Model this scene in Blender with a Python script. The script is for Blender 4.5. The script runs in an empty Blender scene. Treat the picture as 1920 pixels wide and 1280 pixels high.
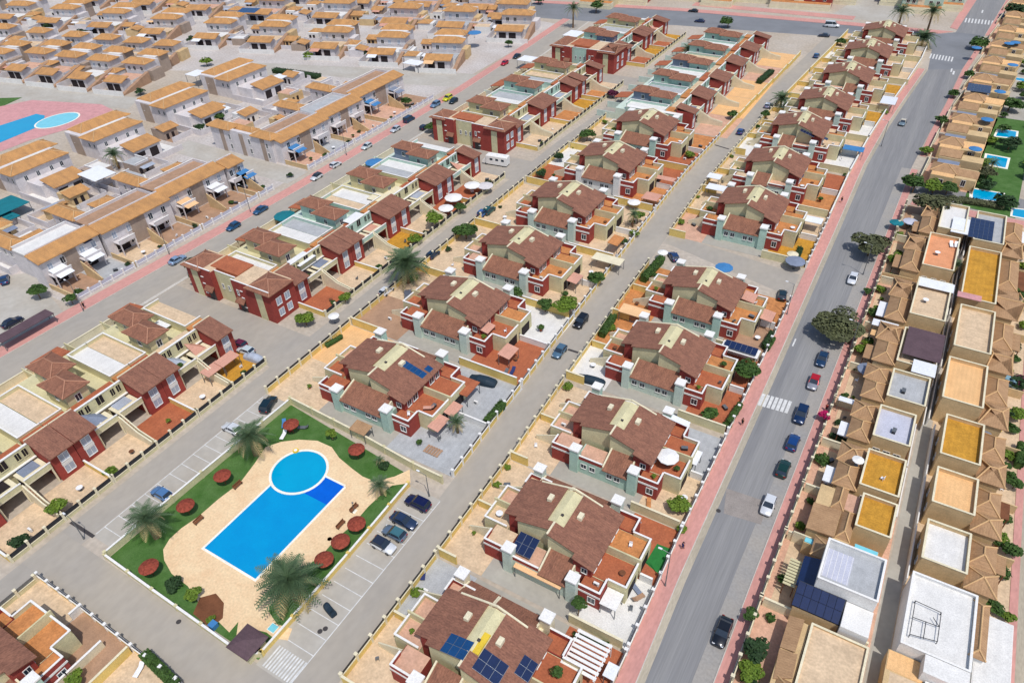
import bpy, math, random
from mathutils import Matrix, Vector
random.seed(7)
R = math.radians
S = bpy.context.scene
COL = S.collection
# ---------------------------------------------------------------- camera
YAW, PITCH, ROLL, FPX, CAMH = -0.561228954, 0.675150162, 0.0462936237, 1340.0, 90.0
fw = Vector((math.sin(YAW)*math.cos(PITCH), math.cos(YAW)*math.cos(PITCH), -math.sin(PITCH)))
rt0 = Vector((math.cos(YAW), -math.sin(YAW), 0)); dn0 = fw.cross(rt0)
rt = math.cos(ROLL)*rt0 + math.sin(ROLL)*dn0
dn = -math.sin(ROLL)*rt0 + math.cos(ROLL)*dn0
cam = bpy.data.objects.new('camera', bpy.data.cameras.new('camera')); COL.objects.link(cam)
cam.matrix_world = Matrix(((rt.x, -dn.x, -fw.x, 0), (rt.y, -dn.y, -fw.y, 0), (rt.z, -dn.z, -fw.z, CAMH), (0, 0, 0, 1)))
cam.data.sensor_width = 36.0; cam.data.lens = 36.0*FPX/1920.0
cam.data.clip_start = 1.0; cam.data.clip_end = 6000.0
S.camera = cam
# ---------------------------------------------------------------- sky, sun, exposure
SUN = Vector((0.40, -0.29, 1.0)).normalized()
W = bpy.data.worlds.new('World'); S.world = W; W.use_nodes = True
wn = W.node_tree.nodes; bg = wn['Background']
sky = wn.new('ShaderNodeTexSky'); sky.sky_type = 'NISHITA'; sky.sun_disc = False
sky.sun_elevation = math.asin(SUN.z); sky.sun_rotation = math.atan2(SUN.x, SUN.y)
sky.altitude = 50; sky.dust_density = 1.5
W.node_tree.links.new(sky.outputs[0], bg.inputs[0]); bg.inputs[1].default_value = 0.15
sl = bpy.data.lights.new('sun', 'SUN'); sl.energy = 3.35; sl.angle = R(0.55); sl.color = (1.0, 0.965, 0.91)
so = bpy.data.objects.new('sun', sl); COL.objects.link(so); so.rotation_euler = (-SUN).to_track_quat('-Z', 'Y').to_euler(); so.location = (0, 0, 200)
S.view_settings.view_transform = 'Standard'; S.view_settings.look = 'None'
S.view_settings.exposure = -0.2; S.view_settings.gamma = 1.0; S.view_settings.use_curve_mapping = False
# a point of the ground (or at height z above it) seen at photo pixel x, y
def P(x, y, z=0.0):
    d = rt*((x-960.0)/FPX) + dn*((y-640.0)/FPX) + fw
    t = (z-CAMH)/d.z
    return Vector((d.x*t, d.y*t, z))
# ---------------------------------------------------------------- materials
def lin(c):
    return tuple((v/12.92 if v <= .04045 else ((v+.055)/1.055)**2.4) for v in c)
MATS = {}
def mat(name, rgb, rough=.85, var=.12, scale=.6, stretch=None, metal=0.0, spec=.3, rgb2=None, fine=.06, fscale=6.0, bump=0.0, rows=None, coat=0.0):
    """procedural paint: large soft blotches plus fine grain; rows=(axis, pitch) adds courses of tiles or boards"""
    if name in MATS: return MATS[name]
    m = bpy.data.materials.new(name); m.use_nodes = True
    nt = m.node_tree; N = nt.nodes; L = nt.links; b = N['Principled BSDF']
    b.inputs['Roughness'].default_value = rough; b.inputs['Metallic'].default_value = metal
    b.inputs['Specular IOR Level'].default_value = spec
    if coat: b.inputs['Coat Weight'].default_value = coat; b.inputs['Coat Roughness'].default_value = .08
    c = lin([v/255. for v in rgb])
    tc = N.new('ShaderNodeTexCoord'); oi = N.new('ShaderNodeObjectInfo')
    ad = N.new('ShaderNodeVectorMath'); ad.operation = 'MULTIPLY_ADD'
    cb = N.new('ShaderNodeCombineXYZ')
    for i in range(3): L.new(oi.outputs['Random'], cb.inputs[i])
    L.new(cb.outputs[0], ad.inputs[0]); ad.inputs[1].default_value = (37, 61, 23); L.new(tc.outputs['Object'], ad.inputs[2])
    mp = N.new('ShaderNodeMapping'); L.new(ad.outputs[0], mp.inputs[0])
    if stretch: mp.inputs['Scale'].default_value = stretch
    n1 = N.new('ShaderNodeTexNoise'); n1.inputs['Scale'].default_value = scale; n1.inputs['Detail'].default_value = 5; n1.inputs['Roughness'].default_value = .62
    L.new(mp.outputs[0], n1.inputs['Vector'])
    n2 = N.new('ShaderNodeTexNoise'); n2.inputs['Scale'].default_value = fscale; n2.inputs['Detail'].default_value = 3
    L.new(mp.outputs[0], n2.inputs['Vector'])
    mx = N.new('ShaderNodeMix'); mx.data_type = 'RGBA'
    c2 = lin([v/255. for v in rgb2]) if rgb2 else tuple(v*(1-2.2*var) for v in c)
    c1 = c if rgb2 else tuple(min(1, v*(1+var)) for v in c)
    mx.inputs[6].default_value = (*c1, 1); mx.inputs[7].default_value = (*c2, 1)
    rp = N.new('ShaderNodeMapRange'); rp.inputs[1].default_value = .3; rp.inputs[2].default_value = .72
    L.new(n1.outputs['Fac'], rp.inputs[0]); L.new(rp.outputs[0], mx.inputs[0])
    hs = N.new('ShaderNodeHueSaturation'); L.new(mx.outputs[2], hs.inputs['Color'])
    r2 = N.new('ShaderNodeMapRange'); r2.inputs[1].default_value = .3; r2.inputs[2].default_value = .7
    r2.inputs[3].default_value = 1-fine*2; r2.inputs[4].default_value = 1+fine*2
    L.new(n2.outputs['Fac'], r2.inputs[0])
    val = r2.outputs[0]; height = n2.outputs['Fac']
    if rows:
        sx = N.new('ShaderNodeSeparateXYZ'); L.new(tc.outputs['Object'], sx.inputs[0])
        ml = N.new('ShaderNodeMath'); ml.operation = 'MULTIPLY'; ml.inputs[1].default_value = 2*math.pi/rows[1]; L.new(sx.outputs[rows[0]], ml.inputs[0])
        si = N.new('ShaderNodeMath'); si.operation = 'SINE'; L.new(ml.outputs[0], si.inputs[0])
        mr = N.new('ShaderNodeMapRange'); mr.inputs[1].default_value = -1; mr.inputs[2].default_value = 1; mr.inputs[3].default_value = 1-rows[2]; mr.inputs[4].default_value = 1+rows[2]*.4
        L.new(si.outputs[0], mr.inputs[0])
        mm = N.new('ShaderNodeMath'); mm.operation = 'MULTIPLY'; L.new(mr.outputs[0], mm.inputs[0]); L.new(val, mm.inputs[1]); val = mm.outputs[0]; height = mr.outputs[0]
    L.new(val, hs.inputs['Value']); L.new(hs.outputs[0], b.inputs['Base Color'])
    if bump:
        bp = N.new('ShaderNodeBump'); bp.inputs['Strength'].default_value = bump; bp.inputs['Distance'].default_value = .05
        L.new(height, bp.inputs['Height']); L.new(bp.outputs[0], b.inputs['Normal'])
    MATS[name] = m
    return m
M = {}
def defm(key, *a, **k): M[key] = mat(key, *a, **k)
defm('brown_tile_x', (150, 104, 84), .8, scale=.9, stretch=(.55, 1.3, 1), rgb2=(120, 82, 68), fine=.13, fscale=5, bump=.5, rows=(1, .36, .07))
defm('brown_tile_y', (152, 105, 83), .8, scale=.9, stretch=(1.3, .55, 1), rgb2=(122, 83, 67), fine=.13, fscale=5, bump=.5, rows=(0, .36, .07))
defm('ochre_tile_x', (202, 150, 94), .8, scale=.5, stretch=(.6, 1.3, 1), rgb2=(166, 124, 82), fine=.10, fscale=7, bump=.4, rows=(1, .4, .08))
defm('ochre_tile_y', (204, 152, 96), .8, scale=.5, stretch=(1.3, .6, 1), rgb2=(164, 122, 80), fine=.10, fscale=7, bump=.4, rows=(0, .4, .08))
defm('sand_tile_x', (180, 144, 108), .8, scale=.8, stretch=(.6, 1.2, 1), rgb2=(156, 122, 90), fine=.08, fscale=7, bump=.4, rows=(1, .36, .08))
defm('sand_tile_y', (180, 144, 108), .8, scale=.8, stretch=(1.2, .6, 1), rgb2=(156, 122, 90), fine=.08, fscale=7, bump=.4, rows=(0, .36, .08))
defm('brown_ridge', (176, 128, 104), .85, .1); defm('ochre_ridge', (206, 168, 122), .85, .1)
defm('cream', (208, 200, 160), .9, .07); defm('yellow_cream', (222, 194, 116), .9, .07); defm('pale_cream', (226, 216, 186), .9, .06)
defm('mint', (176, 202, 188), .9, .06); defm('pale_mint', (198, 212, 200), .9, .06)
defm('red_wall', (152, 66, 58), .85, .10); defm('white', (226, 224, 220), .85, .05); defm('white_cap', (232, 230, 226), .8, .03)
defm('lilac_white', (212, 206, 206), .9, .07); defm('greige', (166, 148, 134), .9, .08); defm('tan_wall', (206, 178, 134), .9, .08)
defm('terracotta', (180, 106, 72), .8, .14, rgb2=(158, 90, 62), fine=.08, fscale=4, rows=(0, .8, .03))
defm('orange_floor', (198, 134, 82), .8, .14, fine=.08, fscale=4, rows=(0, .8, .03)); defm('ochre_floor', (196, 144, 52), .8, .12, fine=.08, fscale=4, rows=(0, .9, .05))
defm('beige_floor', (214, 188, 156), .85, .10, fine=.06, fscale=3, rows=(1, .9, .03)); defm('pink_floor', (208, 166, 142), .85, .10, fine=.06, fscale=3)
defm('white_floor', (222, 220, 216), .8, .05, rows=(0, 1.2, .02)); defm('grey_floor', (176, 178, 180), .85, .08, rows=(0, 1.0, .03)); defm('lilac_floor', (190, 192, 206), .85, .05)
defm('peach_floor', (230, 184, 130), .85, .06, rows=(0, .7, .04)); defm('salmon_floor', (222, 154, 112), .85, .08); defm('brown_floor', (172, 138, 112), .85, .10)
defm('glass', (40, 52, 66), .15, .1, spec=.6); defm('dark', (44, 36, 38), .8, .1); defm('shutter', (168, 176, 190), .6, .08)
defm('grey_metal', (120, 124, 128), .5, .08, metal=.4); defm('dark_metal', (52, 54, 60), .5, .1, metal=.3); defm('steel_panel', (70, 66, 66), .6, .08)
defm('solar', (24, 40, 78), .18, .10, spec=.7, coat=.4); defm('solar_blue', (20, 70, 120), .18, .10, spec=.7, coat=.4); defm('solar_frame', (150, 158, 166), .4, .05, metal=.5)
defm('wood_brown', (120, 76, 50), .8, .15); defm('thatch', (150, 72, 56), .95, .22, scale=3, fine=.12, fscale=14)
defm('awning_pink', (206, 154, 134), .85, .06, rows=(0, .5, .04)); defm('awning_peach', (232, 188, 140), .85, .05); defm('awning_white', (228, 230, 234), .8, .04); defm('awning_blue', (66, 126, 180), .7, .06)
defm('awning_teal', (24, 116, 128), .8, .08); defm('canvas_grey', (128, 138, 158), .8, .08); defm('canvas_yellow', (222, 190, 60), .8, .08); defm('purple_roof', (96, 76, 82), .7, .10, rows=(1, .6, .06), bump=.2)
defm('leaf', (72, 100, 42), .75, .25, scale=1.2, rgb2=(42, 66, 28), fine=.15); defm('leaf_light', (112, 134, 44), .75, .25, scale=1.2, rgb2=(72, 98, 30), fine=.15)
defm('leaf_dark', (52, 78, 42), .75, .25, scale=1.2, rgb2=(30, 50, 26), fine=.15); defm('leaf_grey', (98, 102, 68), .8, .25, scale=1.2, rgb2=(58, 62, 44), fine=.15)
defm('leaf_magenta', (196, 24, 92), .7, .2, rgb2=(140, 20, 80)); defm('leaf_plum', (96, 34, 62), .7, .2)
defm('palm_leaf', (96, 118, 84), .6, .2, rgb2=(64, 88, 58)); defm('palm_dry', (186, 168, 120), .8, .2); defm('bark', (126, 100, 74), .95, .25, scale=3)
defm('grass', (84, 116, 62), .95, .18, scale=.5, rgb2=(58, 96, 36), fine=.10, fscale=9, bump=.4); defm('turf', (46, 124, 60), .95, .1, fscale=9)
defm('deck', (232, 206, 166), .9, .08, scale=.5, rgb2=(222, 188, 148), fine=.05, fscale=3); defm('coping', (240, 236, 222), .8, .04)
defm('pool_water', (0, 150, 206), .06, .05, scale=.25, rgb2=(0, 140, 200), fine=.02, spec=.5, bump=.04); defm('pool_water_round', (0, 160, 204), .06, .05, scale=.25, rgb2=(0, 152, 198), fine=.02, spec=.5, bump=.04)
defm('pool_water_deep', (0, 96, 206), .06, .05, fine=.02, spec=.5); defm('pool_pale', (126, 208, 224), .06, .05, fine=.02, spec=.5); defm('pool_tile', (150, 205, 225), .5, .05)
defm('paving_grey', (176, 172, 162), .95, .10, scale=.08, rgb2=(158, 152, 142), fine=.03, fscale=1.2); defm('concrete', (184, 180, 172), .95, .10, scale=.1, rgb2=(168, 160, 148), fine=.03, fscale=1.0)
defm('street_asphalt', (160, 154, 146), .95, .10, scale=.10, stretch=(1, .55, 1), rgb2=(172, 163, 150), fine=.025, fscale=.9)
defm('main_asphalt', (144, 143, 142), .92, .10, scale=.16, stretch=(2.4, .06, 1), rgb2=(124, 124, 126), fine=.05, fscale=2.5)
defm('parking_asphalt', (150, 148, 146), .92, .10, scale=.2, rgb2=(162, 156, 148), fine=.05, fscale=2.5)
defm('gutter_concrete', (176, 166, 148), .95, .10, scale=.3, stretch=(1, .2, 1)); defm('patched_asphalt', (150, 142, 136), .95, .08)
defm('pink_paving', (206, 150, 140), .95, .10, scale=.18, stretch=(1, .35, 1), rgb2=(190, 140, 132), fine=.05, fscale=3); defm('pink_deck', (204, 150, 150), .9, .08)
defm('cross_asphalt', (128, 130, 134), .92, .08, scale=.1, fine=.04); defm('road_paint', (224, 224, 222), .8, .12, scale=1.5, rgb2=(190, 190, 188)); defm('kerb_stone', (196, 190, 180), .9, .08)
defm('quarter_floor', (196, 190, 186), .95, .10, scale=.08, rgb2=(178, 168, 160), fine=.08, fscale=1.4)
defm('sandy_ground', (186, 176, 164), .95, .12, scale=.05, rgb2=(172, 158, 140), fine=.06, fscale=1.2); defm('rubber', (22, 22, 24), .8, .1); defm('stone', (186, 170, 140), .95, .2, scale=2)
defm('chair_white', (236, 236, 238), .5, .03); defm('pot', (150, 82, 56), .8, .1); defm('skin', (200, 140, 110), .7, .05); defm('cloth_red', (170, 40, 50), .9, .1); defm('cloth_blue', (50, 60, 110), .9, .1); defm('light_glass', (230, 232, 236), .2, .02, spec=.6); defm('tail_red', (150, 10, 16), .3, .05)
M['sun_yellow'] = M['canvas_yellow']
# ---------------------------------------------------------------- mesh helpers
class MB:
    def __init__(s): s.v = []; s.f = []; s.mi = []
    def add(s, vs, fs, m=0):
        o = len(s.v); s.v += [tuple(p) for p in vs]
        s.f += [tuple(i+o for i in f) for f in fs]; s.mi += [m]*len(fs); return s
    def box(s, x0, x1, y0, y1, z0, z1, m=0):
        if x0 > x1: x0, x1 = x1, x0
        if y0 > y1: y0, y1 = y1, y0
        return s.add([(x0, y0, z0), (x1, y0, z0), (x1, y1, z0), (x0, y1, z0), (x0, y0, z1), (x1, y0, z1), (x1, y1, z1), (x0, y1, z1)],
                     [(0, 3, 2, 1), (4, 5, 6, 7), (0, 1, 5, 4), (1, 2, 6, 5), (2, 3, 7, 6), (3, 0, 4, 7)], m)
    def prism(s, poly, z0, z1, m=0):
        n = len(poly); a = sum(poly[i][0]*poly[(i+1) % n][1]-poly[(i+1) % n][0]*poly[i][1] for i in range(n))
        if a < 0: poly = poly[::-1]
        vs = [(p[0], p[1], z0) for p in poly]+[(p[0], p[1], z1) for p in poly]
        fs = [tuple(range(n-1, -1, -1)), tuple(range(n, 2*n))]+[(i, (i+1) % n, n+(i+1) % n, n+i) for i in range(n)]
        return s.add(vs, fs, m)
    def slab(s, top, th, m=0):
        """a sheet through the points 'top' (any order, upward normal made), th thick downwards"""
        n = len(top); a = sum(top[i][0]*top[(i+1) % n][1]-top[(i+1) % n][0]*top[i][1] for i in range(n))
        if a < 0: top = top[::-1]
        vs = [tuple(p) for p in top]+[(p[0], p[1], p[2]-th) for p in top]
        fs = [tuple(range(n)), tuple(range(2*n-1, n-1, -1))]+[((i+1) % n, i, n+i, n+(i+1) % n) for i in range(n)]
        return s.add(vs, fs, m)
    def xprof(s, prof, y0, y1, m=0):
        """profile in the xz plane swept along y"""
        n = len(prof); a = sum(prof[i][0]*prof[(i+1) % n][1]-prof[(i+1) % n][0]*prof[i][1] for i in range(n))
        if a < 0: prof = prof[::-1]
        vs = [(p[0], y0, p[1]) for p in prof]+[(p[0], y1, p[1]) for p in prof]
        fs = [tuple(range(n)), tuple(range(2*n-1, n-1, -1))]+[((i+1) % n, i, n+i, n+(i+1) % n) for i in range(n)]
        return s.add(vs, fs, m)
    def cyl(s, x, y, z0, z1, r0, r1=None, n=8, m=0):
        r1 = r0 if r1 is None else r1
        vs = [(x+r0*math.cos(2*math.pi*i/n), y+r0*math.sin(2*math.pi*i/n), z0) for i in range(n)]+[(x+r1*math.cos(2*math.pi*i/n), y+r1*math.sin(2*math.pi*i/n), z1) for i in range(n)]
        return s.add(vs, [tuple(range(n-1, -1, -1)), tuple(range(n, 2*n))]+[(i, (i+1) % n, n+(i+1) % n, n+i) for i in range(n)], m)
    def tube(s, a, b, r, n=5, m=0):
        a = Vector(a); b = Vector(b); d = (b-a).normalized(); u = d.orthogonal().normalized(); w = d.cross(u)
        vs = [a+(u*math.cos(2*math.pi*i/n)+w*math.sin(2*math.pi*i/n))*r for i in range(n)]
        vs += [p+(b-a) for p in vs]
        return s.add(vs, [tuple(range(n-1, -1, -1)), tuple(range(n, 2*n))]+[(i, (i+1) % n, n+(i+1) % n, n+i) for i in range(n)], m)
    def hip(s, x0, x1, y0, y1, z0, z1, along='x', m=0, th=.12):
        w = (y1-y0)/2 if along == 'x' else (x1-x0)/2
        cx, cy = (x0+x1)/2, (y0+y1)/2
        a, b = ((x0+w*.95, cy, z1), (x1-w*.95, cy, z1)) if along == 'x' else ((cx, y0+w*.95, z1), (cx, y1-w*.95, z1))
        vs = [(x0, y0, z0), (x1, y0, z0), (x1, y1, z0), (x0, y1, z0), a, b]+[(x0, y0, z0-th), (x1, y0, z0-th), (x1, y1, z0-th), (x0, y1, z0-th)]
        if along == 'x': fs = [(0, 1, 5, 4), (1, 2, 5), (2, 3, 4, 5), (3, 0, 4)]
        else: fs = [(0, 1, 4), (1, 2, 5, 4), (2, 3, 5), (3, 0, 4, 5)]
        s.ridges = getattr(s, 'ridges', [])+[(a, b)]+[(vs[i], a if (vs[i][0]-a[0])**2+(vs[i][1]-a[1])**2 < (vs[i][0]-b[0])**2+(vs[i][1]-b[1])**2 else b) for i in range(4)]
        return s.add(vs, fs+[(0, 6, 7, 1)[::1], (1, 7, 8, 2), (2, 8, 9, 3), (3, 9, 6, 0), (6, 9, 8, 7)], m)
    def mesh(s, name, mats):
        me = bpy.data.meshes.new(name); me.from_pydata(s.v, [], s.f)
        for q in (mats if isinstance(mats, (list, tuple)) else [mats]): me.materials.append(M[q] if isinstance(q, str) else q)
        if any(s.mi): me.polygons.foreach_set('material_index', s.mi)
        me.update(); return me
def link(name, me, parent=None, loc=(0, 0, 0), rz=0.0):
    o = bpy.data.objects.new(name, me); COL.objects.link(o); o.parent = parent; o.location = loc
    if rz: o.rotation_euler = (0, 0, rz)
    return o
LABELS = {}
def tag(o, label, cat, group=None, kind=None):
    if label: o['label'] = label; LABELS.setdefault(label, []).append(o.name)
    if cat: o['category'] = cat
    if group: o['group'] = group
    if kind: o['kind'] = kind
    return o
def thing(name, label, cat, loc=(0, 0, 0), rz=0.0, group=None):
    o = bpy.data.objects.new(name, None); COL.objects.link(o); o.location = loc; o.rotation_euler = (0, 0, rz); o.empty_display_size = .5
    return tag(o, label, cat, group)
RIDGE = {'brown': 'brown_ridge', 'ochre': 'ochre_ridge', 'sand_': 'ochre_ridge'}
def part(parent, name, mb, m):
    o = link(name, mb.mesh(name, m), parent)
    if hasattr(mb, 'ridges') and isinstance(m, str) and m[:5] in RIDGE:
        b = MB()
        for a, c in mb.ridges:
            a = Vector(a)+Vector((0, 0, .03)); c = Vector(c)+Vector((0, 0, .03))
            if (a-c).length > .3: b.tube(a, c, .13, 5)
        r = link('ridge_tiles', b.mesh('ridge_tiles', RIDGE[m[:5]]), o if parent is None or parent.parent is None else parent); r['kind'] = 'stuff'
    return o
def struct(name, mb, m, loc=(0, 0, 0)):
    o = link(name, mb.mesh(name, m), None, loc); o['kind'] = 'structure'; return o
ORD = ['first', 'second', 'third', 'fourth', 'fifth', 'sixth', 'seventh', 'eighth', 'ninth', 'tenth', 'eleventh', 'twelfth', 'thirteenth', 'fourteenth', 'fifteenth', 'sixteenth', 'seventeenth', 'eighteenth', 'nineteenth', 'twentieth']
# shared window meshes: frame ring, sill and dark pane
WIN = {}
def winmesh(w, h, fr='white_cap', pane='glass'):
    k = (w, h, fr, pane)
    if k not in WIN:
        b = MB(); t = .09
        b.box(-w/2, w/2, -.02, .05, 0, h, 1)
        b.box(-w/2-t, -w/2, -.07, .05, -t, h+t); b.box(w/2, w/2+t, -.07, .05, -t, h+t)
        b.box(-w/2, w/2, -.07, .05, h, h+t); b.box(-w/2, w/2, -.12, .05, -t, 0); b.box(-.03, .03, -.05, .05, 0, h)
        WIN[k] = b.mesh('window', [fr, pane])
    return WIN[k]
FACE = {'-y': 0.0, '+x': math.pi/2, '+y': math.pi, '-x': -math.pi/2}
def window(parent, x, y, z, face='-y', w=1.0, h=1.2, fr='white_cap', pane='glass', name='window'):
    return link(name, winmesh(w, h, fr, pane), parent, (x, y, z), FACE[face])
# ================================================================ the ground, roads, pavements
def sheet(name, pts, z, m, th=.0, kind='structure'):
    b = MB(); q = [(p[0], p[1], z) for p in pts]
    if th: b.slab(q, th)
    else:
        n = len(q); a = sum(q[i][0]*q[(i+1) % n][1]-q[(i+1) % n][0]*q[i][1] for i in range(n))
        b.add(q if a > 0 else q[::-1], [tuple(range(n))])
    o = link(name, b.mesh(name, m)); o['kind'] = kind; return o
def rect(x0, x1, y0, y1): return [(x0, y0), (x1, y0), (x1, y1), (x0, y1)]
def strip(left, right): return list(left)+list(right)[::-1]
def band(name, line0, line1, z, m, th=0.0):
    """quads between two polylines with the same number of points"""
    b = MB()
    for i in range(len(line0)-1):
        b.slab([(*line0[i], z), (*line1[i], z), (*line1[i+1], z), (*line0[i+1], z)], th if th else .004)
    o = link(name, b.mesh(name, m)); o['kind'] = 'structure'; return o
g = MB(); g.add([(-2500, -600, 0), (2500, -600, 0), (2500, 3500, 0), (-2500, 3500, 0)], [(0, 1, 2, 3)]); struct('ground', g, 'sandy_ground')
# --- main road: pavement edge on the left and on the right, then parallel strips
ML = [(-11.2, -20), (-11.4, 44), (-11.9, 60), (-12.1, 110), (-12.5, 171), (-12.9, 209), (-11.8, 240), (-10.1, 266), (-7.6, 300)]
ML2 = [(-2.2, 352), (1.5, 409), (5, 480), (9, 620)]
MR = [(-3.1, -20), (-3.0, 49), (-2.9, 65), (-2.3, 110), (-1.6, 171), (-1.1, 212), (.4, 240), (2.1, 266), (3.9, 305)]
MR2 = [(8.2, 352), (12.6, 409), (16, 480), (20, 620)]
off = lambda L, d: [(p[0]+d, p[1]) for p in L]
band('main_road', off(ML, 1.0), MR, .012, 'main_asphalt'); band('main_road', off(ML2, 0), MR2, .012, 'main_asphalt')
sheet('road_junction', [(-6.6, 300), (3.9, 305), (8.2, 352), (-2.2, 352), (-8, 347.5), (-8, 325)], .014, 'cross_asphalt')
band('gutter', ML, off(ML, 1.05), .016, 'gutter_concrete')
band('pavement', off(ML, -2.25), ML, .13, 'pink_paving', .13); band('kerb', ML, off(ML, .14), .125, 'kerb_stone', .125)
RS = lambda L, a, b_: band('pavement', off(L, a), off(L, b_), .13, 'pink_paving', .13)
RS(MR[:6], .14, 1.75); RS([(-.2, 222), (.4, 240), (2.1, 266), (3.9, 305), (7.5, 345)], .14, 1.75); RS(MR2, .14, 1.9)
band('kerb', MR[:6], off(MR[:6], .14), .125, 'kerb_stone', .125); band('kerb', MR2, off(MR2, .14), .125, 'kerb_stone', .125)
band('parking_lane', off(MR[:6], -2.3), MR[:6], .018, 'parking_asphalt')
sheet('asphalt_patch', [P(1362, 915), P(1357, 962), P(1427, 983), P(1440, 941)], .022, 'patched_asphalt')
# side road on the right, beyond the villas
sheet('side_road', [(-1.3, 210), (30, 205), (30, 194.3), (14, 194.4), (-.9, 198)], .010, 'main_asphalt')
sheet('pavement', [(1.9, 193.9), (40, 193.0), (40, 189.5), (1.5, 190.5)], .12, 'pink_paving', .12)
# zebra crossings: every painted bar is a piece of its own
def zebra(a, b, n, ln, wd):
    z = struct('crosswalk', MB().add([(a.x, a.y, .013), (b.x, a.y, .013), (b.x, a.y+.01, .013), (a.x, a.y+.01, .013)], [(0, 1, 2, 3)]), 'main_asphalt')
    q = MB(); q.slab([(-wd/2, -ln/2, .026), (wd/2, -ln/2, .026), (wd/2, ln/2, .026), (-wd/2, ln/2, .026)], .006); me = q.mesh('stripe', 'road_paint')
    for i in range(n):
        t = (i+.5)/n; link('stripe', me, z, (a.x+(b.x-a.x)*t, a.y+(b.y-a.y)*t, 0))
zebra(P(1424, 748), P(1482, 764), 7, 3.4, .55); zebra(P(1808, 38), P(1876, 45), 11, 7, .55); zebra(P(1742, 105), P(1788, 112), 8, 6, .5)
def dash(p, ln=1.8, wd=.28, ang=0):
    b = MB(); b.slab([(-wd/2, -ln/2, .024), (wd/2, -ln/2, .024), (wd/2, ln/2, .024), (-wd/2, ln/2, .024)], .006)
    o = link('road_marking', b.mesh('road_marking', 'road_paint'), None, (p.x, p.y, 0), ang); o['kind'] = 'structure'; return o
dash(P(1489, 642), 2.6); dash(P(1788, 137), 4, .6); dash(P(1784, 132), 4, .5); dash(P(1842, 22), 5, .6)
# --- the avenue on the left
AL = [(-149.8, 20), (-149.3, 51.5), (-148.4, 80), (-147.2, 125), (-148.0, 170), (-148.7, 211), (-151.6, 260), (-155.1, 309)]
AR = [(-139.6, 20), (-139.6, 51.5), (-139.6, 80), (-139.4, 125), (-139.6, 170), (-140.2, 211), (-142.6, 260), (-146.0, 309)]
band('avenue', AL, AR, .012, 'street_asphalt'); band('pavement', off(AL, -3.6), AL, .13, 'pink_paving', .13); band('kerb', AL, off(AL, .15), .12, 'kerb_stone', .12)
band('pavement', AR, off(AR, .9), .12, 'kerb_stone', .12)
# --- second street, middle street, the streets round the pool
S2L = [(-97.8, -30), (-97.9, 40), (-97.6, 85), (-97.5, 136), (-97.3, 186), (-95.8, 213), (-96.2, 305)]
S2R = [(-92.9, -30), (-92.9, 40), (-92.9, 88), (-92.8, 136), (-92.7, 186), (-91.4, 213), (-91.2, 310)]
band('second_street', S2L, S2R, .012, 'street_asphalt')
MSL = [(-49.8, -30), (-49.4, 45), (-50.5, 70), (-51.8, 100), (-53.1, 131), (-54.7, 180), (-53.5, 224), (-49.9, 283), (-47.2, 328)]
MSR = [(-44.0, -30), (-44.2, 53), (-44.4, 70), (-45.5, 92), (-46.6, 131), (-48.2, 180), (-47.0, 224), (-43.6, 283), (-40.8, 328)]
band('middle_street', MSL, MSR, .012, 'street_asphalt')
sheet('lower_street', rect(-97.9, -44, 15.2, 21.6), .014, 'street_asphalt')
sheet('parking_strip', rect(-55.2, -49.4, 21.4, 55.2), .016, 'concrete'); sheet('parking_strip', rect(-92.8, -87.5, 23.5, 60), .016, 'concrete')
for i in range(13):
    y = 26.0+i*2.46
    if y < 54:
        o = struct('bay_line', MB().slab([(-54.6, y-.06, .026), (-49.4, y-.06, .026), (-49.4, y+.06, .026), (-54.6, y+.06, .026)], .006), 'road_paint')
struct('bay_line', MB().slab([(-49.45, 21.6, .027), (-49.32, 21.6, .027), (-49.32, 55, .027), (-49.45, 55, .027)], .006), 'road_paint')
for i in range(14):
    y = 25.5+i*2.46
    if y < 58: struct('bay_line', MB().slab([(-92.6, y-.06, .026), (-88, y-.06, .026), (-88, y+.06, .026), (-92.6, y+.06, .026)], .006), 'road_paint')
struct('bay_line', MB().slab([(-92.7, 24, .027), (-92.57, 24, .027), (-92.57, 59, .027), (-92.7, 59, .027)], .006), 'road_paint')
b = MB()
for i in range(11): b.slab([(-54.4+i*.47, 21.7, .027), (-54.15+i*.47, 21.7, .027), (-54.15+i*.47, 24.9, .027), (-54.4+i*.47, 24.9, .027)], .006)
struct('hatched_bay', b, 'road_paint')
# drainage grates across the streets
for (p, q) in (((133, 978), (176, 1006)), ((1065, 655), (1084, 661)), ((1340, 272), (1367, 280))):
    a, c = P(*p), P(*q); t = Vector((c.x-a.x, c.y-a.y)).normalized(); n = Vector((-t.y, t.x))*.28
    struct('drain_grate', MB().slab([(a.x-n.x, a.y-n.y, .03), (c.x-n.x, c.y-n.y, .03), (c.x+n.x, c.y+n.y, .03), (a.x+n.x, a.y+n.y, .03)], .01), 'steel_panel')
for p in ((1347, 957), (600, 1183), (618, 1010), (335, 1165), (610, 1178), (1188, 1030)):
    q = P(*p); b = MB(); b.cyl(0, 0, .02, .032, .36, n=14); o = struct('manhole_cover', b, 'steel_panel', (q.x, q.y, 0))
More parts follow.
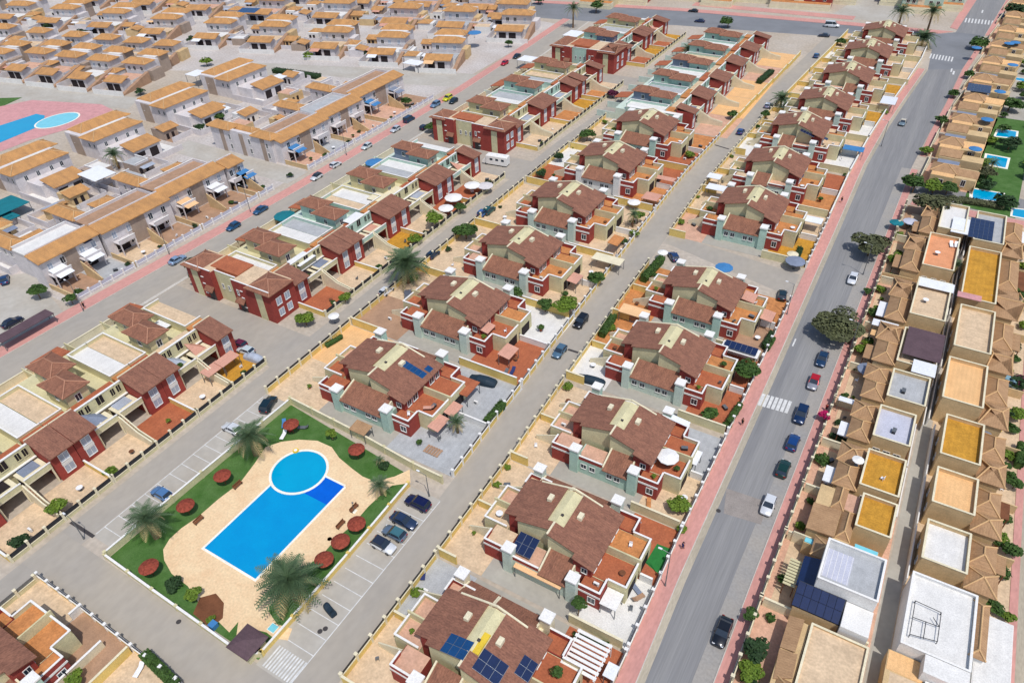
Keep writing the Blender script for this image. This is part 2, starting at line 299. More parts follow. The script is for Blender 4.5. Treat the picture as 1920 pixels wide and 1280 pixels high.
# parking courts between the terraces
sheet('parking_court', rect(-139, -97.6, 66.0, 76.8), .010, 'street_asphalt'); sheet('parking_court', rect(-137, -97.4, 157.5, 170.5), .010, 'street_asphalt')
sheet('parking_court', rect(-137, -96, 240.5, 249), .010, 'street_asphalt')
sheet('parking_court', [P(1240, 452), P(1262, 440), P(1500, 515), P(1480, 556)], .010, 'street_asphalt')
sheet('parking_court', rect(-205, -153, 127.0, 135.5), .010, 'concrete'); sheet('parking_court', [P(0, 520), P(60, 510), P(130, 600), P(90, 640), P(0, 660)], .010, 'concrete')
# cross street far off with pink pavements
sheet('cross_street', [(-185, 304), (-150, 308.5), (-108, 318.6), (-66, 324.3), (-37, 328.4), (-8, 325), (-8, 347.5), (-42, 346), (-113, 341), (-185, 329)], .008, 'cross_asphalt')
sheet('pavement', [(-8.2, 347.5), (-42, 346), (-113, 341), (-185, 329), (-185, 333.5), (-113, 346), (-42, 351), (-3, 352.5)], .12, 'pink_paving', .12)
sheet('pavement', [(-113, 352), (-42, 355), (-42, 361), (-113, 358)], .10, 'pink_paving', .1)
sheet('far_lot', [(-52, 358), (-24, 356), (-14, 400), (-44, 410)], .010, 'concrete'); sheet('far_street', [(-4.8, 358), (-2, 356), (6, 480), (2, 480)], .12, 'pink_paving', .12)
# streets in the ochre quarter
sheet('quarter_street', [P(0, 150), P(0, 186), P(110, 194), P(240, 205), P(262, 184), P(120, 168)], .010, 'concrete')
sheet('quarter_street', [P(480, 118), P(500, 140), P(610, 142), P(760, 158), P(880, 165), P(900, 140), P(760, 130)], .010, 'concrete')
# strips beside the right-hand villas
sheet('alley', [(13.1, 40), (15.2, 40), (15.0, 170), (13.6, 170)], .012, 'paving_grey'); sheet('foot_path', rect(29.0, 31.5, 40, 140), .012, 'gutter_concrete'); sheet('pavement', rect(28.0, 29.0, 40, 140), .1, 'pink_paving', .1)
# ================================================================ the pool garden
PX0, PX1, PY0, PY1 = -87.2, -55.4, 21.8, 59.5
sheet('lawn', [(-87, 22), (-55.4, 22), (-55.6, 55), (-57.2, 57), (-86.6, 60)], .02, 'grass', kind='structure')
# deck: rounded outline
def arc(cx, cy, r, a0, a1, n=7): return [(cx+r*math.cos(R(a0+(a1-a0)*i/n)), cy+r*math.sin(R(a0+(a1-a0)*i/n))) for i in range(n+1)]
deck = [P(447, 1165), P(430, 1185), P(400, 1155), P(372, 1128), P(352, 1098), P(322, 1075), P(308, 1050), P(306, 1030), P(318, 1010), P(340, 990), P(372, 968), P(410, 935), P(450, 905), P(478, 868), P(498, 838), P(527, 828), P(560, 824), P(595, 826), P(622, 838), P(636, 858), P(660, 878), P(680, 893), P(702, 902), P(740, 893), P(768, 880),
        P(770, 905), P(735, 910), P(722, 920), P(690, 950), P(660, 985), P(632, 1008), P(608, 1035), P(575, 1062), P(540, 1100), P(505, 1136), P(504, 1146), P(520, 1170), P(548, 1178), P(540, 1200), P(514, 1196), P(500, 1185), P(480, 1180), P(470, 1200), P(440, 1215)]
sheet('pool_deck', [(p.x, p.y) for p in deck], .032, 'deck')
sheet('planting_bed', [(p.x, p.y) for p in (P(375, 1120), P(405, 1112), P(420, 1130), P(418, 1158), P(395, 1178), P(362, 1150))], .042, 'wood_brown')
# rectangular pool
q0, q1, q2 = P(385, 1024), P(475, 1087), P(648.5, 915.5); qx0, qx1, qy0, qy1 = -75.6, -64.8, 30.5, 49.9
c1 = P(561, 884); cr = 4.5
pool = thing('swimming_pool', 'long blue rectangular swimming pool with white edge on the pale pool deck', 'pool', (qx0, qy0, 0))
px, py = qx1-qx0, qy1-qy0
b = MB(); w_ = .35
for (x0, x1, y0, y1) in ((-w_, px+w_, -w_, 0), (-w_, 0, 0, py), (px, px+w_, 0, py), (0, px, py, py+w_)): b.box(x0, x1, y0, y1, .0, .075)
part(pool, 'coping', b, 'coping')
part(pool, 'water', MB().slab([(0, 0, .05), (px, 0, .05), (px, py, .05), (0, py, .05)], .02), 'pool_water')
dx0 = P(520, 930).x-qx0
b = MB(); b.slab([(3.2, py-4.2, .056), (px-.02, py-4.2, .056), (px-.02, py-.02, .056), (3.2, py-.02, .056)], .004); part(pool, 'step_zone', b, 'pool_water_deep')
pl = thing('paddling_pool', 'round turquoise paddling pool overlapping the end of the long pool', 'pool', (c1.x, c1.y, 0))
n = 40
def disc(r, z, th, n=40): return MB().slab([(r*math.cos(2*math.pi*i/n), r*math.sin(2*math.pi*i/n), z) for i in range(n)], th)
part(pl, 'water', disc(cr-.02, .09, .08), 'pool_water_round')
b = MB()
for i in range(n):
    a0, a1 = 2*math.pi*i/n, 2*math.pi*(i+1)/n
    vs = [(r*math.cos(a), r*math.sin(a), z) for a in (a0, a1) for (r, z) in ((cr, 0), (cr, .13), (cr+.42, .13), (cr+.42, 0))]
    b.add(vs, [(1, 2, 6, 5), (2, 3, 7, 6), (0, 1, 5, 4)])
part(pl, 'coping', b, 'coping')
# thatched sunshades
def sunshade(p, place):
    g_ = P(p[0], p[1], 2.2)
    t = thing('sunshade', 'reddish thatched mushroom sunshade '+place, 'sunshade', (g_.x, g_.y, 0), random.uniform(0, 6), 'thatched sunshades on the pool lawn')
    b = MB(); n = 18; prof = [(0.02, 2.75), (.5, 2.62), (1.0, 2.4), (1.42, 2.08), (1.36, 1.98)]
    for k in range(len(prof)-1):
        for i in range(n):
            a0, a1 = 2*math.pi*i/n, 2*math.pi*(i+1)/n
            (r0, z0), (r1, z1) = prof[k], prof[k+1]
            j = .05*math.sin(i*2.4+k)
            b.add([(r0*math.cos(a0), r0*math.sin(a0), z0), (r1*math.cos(a0), r1*math.sin(a0), z1+j), (r1*math.cos(a1), r1*math.sin(a1), z1+j), (r0*math.cos(a1), r0*math.sin(a1), z0)], [(0, 1, 2, 3)])
    b.cyl(0, 0, 1.96, 2.0, 1.36, n=n); part(t, 'canopy', b, 'thatch'); part(t, 'pole', MB().cyl(0, 0, 0, 2.1, .08), 'wood_brown')
for p, s in (((278, 1061), 'in the near left corner of the lawn'), ((347, 946), 'beside the palm by the left fence'), ((416, 890), 'halfway along the left lawn strip'), ((545, 794), 'with towels under it at the far end of the lawn'),
             ((668, 841), 'by the house wall behind the round pool'), ((668, 980), 'farthest of the row beside the parked cars'), ((638, 1013), 'in the middle of the row beside the parking bays'), ((607, 1047), 'nearest the big palm beside the pool')): sunshade(p, s)
# garden wall with white rail round the pool
def wallrun(name, label, pts, h, m, cap='white_cap', th=.22, panels=None, group=None, pil=True):
    t = thing(name, label, 'wall', (pts[0][0], pts[0][1], 0), 0, group); ox, oy = pts[0][0], pts[0][1]
    for i in range(len(pts)-1):
        a = Vector((pts[i][0]-ox, pts[i][1]-oy)); c = Vector((pts[i+1][0]-ox, pts[i+1][1]-oy)); d = c-a; ln = d.length; u = d/ln; nv = Vector((-u.y, u.x))*th/2
        q = lambda s, e, k: [tuple(a+u*s-nv*k), tuple(a+u*e-nv*k), tuple(a+u*e+nv*k), tuple(a+u*s+nv*k)]
        hh = h if not panels else panels[0]
        b = MB(); b.prism(q(th*.4, ln-th*.4, 1), 0, hh); part(t, 'wall_base', b, m)
        b = MB(); b.prism(q(th*.4, ln-th*.4, 1.5), hh+.002, hh+.07); part(t, 'coping', b, cap)
        if pil:
            npil = max(1, round(ln/(2.9 if panels else 6)))
            for k in range(npil+(1 if i == len(pts)-2 else 0)):
                s = ln*k/npil; b = MB(); b.prism(q(s-.17, s+.17, 1.8), 0, h+.10); b.prism(q(s-.22, s+.22, 2.2), h+.102, h+.2); part(t, 'pillar', b, cap if panels else m)
                if panels and k < npil:
                    b = MB(); b.prism(q(s+.2, s+ln/npil-.2, .25), hh+.075, h); part(t, 'panel', b, panels[1])
    return t
wallrun('garden_wall', 'low white wall along the street at the near end of the pool lawn', [(-87.2, 22.0), (-76, 21.7), (-65.5, 21.5), (-57.2, 21.3), (-55.3, 22.6)], 1.0, 'cream', 'white_cap')
wallrun('garden_wall', 'cream wall with white top between the lawn and the left parking bays', [(-87.2, 22.2), (-86.9, 40), (-86.5, 60)], 1.35, 'cream', 'white_cap')
wallrun('garden_wall', 'cream wall with white top between the lawn and the parked dark cars', [(-55.3, 22.8), (-55.3, 40), (-55.6, 55)], 1.0, 'yellow_cream', 'white_cap')
wallrun('garden_wall', 'yellow wall at the far end of the lawn below the mint house', [(-86.4, 60.2), (-70, 59.4), (-57, 58.3), (-51.2, 58.2)], 1.7, 'cream', 'pale_cream')
# pump house with a brown roof in the near corner
g_ = P(470, 1222); t = thing('pump_house', 'small pool pump house with a brown tiled roof in the near corner of the garden', 'hut', (g_.x-.3, g_.y+.4, 0))
part(t, 'wall', MB().box(-1.5, 1.6, -1.6, 1.4, 0, 1.9), 'cream'); part(t, 'roof', MB().hip(-1.9, 2.0, -2.0, 1.8, 1.95, 2.5), 'purple_roof'); part(t, 'door', MB().box(1.6, 1.66, -.5, .4, 0, 1.7), 'dark')
# ================================================================ houses
def parapet(t, pts, z, h, m, cap='white_cap', th=.18, closed=False, name='parapet'):
    """a low wall with a pale top along a line of points at height z"""
    b = MB(); c = MB(); n = len(pts)
    for i in range(n if closed else n-1):
        a = Vector(pts[i]); e = Vector(pts[(i+1) % n]); u = (e-a).normalized(); v = Vector((-u.y, u.x))
        q = lambda k, s: [tuple(a-u*s-v*k), tuple(e+u*s-v*k), tuple(e+u*s+v*k), tuple(a-u*s+v*k)]
        zz = .003*i
        b.prism(q(th/2, -.001), z, z+h); c.prism(q(th/2+.05, th/2), z+h+zz, z+h+.09+zz)
    o = part(t, name, b, m); part(o, 'coping', c, cap); return o
def block(t, name, x0, x1, y0, y1, z0, z1, m): return part(t, name, MB().box(x0, x1, y0, y1, z0, z1), m)
PLAIN = {'cream': 'cream', 'red': 'red_wall', 'mint': 'mint', 'white': 'white'}
# ---------------------------------------------------------------- the four-home block with brown gabled roofs
def quad_house(label, x, y, sx=1.0, sy=1.0, rz=0.0, near='full', far='full', mint='mint', floorR='terracotta', floorL='terracotta', gable='cream', det=2, skylight=False, seed=0, sz=1.0):
    rg = random.Random(seed)
    t = thing('quad_house', label, 'house', (x, y, 0), rz, 'brown-roofed four-home blocks'); t.scale = (sx, sy, sz)
    # body and gable wall
    part(t, 'gable_wall', MB().xprof([(-5.4, 0), (0, 0), (0, 7.4), (-5.4, 6.0)], -3.3, 4.2), gable); part(t, 'gable_wall', MB().xprof([(.001, 0), (4.3, 0), (4.3, 6.1), (.001, 7.4)], -4.2, 4.2), gable)
    for s in (-1, 1):
        yb = (-4.9, .3) if s < 0 else (.3, 4.8)
        o = block(t, 'bay', 4.3, 7.1, *yb, 0, 5.4, 'red_wall')
        block(t, 'bay', -7.3, -5.4, *((-2.6, .3) if s < 0 else (.3, 3.4)), 0, 5.45, 'red_wall')
        if det:
            window(t, 7.1, s*2.2, 3.25, '+x', 1.1, 1.3); window(t, 7.1, s*3.7, 3.25, '+x', .9, 1.3); window(t, -7.3, s*1.8, 3.2, '-x', 1.0, 1.2)
            window(t, 6.0, -4.9 if s < 0 else 4.8, 3.4, '-y' if s < 0 else '+y', .8, 1.0)
    # main roofs, ridge along y, white flat well between them
    zr = lambda xx: 7.62-abs(xx)*(.25 if xx < 0 else .30)
    def rp(pts): return [(px, py, zr(px)) for px, py in pts]
    for ptsn in ([(-7.9, -3.4), (-5.7, -3.4), (-5.7, -4.25), (0, -4.25), (0, -2.1), (-1.2, -2.1), (-1.2, 4.5), (-7.9, 4.5)], [(0, -4.25), (4.3, -4.25), (4.3, -5.0), (7.5, -5.0), (7.5, 4.9), (1.4, 4.5), (1.4, -2.1), (0, -2.1)]):
        b = MB()
        # split in convex strips along x so the slope stays true
        xs = sorted({p[0] for p in ptsn})
        if ptsn[0][0] < 0: cells = [(-7.9, -5.7, -2.9, 4.5), (-5.7, -1.2, -3.6, 4.5), (-1.2, 0, -3.6, -2.1)]
        else: cells = [(0, 1.4, -4.5, -2.1), (1.4, 4.3, -4.5, 4.5), (4.3, 7.6, -5.4, 5.1)]
        for (a, c, y0, y1) in cells: b.slab(rp([(a, y0), (c, y0), (c, y1), (a, y1)]), .16)
        r_ = part(t, 'roof', b, 'brown_tile_x')
        cx = -2.6 if ptsn[0][0] < 0 else 2.6; cy = 1.6 if cx < 0 else .8
        ch = part(r_, 'chimney', MB().box(cx-.35, cx+.35, cy-.55, cy+.55, zr(cx)-.4, zr(cx)+.55), 'pale_cream')
    block(t, 'ridge_coping', -.14, .14, -4.45, -2.1, 7.56, 7.72, 'pale_cream')
    block(t, 'light_well', -1.19, 1.39, -2.09, 4.3, 6.4, 7.0, 'white_floor')
    if det: block(t, 'vent', .1, .5, -.6, -.2, 7.0, 7.45, 'steel_panel')
    if skylight: block(t, 'skylight', .0, 1.2, -2.0, .9, 7.02, 7.3, 'canvas_yellow' if skylight == 2 else 'light_glass')
    c = MB(); c.slab([(-5.6, 4.3, zr(-5.6)+.12), (0, 4.3, zr(0)+.12), (0, 4.55, zr(0)+.12), (-5.6, 4.55, zr(-5.6)+.12)], .3); c.slab([(0, 4.3, zr(0)+.12), (4.4, 4.3, zr(4.4)+.12), (4.4, 4.55, zr(4.4)+.12), (0, 4.55, zr(0)+.12)], .3); part(t, 'gable_coping', c, 'pale_cream')
    # annexes with shed roofs, front (towards -y) and back
    for s, mode in ((-1, near), (1, far)):
        Y = lambda a, b_: (min(s*a, s*b_), max(s*a, s*b_))
        dy = .0 if s < 0 else .25
        block(t, 'annex_wall', -4.3 if s < 0 else -7.0, 5.3, *Y(4.21 if s > 0 else 4.0, 7.6+dy), 0, 2.95, mint)
        segs = ({'full': [(-3.8, 4.6)], 'right': [(.4, 4.6)], 'left': [(-3.8, .2)], 'none': []} if s < 0 else {'full': [(-6.8, -2.0), (-1.8, 4.6)], 'right': [(-1.8, 4.6)], 'left': [(-6.8, -2.0)], 'none': []})[mode]
        zt = 4.35 if s < 0 else 4.9
        for (a, c) in segs:
            b = MB(); b.slab([(a, s*(8.0+dy), 3.05), (c, s*(8.0+dy), 3.05), (c, s*(4.05+dy), zt), (a, s*(4.05+dy), zt)], .15); part(t, 'shed_roof', b, 'brown_tile_y')
            yy0, yy1 = s*(7.6+dy), s*(4.0+dy)
            for xx in (a, c):
                b = MB()
                b.add([(xx-.12, yy0, 2.95), (xx+.12, yy0, 2.95), (xx+.12, yy1, 2.95), (xx-.12, yy1, 2.95), (xx-.12, yy0, 3.45), (xx+.12, yy0, 3.45), (xx+.12, yy1, 4.6), (xx-.12, yy1, 4.6)], [(0, 1, 5, 4), (1, 2, 6, 5), (2, 3, 7, 6), (3, 0, 4, 7), (4, 5, 6, 7)] if s < 0 else [(4, 5, 1, 0), (5, 6, 2, 1), (6, 7, 3, 2), (7, 4, 0, 3), (7, 6, 5, 4)])
                part(t, 'party_wall', b, 'pale_cream')
        if mode in ('right', 'none'):
            x1 = .2 if mode == 'right' else 5.0
            block(t, 'terrace_floor', -4.1, x1, *Y(4.05+dy, 7.5+dy), 2.952, 3.0, 'pink_floor')
            parapet(t, [(-3.8, s*(7.5+dy)), (x1, s*(7.5+dy))], 2.96, .75, 'red_wall')
        if mode in ('left',):
            block(t, 'terrace_floor', .3, 5.0, *Y(4.05+dy, 7.5+dy), 2.952, 3.0, 'pink_floor'); parapet(t, [(.4, s*(7.5+dy)), (5.0, s*(7.5+dy))], 2.96, .75, 'red_wall')
        for xx, hh in ((5.45, 4.95), (-4.55 if s < 0 else -7.7, 4.85)):
            o = block(t, 'stair_tower', xx-.72, xx+.72, *Y(6.6+dy, 8.02+dy), 0, hh, mint)
            part(o, 'cap', MB().box(xx-.85, xx+.85, *Y(6.47+dy, 8.15+dy), hh, hh+.28), 'white_cap')
        if det and s < 0:
            for xx in (-2.9, -1.4, 1.6, 2.9): window(t, xx, -7.6, 1.3, '-y', .9, .9)
        # right-hand terraces, first floor
        o = block(t, 'terrace_block', 6.2, 9.4, *Y(4.6, 7.1), 0, 2.95, 'red_wall')
        block(t, 'terrace_floor', 6.2, 9.3, *Y(4.7, 7.0), 2.952, 3.0, floorR)
        parapet(t, [(6.2, s*7.0), (9.3, s*7.0), (9.3, s*4.6)], 2.98, .85, 'red_wall')
        block(t, 'string_course', 6.2, 9.47, *Y(7.1, 7.17), 2.6, 2.95, 'white_cap')
        block(t, 'terrace_block', 7.0, 12.1, *Y(.12, 4.5), 0, 2.9, gable)
        block(t, 'terrace_floor', 7.0, 12.0, *Y(.2, 4.4), 2.902, 2.97, floorR if s < 0 else ('orange_floor' if rg.random() < .5 else floorR))
        parapet(t, [(9.4, s*4.4), (12.0, s*4.4), (12.0, s*.12)], 2.95, .8, gable)
        if det:
            block(t, 'painted_porch_shade', 12.1, 12.14, *Y(.9, 3.6), .1, 2.2, 'dark'); window(t, 8.2, s*7.1, .9, '-y' if s < 0 else '+y', 1.0, 1.2)  # dark sheet on the wall paints the shade of the porch
        # left-hand terraces
        block(t, 'terrace_block', -9.0, -5.3, *Y(3.5, 7.0), 0, 2.9, 'red_wall')
        block(t, 'terrace_floor', -8.9, -5.3, *Y(3.5, 6.9), 2.902, 2.96, floorL)
        parapet(t, [(-5.3, s*6.9), (-8.9, s*6.9), (-8.9, s*5.0)], 2.95, .75, 'red_wall')
        block(t, 'string_course', -9.05, -5.3, *Y(7.0, 7.06), 2.55, 2.9, 'white_cap')
        block(t, 'terrace_block', -11.2, -7.3, *Y(.12, 3.4), 0, 2.5, gable)
        block(t, 'terrace_floor', -11.1, -7.3, *Y(.2, 3.4), 2.502, 2.55, floorL if s < 0 else 'pink_floor')
        parapet(t, [(-7.4, s*3.3), (-11.1, s*3.3), (-11.1, s*.12)], 2.54, .75, gable)
        # low stair wall in the left yard
        b = MB(); b.add([(-13.4, s*4.3, 0), (-9.1, s*4.3, 0), (-9.1, s*4.3, 2.9), (-13.4, s*4.3, .9), (-13.4, s*4.5, 0), (-9.1, s*4.5, 0), (-9.1, s*4.5, 2.9), (-13.4, s*4.5, .9)], [(0, 1, 2, 3), (7, 6, 5, 4), (3, 2, 6, 7), (0, 3, 7, 4)])
        part(t, 'stair_wall', b, 'pale_cream')
    block(t, 'dividing_wall', 7.0, 12.4, -.11, .11, 2.0, 4.5, gable); block(t, 'dividing_wall', -11.4, -7.3, -.11, .11, 2.0, 3.9, gable)
    return t
def patios(x0, x1, xa, xb, y0, yc, y1, cols):
    for (a, c, d, e), m in zip(((x0, xa, y0, yc), (x0, xa, yc, y1), (xb, x1, y0, yc), (xb, x1, yc, y1)), cols):
        sheet('patio', rect(min(a, c), max(a, c), d, e), .03, m)
    sheet('patio', rect(xa, xb, y0, y1), .026, 'paving_grey')
# ---------------------------------------------------------------- terraced house with red bays and hipped turrets
def terrace_house(label, x, y, L, mint=False, group='red-bayed terraced houses', sz=1.18, det=2, ends=(False, False), seed=0, bays=(True, True), cover=None):
    rg = random.Random(seed); k = L/17.6; w_ = 'pale_mint' if mint else 'cream'; w2 = 'mint' if mint else 'cream'
    t = thing('terraced_house', label, 'house', (x, y, 0), 0, group); h = L/2; t.scale = (1, 1, sz)
    block(t, 'wall', -13.5, 7.0, -h+.01, h-.01, 0, 3.1, w_)
    block(t, 'upper_wall', 3.3, 7.0, -4.6*k, 4.6*k, 3.1, 4.25, w2)
    # turrets
    for (x0, x1, y0, y1) in ((-10.4, -3.9, -1.4*k, 2.6*k), (-3.6, 2.9, -3.4*k, .7*k)):
        o = block(t, 'turret', x0, x1, y0, y1, 3.1, 6.3, 'canvas_grey' if mint and rg.random() < .4 else w2)
        part(t, 'roof', MB().hip(x0-.6, x1+.6, y0-.6, y1+.6, 6.32, 7.35, 'x'), 'brown_tile_y')
        if det: window(t, x1, (y0+y1)/2, 4.2, '+x', 1.0, 1.2); window(t, (x0+x1)/2, y0, 4.4, '-y', .9, 1.0)
    # roof terrace behind the arcaded parapet
    block(t, 'terrace_floor', 3.3, 6.8, -4.4*k, 4.4*k, 4.252, 4.30, rg.choice(['orange_floor', 'terracotta', 'beige_floor']))
    o = block(t, 'arcade_wall', 6.8, 7.06, -4.7*k, 4.7*k, 2.9, 5.6, w2); part(o, 'coping', MB().box(6.72, 7.14, -4.7*k, 4.7*k, 5.602, 5.72), 'white_cap')
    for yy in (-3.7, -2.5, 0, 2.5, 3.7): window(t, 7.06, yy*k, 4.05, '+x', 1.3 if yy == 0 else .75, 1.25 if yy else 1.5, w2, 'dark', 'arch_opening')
    block(t, 'ledge', 7.0, 7.5, -4.7*k, 4.7*k, 3.2, 3.32, 'white_cap')
    # red bays at both ends of the module
    for s, on in ((-1, bays[0]), (1, bays[1])):
        if not on: continue
        y0, y1 = sorted((s*(h-3.95*k), s*(h-.005)))
        block(t, 'bay', 7.06, 12.0, y0, y1, 0, 5.0, 'red_wall')
        e0 = y0-(.3 if s > 0 else 0); e1 = y1+(.3 if s < 0 else 0)
        part(t, 'roof', MB().slab([(6.6, e0, 6.0), (12.8, e0, 4.95), (12.8, e1, 4.95), (6.6, e1, 6.0)], .16), 'brown_tile_x'); block(t, 'roof_edge', 6.4, 6.6, e0, e1, 5.6, 6.1, 'pale_cream')
        yc = (y0+y1)/2
        for z in (2.9, .8):
            window(t, 12.0, yc, z, '+x', 1.5, 1.25, 'white_cap', 'shutter')
        block(t, 'window_band', 12.0, 12.08, yc-.9, yc+.9, 2.2, 2.75, 'white')
        o = block(t, 'gable_end', 6.9, 7.06, y0, y1, 3.1, 5.5, 'red_wall')
        # flat roof with parapet behind the bay
        block(t, 'flat_roof', -9.8, 3.3, y0, y1, 3.1, 4.3, w_); block(t, 'roof_deck', -9.7, 3.2, y0+.02, y1-.02, 4.302, 4.34, rg.choice(['beige_floor', 'white_floor', 'grey_floor']))
        parapet(t, [(-9.75, s*h), (-9.75, s*(h-3.9*k)), (3.2, s*(h-3.9*k)), (3.2, s*h)], 4.33, .6, w2)
        block(t, 'roof_tiles', 3.3, 6.6, y0+.05, y1-.05, 3.5, 4.6, rg.choice(['terracotta', 'orange_floor']))
    # balconies and porches between the bays
    for s in (-1, 1):
        y0, y1 = sorted((s*.35, s*4.7*k))
        block(t, 'balcony', 7.5, 11.6, y0, y1, 2.7, 2.9, 'pale_cream'); parapet(t, [(11.5, y0), (11.5, y1)], 2.9, .8, w2)
        block(t, 'painted_porch_shade', 7.06, 7.1, y0+.3, y1-.3, .1, 2.4, 'dark')  # shade under the balcony painted as a dark sheet
        for yy in (y0+.15, y1-.15): block(t, 'pillar', 11.3, 11.55, yy-.12, yy+.12, 0, 2.7, 'pale_cream')
        if det: link('balcony_awning', MB().slab([(7.1, y0+.6, 4.6 if rg.random() < .4 else 2.95), (9.6, y0+.6, 2.96), (9.6, y1-.8, 2.96), (7.1, y1-.8, 2.98)], .04).mesh('awning', rg.choice(['canvas_grey', 'awning_pink', 'shutter', 'dark'])), t)
    b = MB()
    for s in (-1, 1):
        y0, y1 = s*.14, s*.36
        b.add([(11.6, y0, 0), (19.2, y0, 0), (19.2, y0, 1.2), (15.5, y0, 1.7), (11.6, y0, 3.4), (11.6, y1, 0), (19.2, y1, 0), (19.2, y1, 1.2), (15.5, y1, 1.7), (11.6, y1, 3.4)], [(0, 1, 2, 3, 4), (9, 8, 7, 6, 5), (2, 7, 8, 3), (3, 8, 9, 4), (1, 6, 7, 2)])
    part(t, 'stair_wall', b, 'pale_cream')
    for i in range(8): block(t, 'step', 12.4+i*.42, 12.82+i*.42, -.13, .13, 0, 2.9-i*.34, 'brown_floor')
    # back yard towards the avenue
    if rg.random() < .8:
        o = part(t, 'porch_roof', MB().slab([(-18.2, 1.2*k, 2.7), (-13.4, 1.2*k, 3.3), (-13.4, 7.0*k, 3.3), (-18.2, 7.0*k, 2.7)], .14), 'terracotta')
        for yy in (1.5*k, 6.7*k): block(o, 'post', -18.0, -17.75, yy-.12, yy+.12, 0, 2.62, 'pale_cream')
    for yy in (-h+.1, -.1): block(t, 'yard_wall', -20, -13.5, yy, yy+.2, 0, 1.7, w_)
    if det:
        for yy in (-6.5*k, -3*k, 4*k): window(t, -13.5, yy, 1.0, '-x', 1.0, 1.2)
    return t
def end_house(label, x, y, depth, sgn=-1, mint=False, twin=True, seed=0, group='red end houses of the terraces'):
    """red end wall with cream strips and two little roofs, facing -y"""
    t = thing('end_house', label, 'house', (x, y, 0), 0, group); rg = random.Random(seed); t.scale = (1, 1, 1.25)
    for (a, c, zz) in ((-13.5, -5.5, 6.1), (1.0, 12.3, 6.1)):
        block(t, 'red_wall', a, c, 0, depth, 0, 5.9, 'red_wall')
        sx0 = a+1.6 if a < 0 else c-4.4
        block(t, 'cream_strip', sx0, sx0+2.0, -.1, 0, 0, 5.4, 'cream')
        rx0, rx1 = (a-.6, a+5.2) if a < 0 else (c-6.6, c+.7)
        part(t, 'roof', MB().hip(rx0, rx1, -.7, depth-.4, 5.95, 7.0, 'y' if a < 0 else 'x'), 'brown_tile_y')
        for z in (1.0, 3.0, 4.4): block(t, 'window_sill', sx0+2.9 if a < 0 else a+2.2, sx0+3.7 if a < 0 else a+3.0, -.14, 0, z, z+.16, 'white_cap')
        ox = a+5.3 if a < 0 else a+.6
        part(t, 'lean_to', MB().slab([(ox, -1.0, 2.2), (ox+2.6, -1.0, 2.2), (ox+2.6, 0, 2.9), (ox, 0, 2.9)], .12), 'brown_tile_y')
        block(t, 'garage_door', ox+.3, ox+2.2, -.08, -.0, 0, 2.0, 'steel_panel')
        if a > 0:
            for yy in (depth*.3, depth*.65):
                for z in (3.1, .9): window(t, c, yy, z, '+x', 1.3, 1.3, 'white_cap', 'shutter')
            window(t, a+1.4, 0, 3.4, '-y', .5, 1.0)
    for (a, c) in ((-13.4, -5.6), (1.1, 12.2)): block(t, 'roof_deck', a, c, .1, depth-.1, 5.9, 5.96, 'beige_floor'); parapet(t, [(a, .1), (c, .1)], 5.9, .35, 'red_wall')
    block(t, 'recess_wall', -5.5, 1.0, 1.2, depth, 0, 5.4, 'mint' if mint else 'cream'); block(t, 'roof_deck', -5.3, .9, 1.4, depth-.1, 5.402, 5.45, 'beige_floor')
    parapet(t, [(-5.4, 1.3), (.9, 1.3)], 5.44, .5, 'mint' if mint else 'cream')
    block(t, 'roof_tiles', -7.5, 1.0, depth*.3, depth-.05, 5.5, 6.1, 'terracotta')
    for xx in (-3.9, -2.0, -.4): window(t, xx, 1.2, 2.6, '-y', .5, .9)
    return t
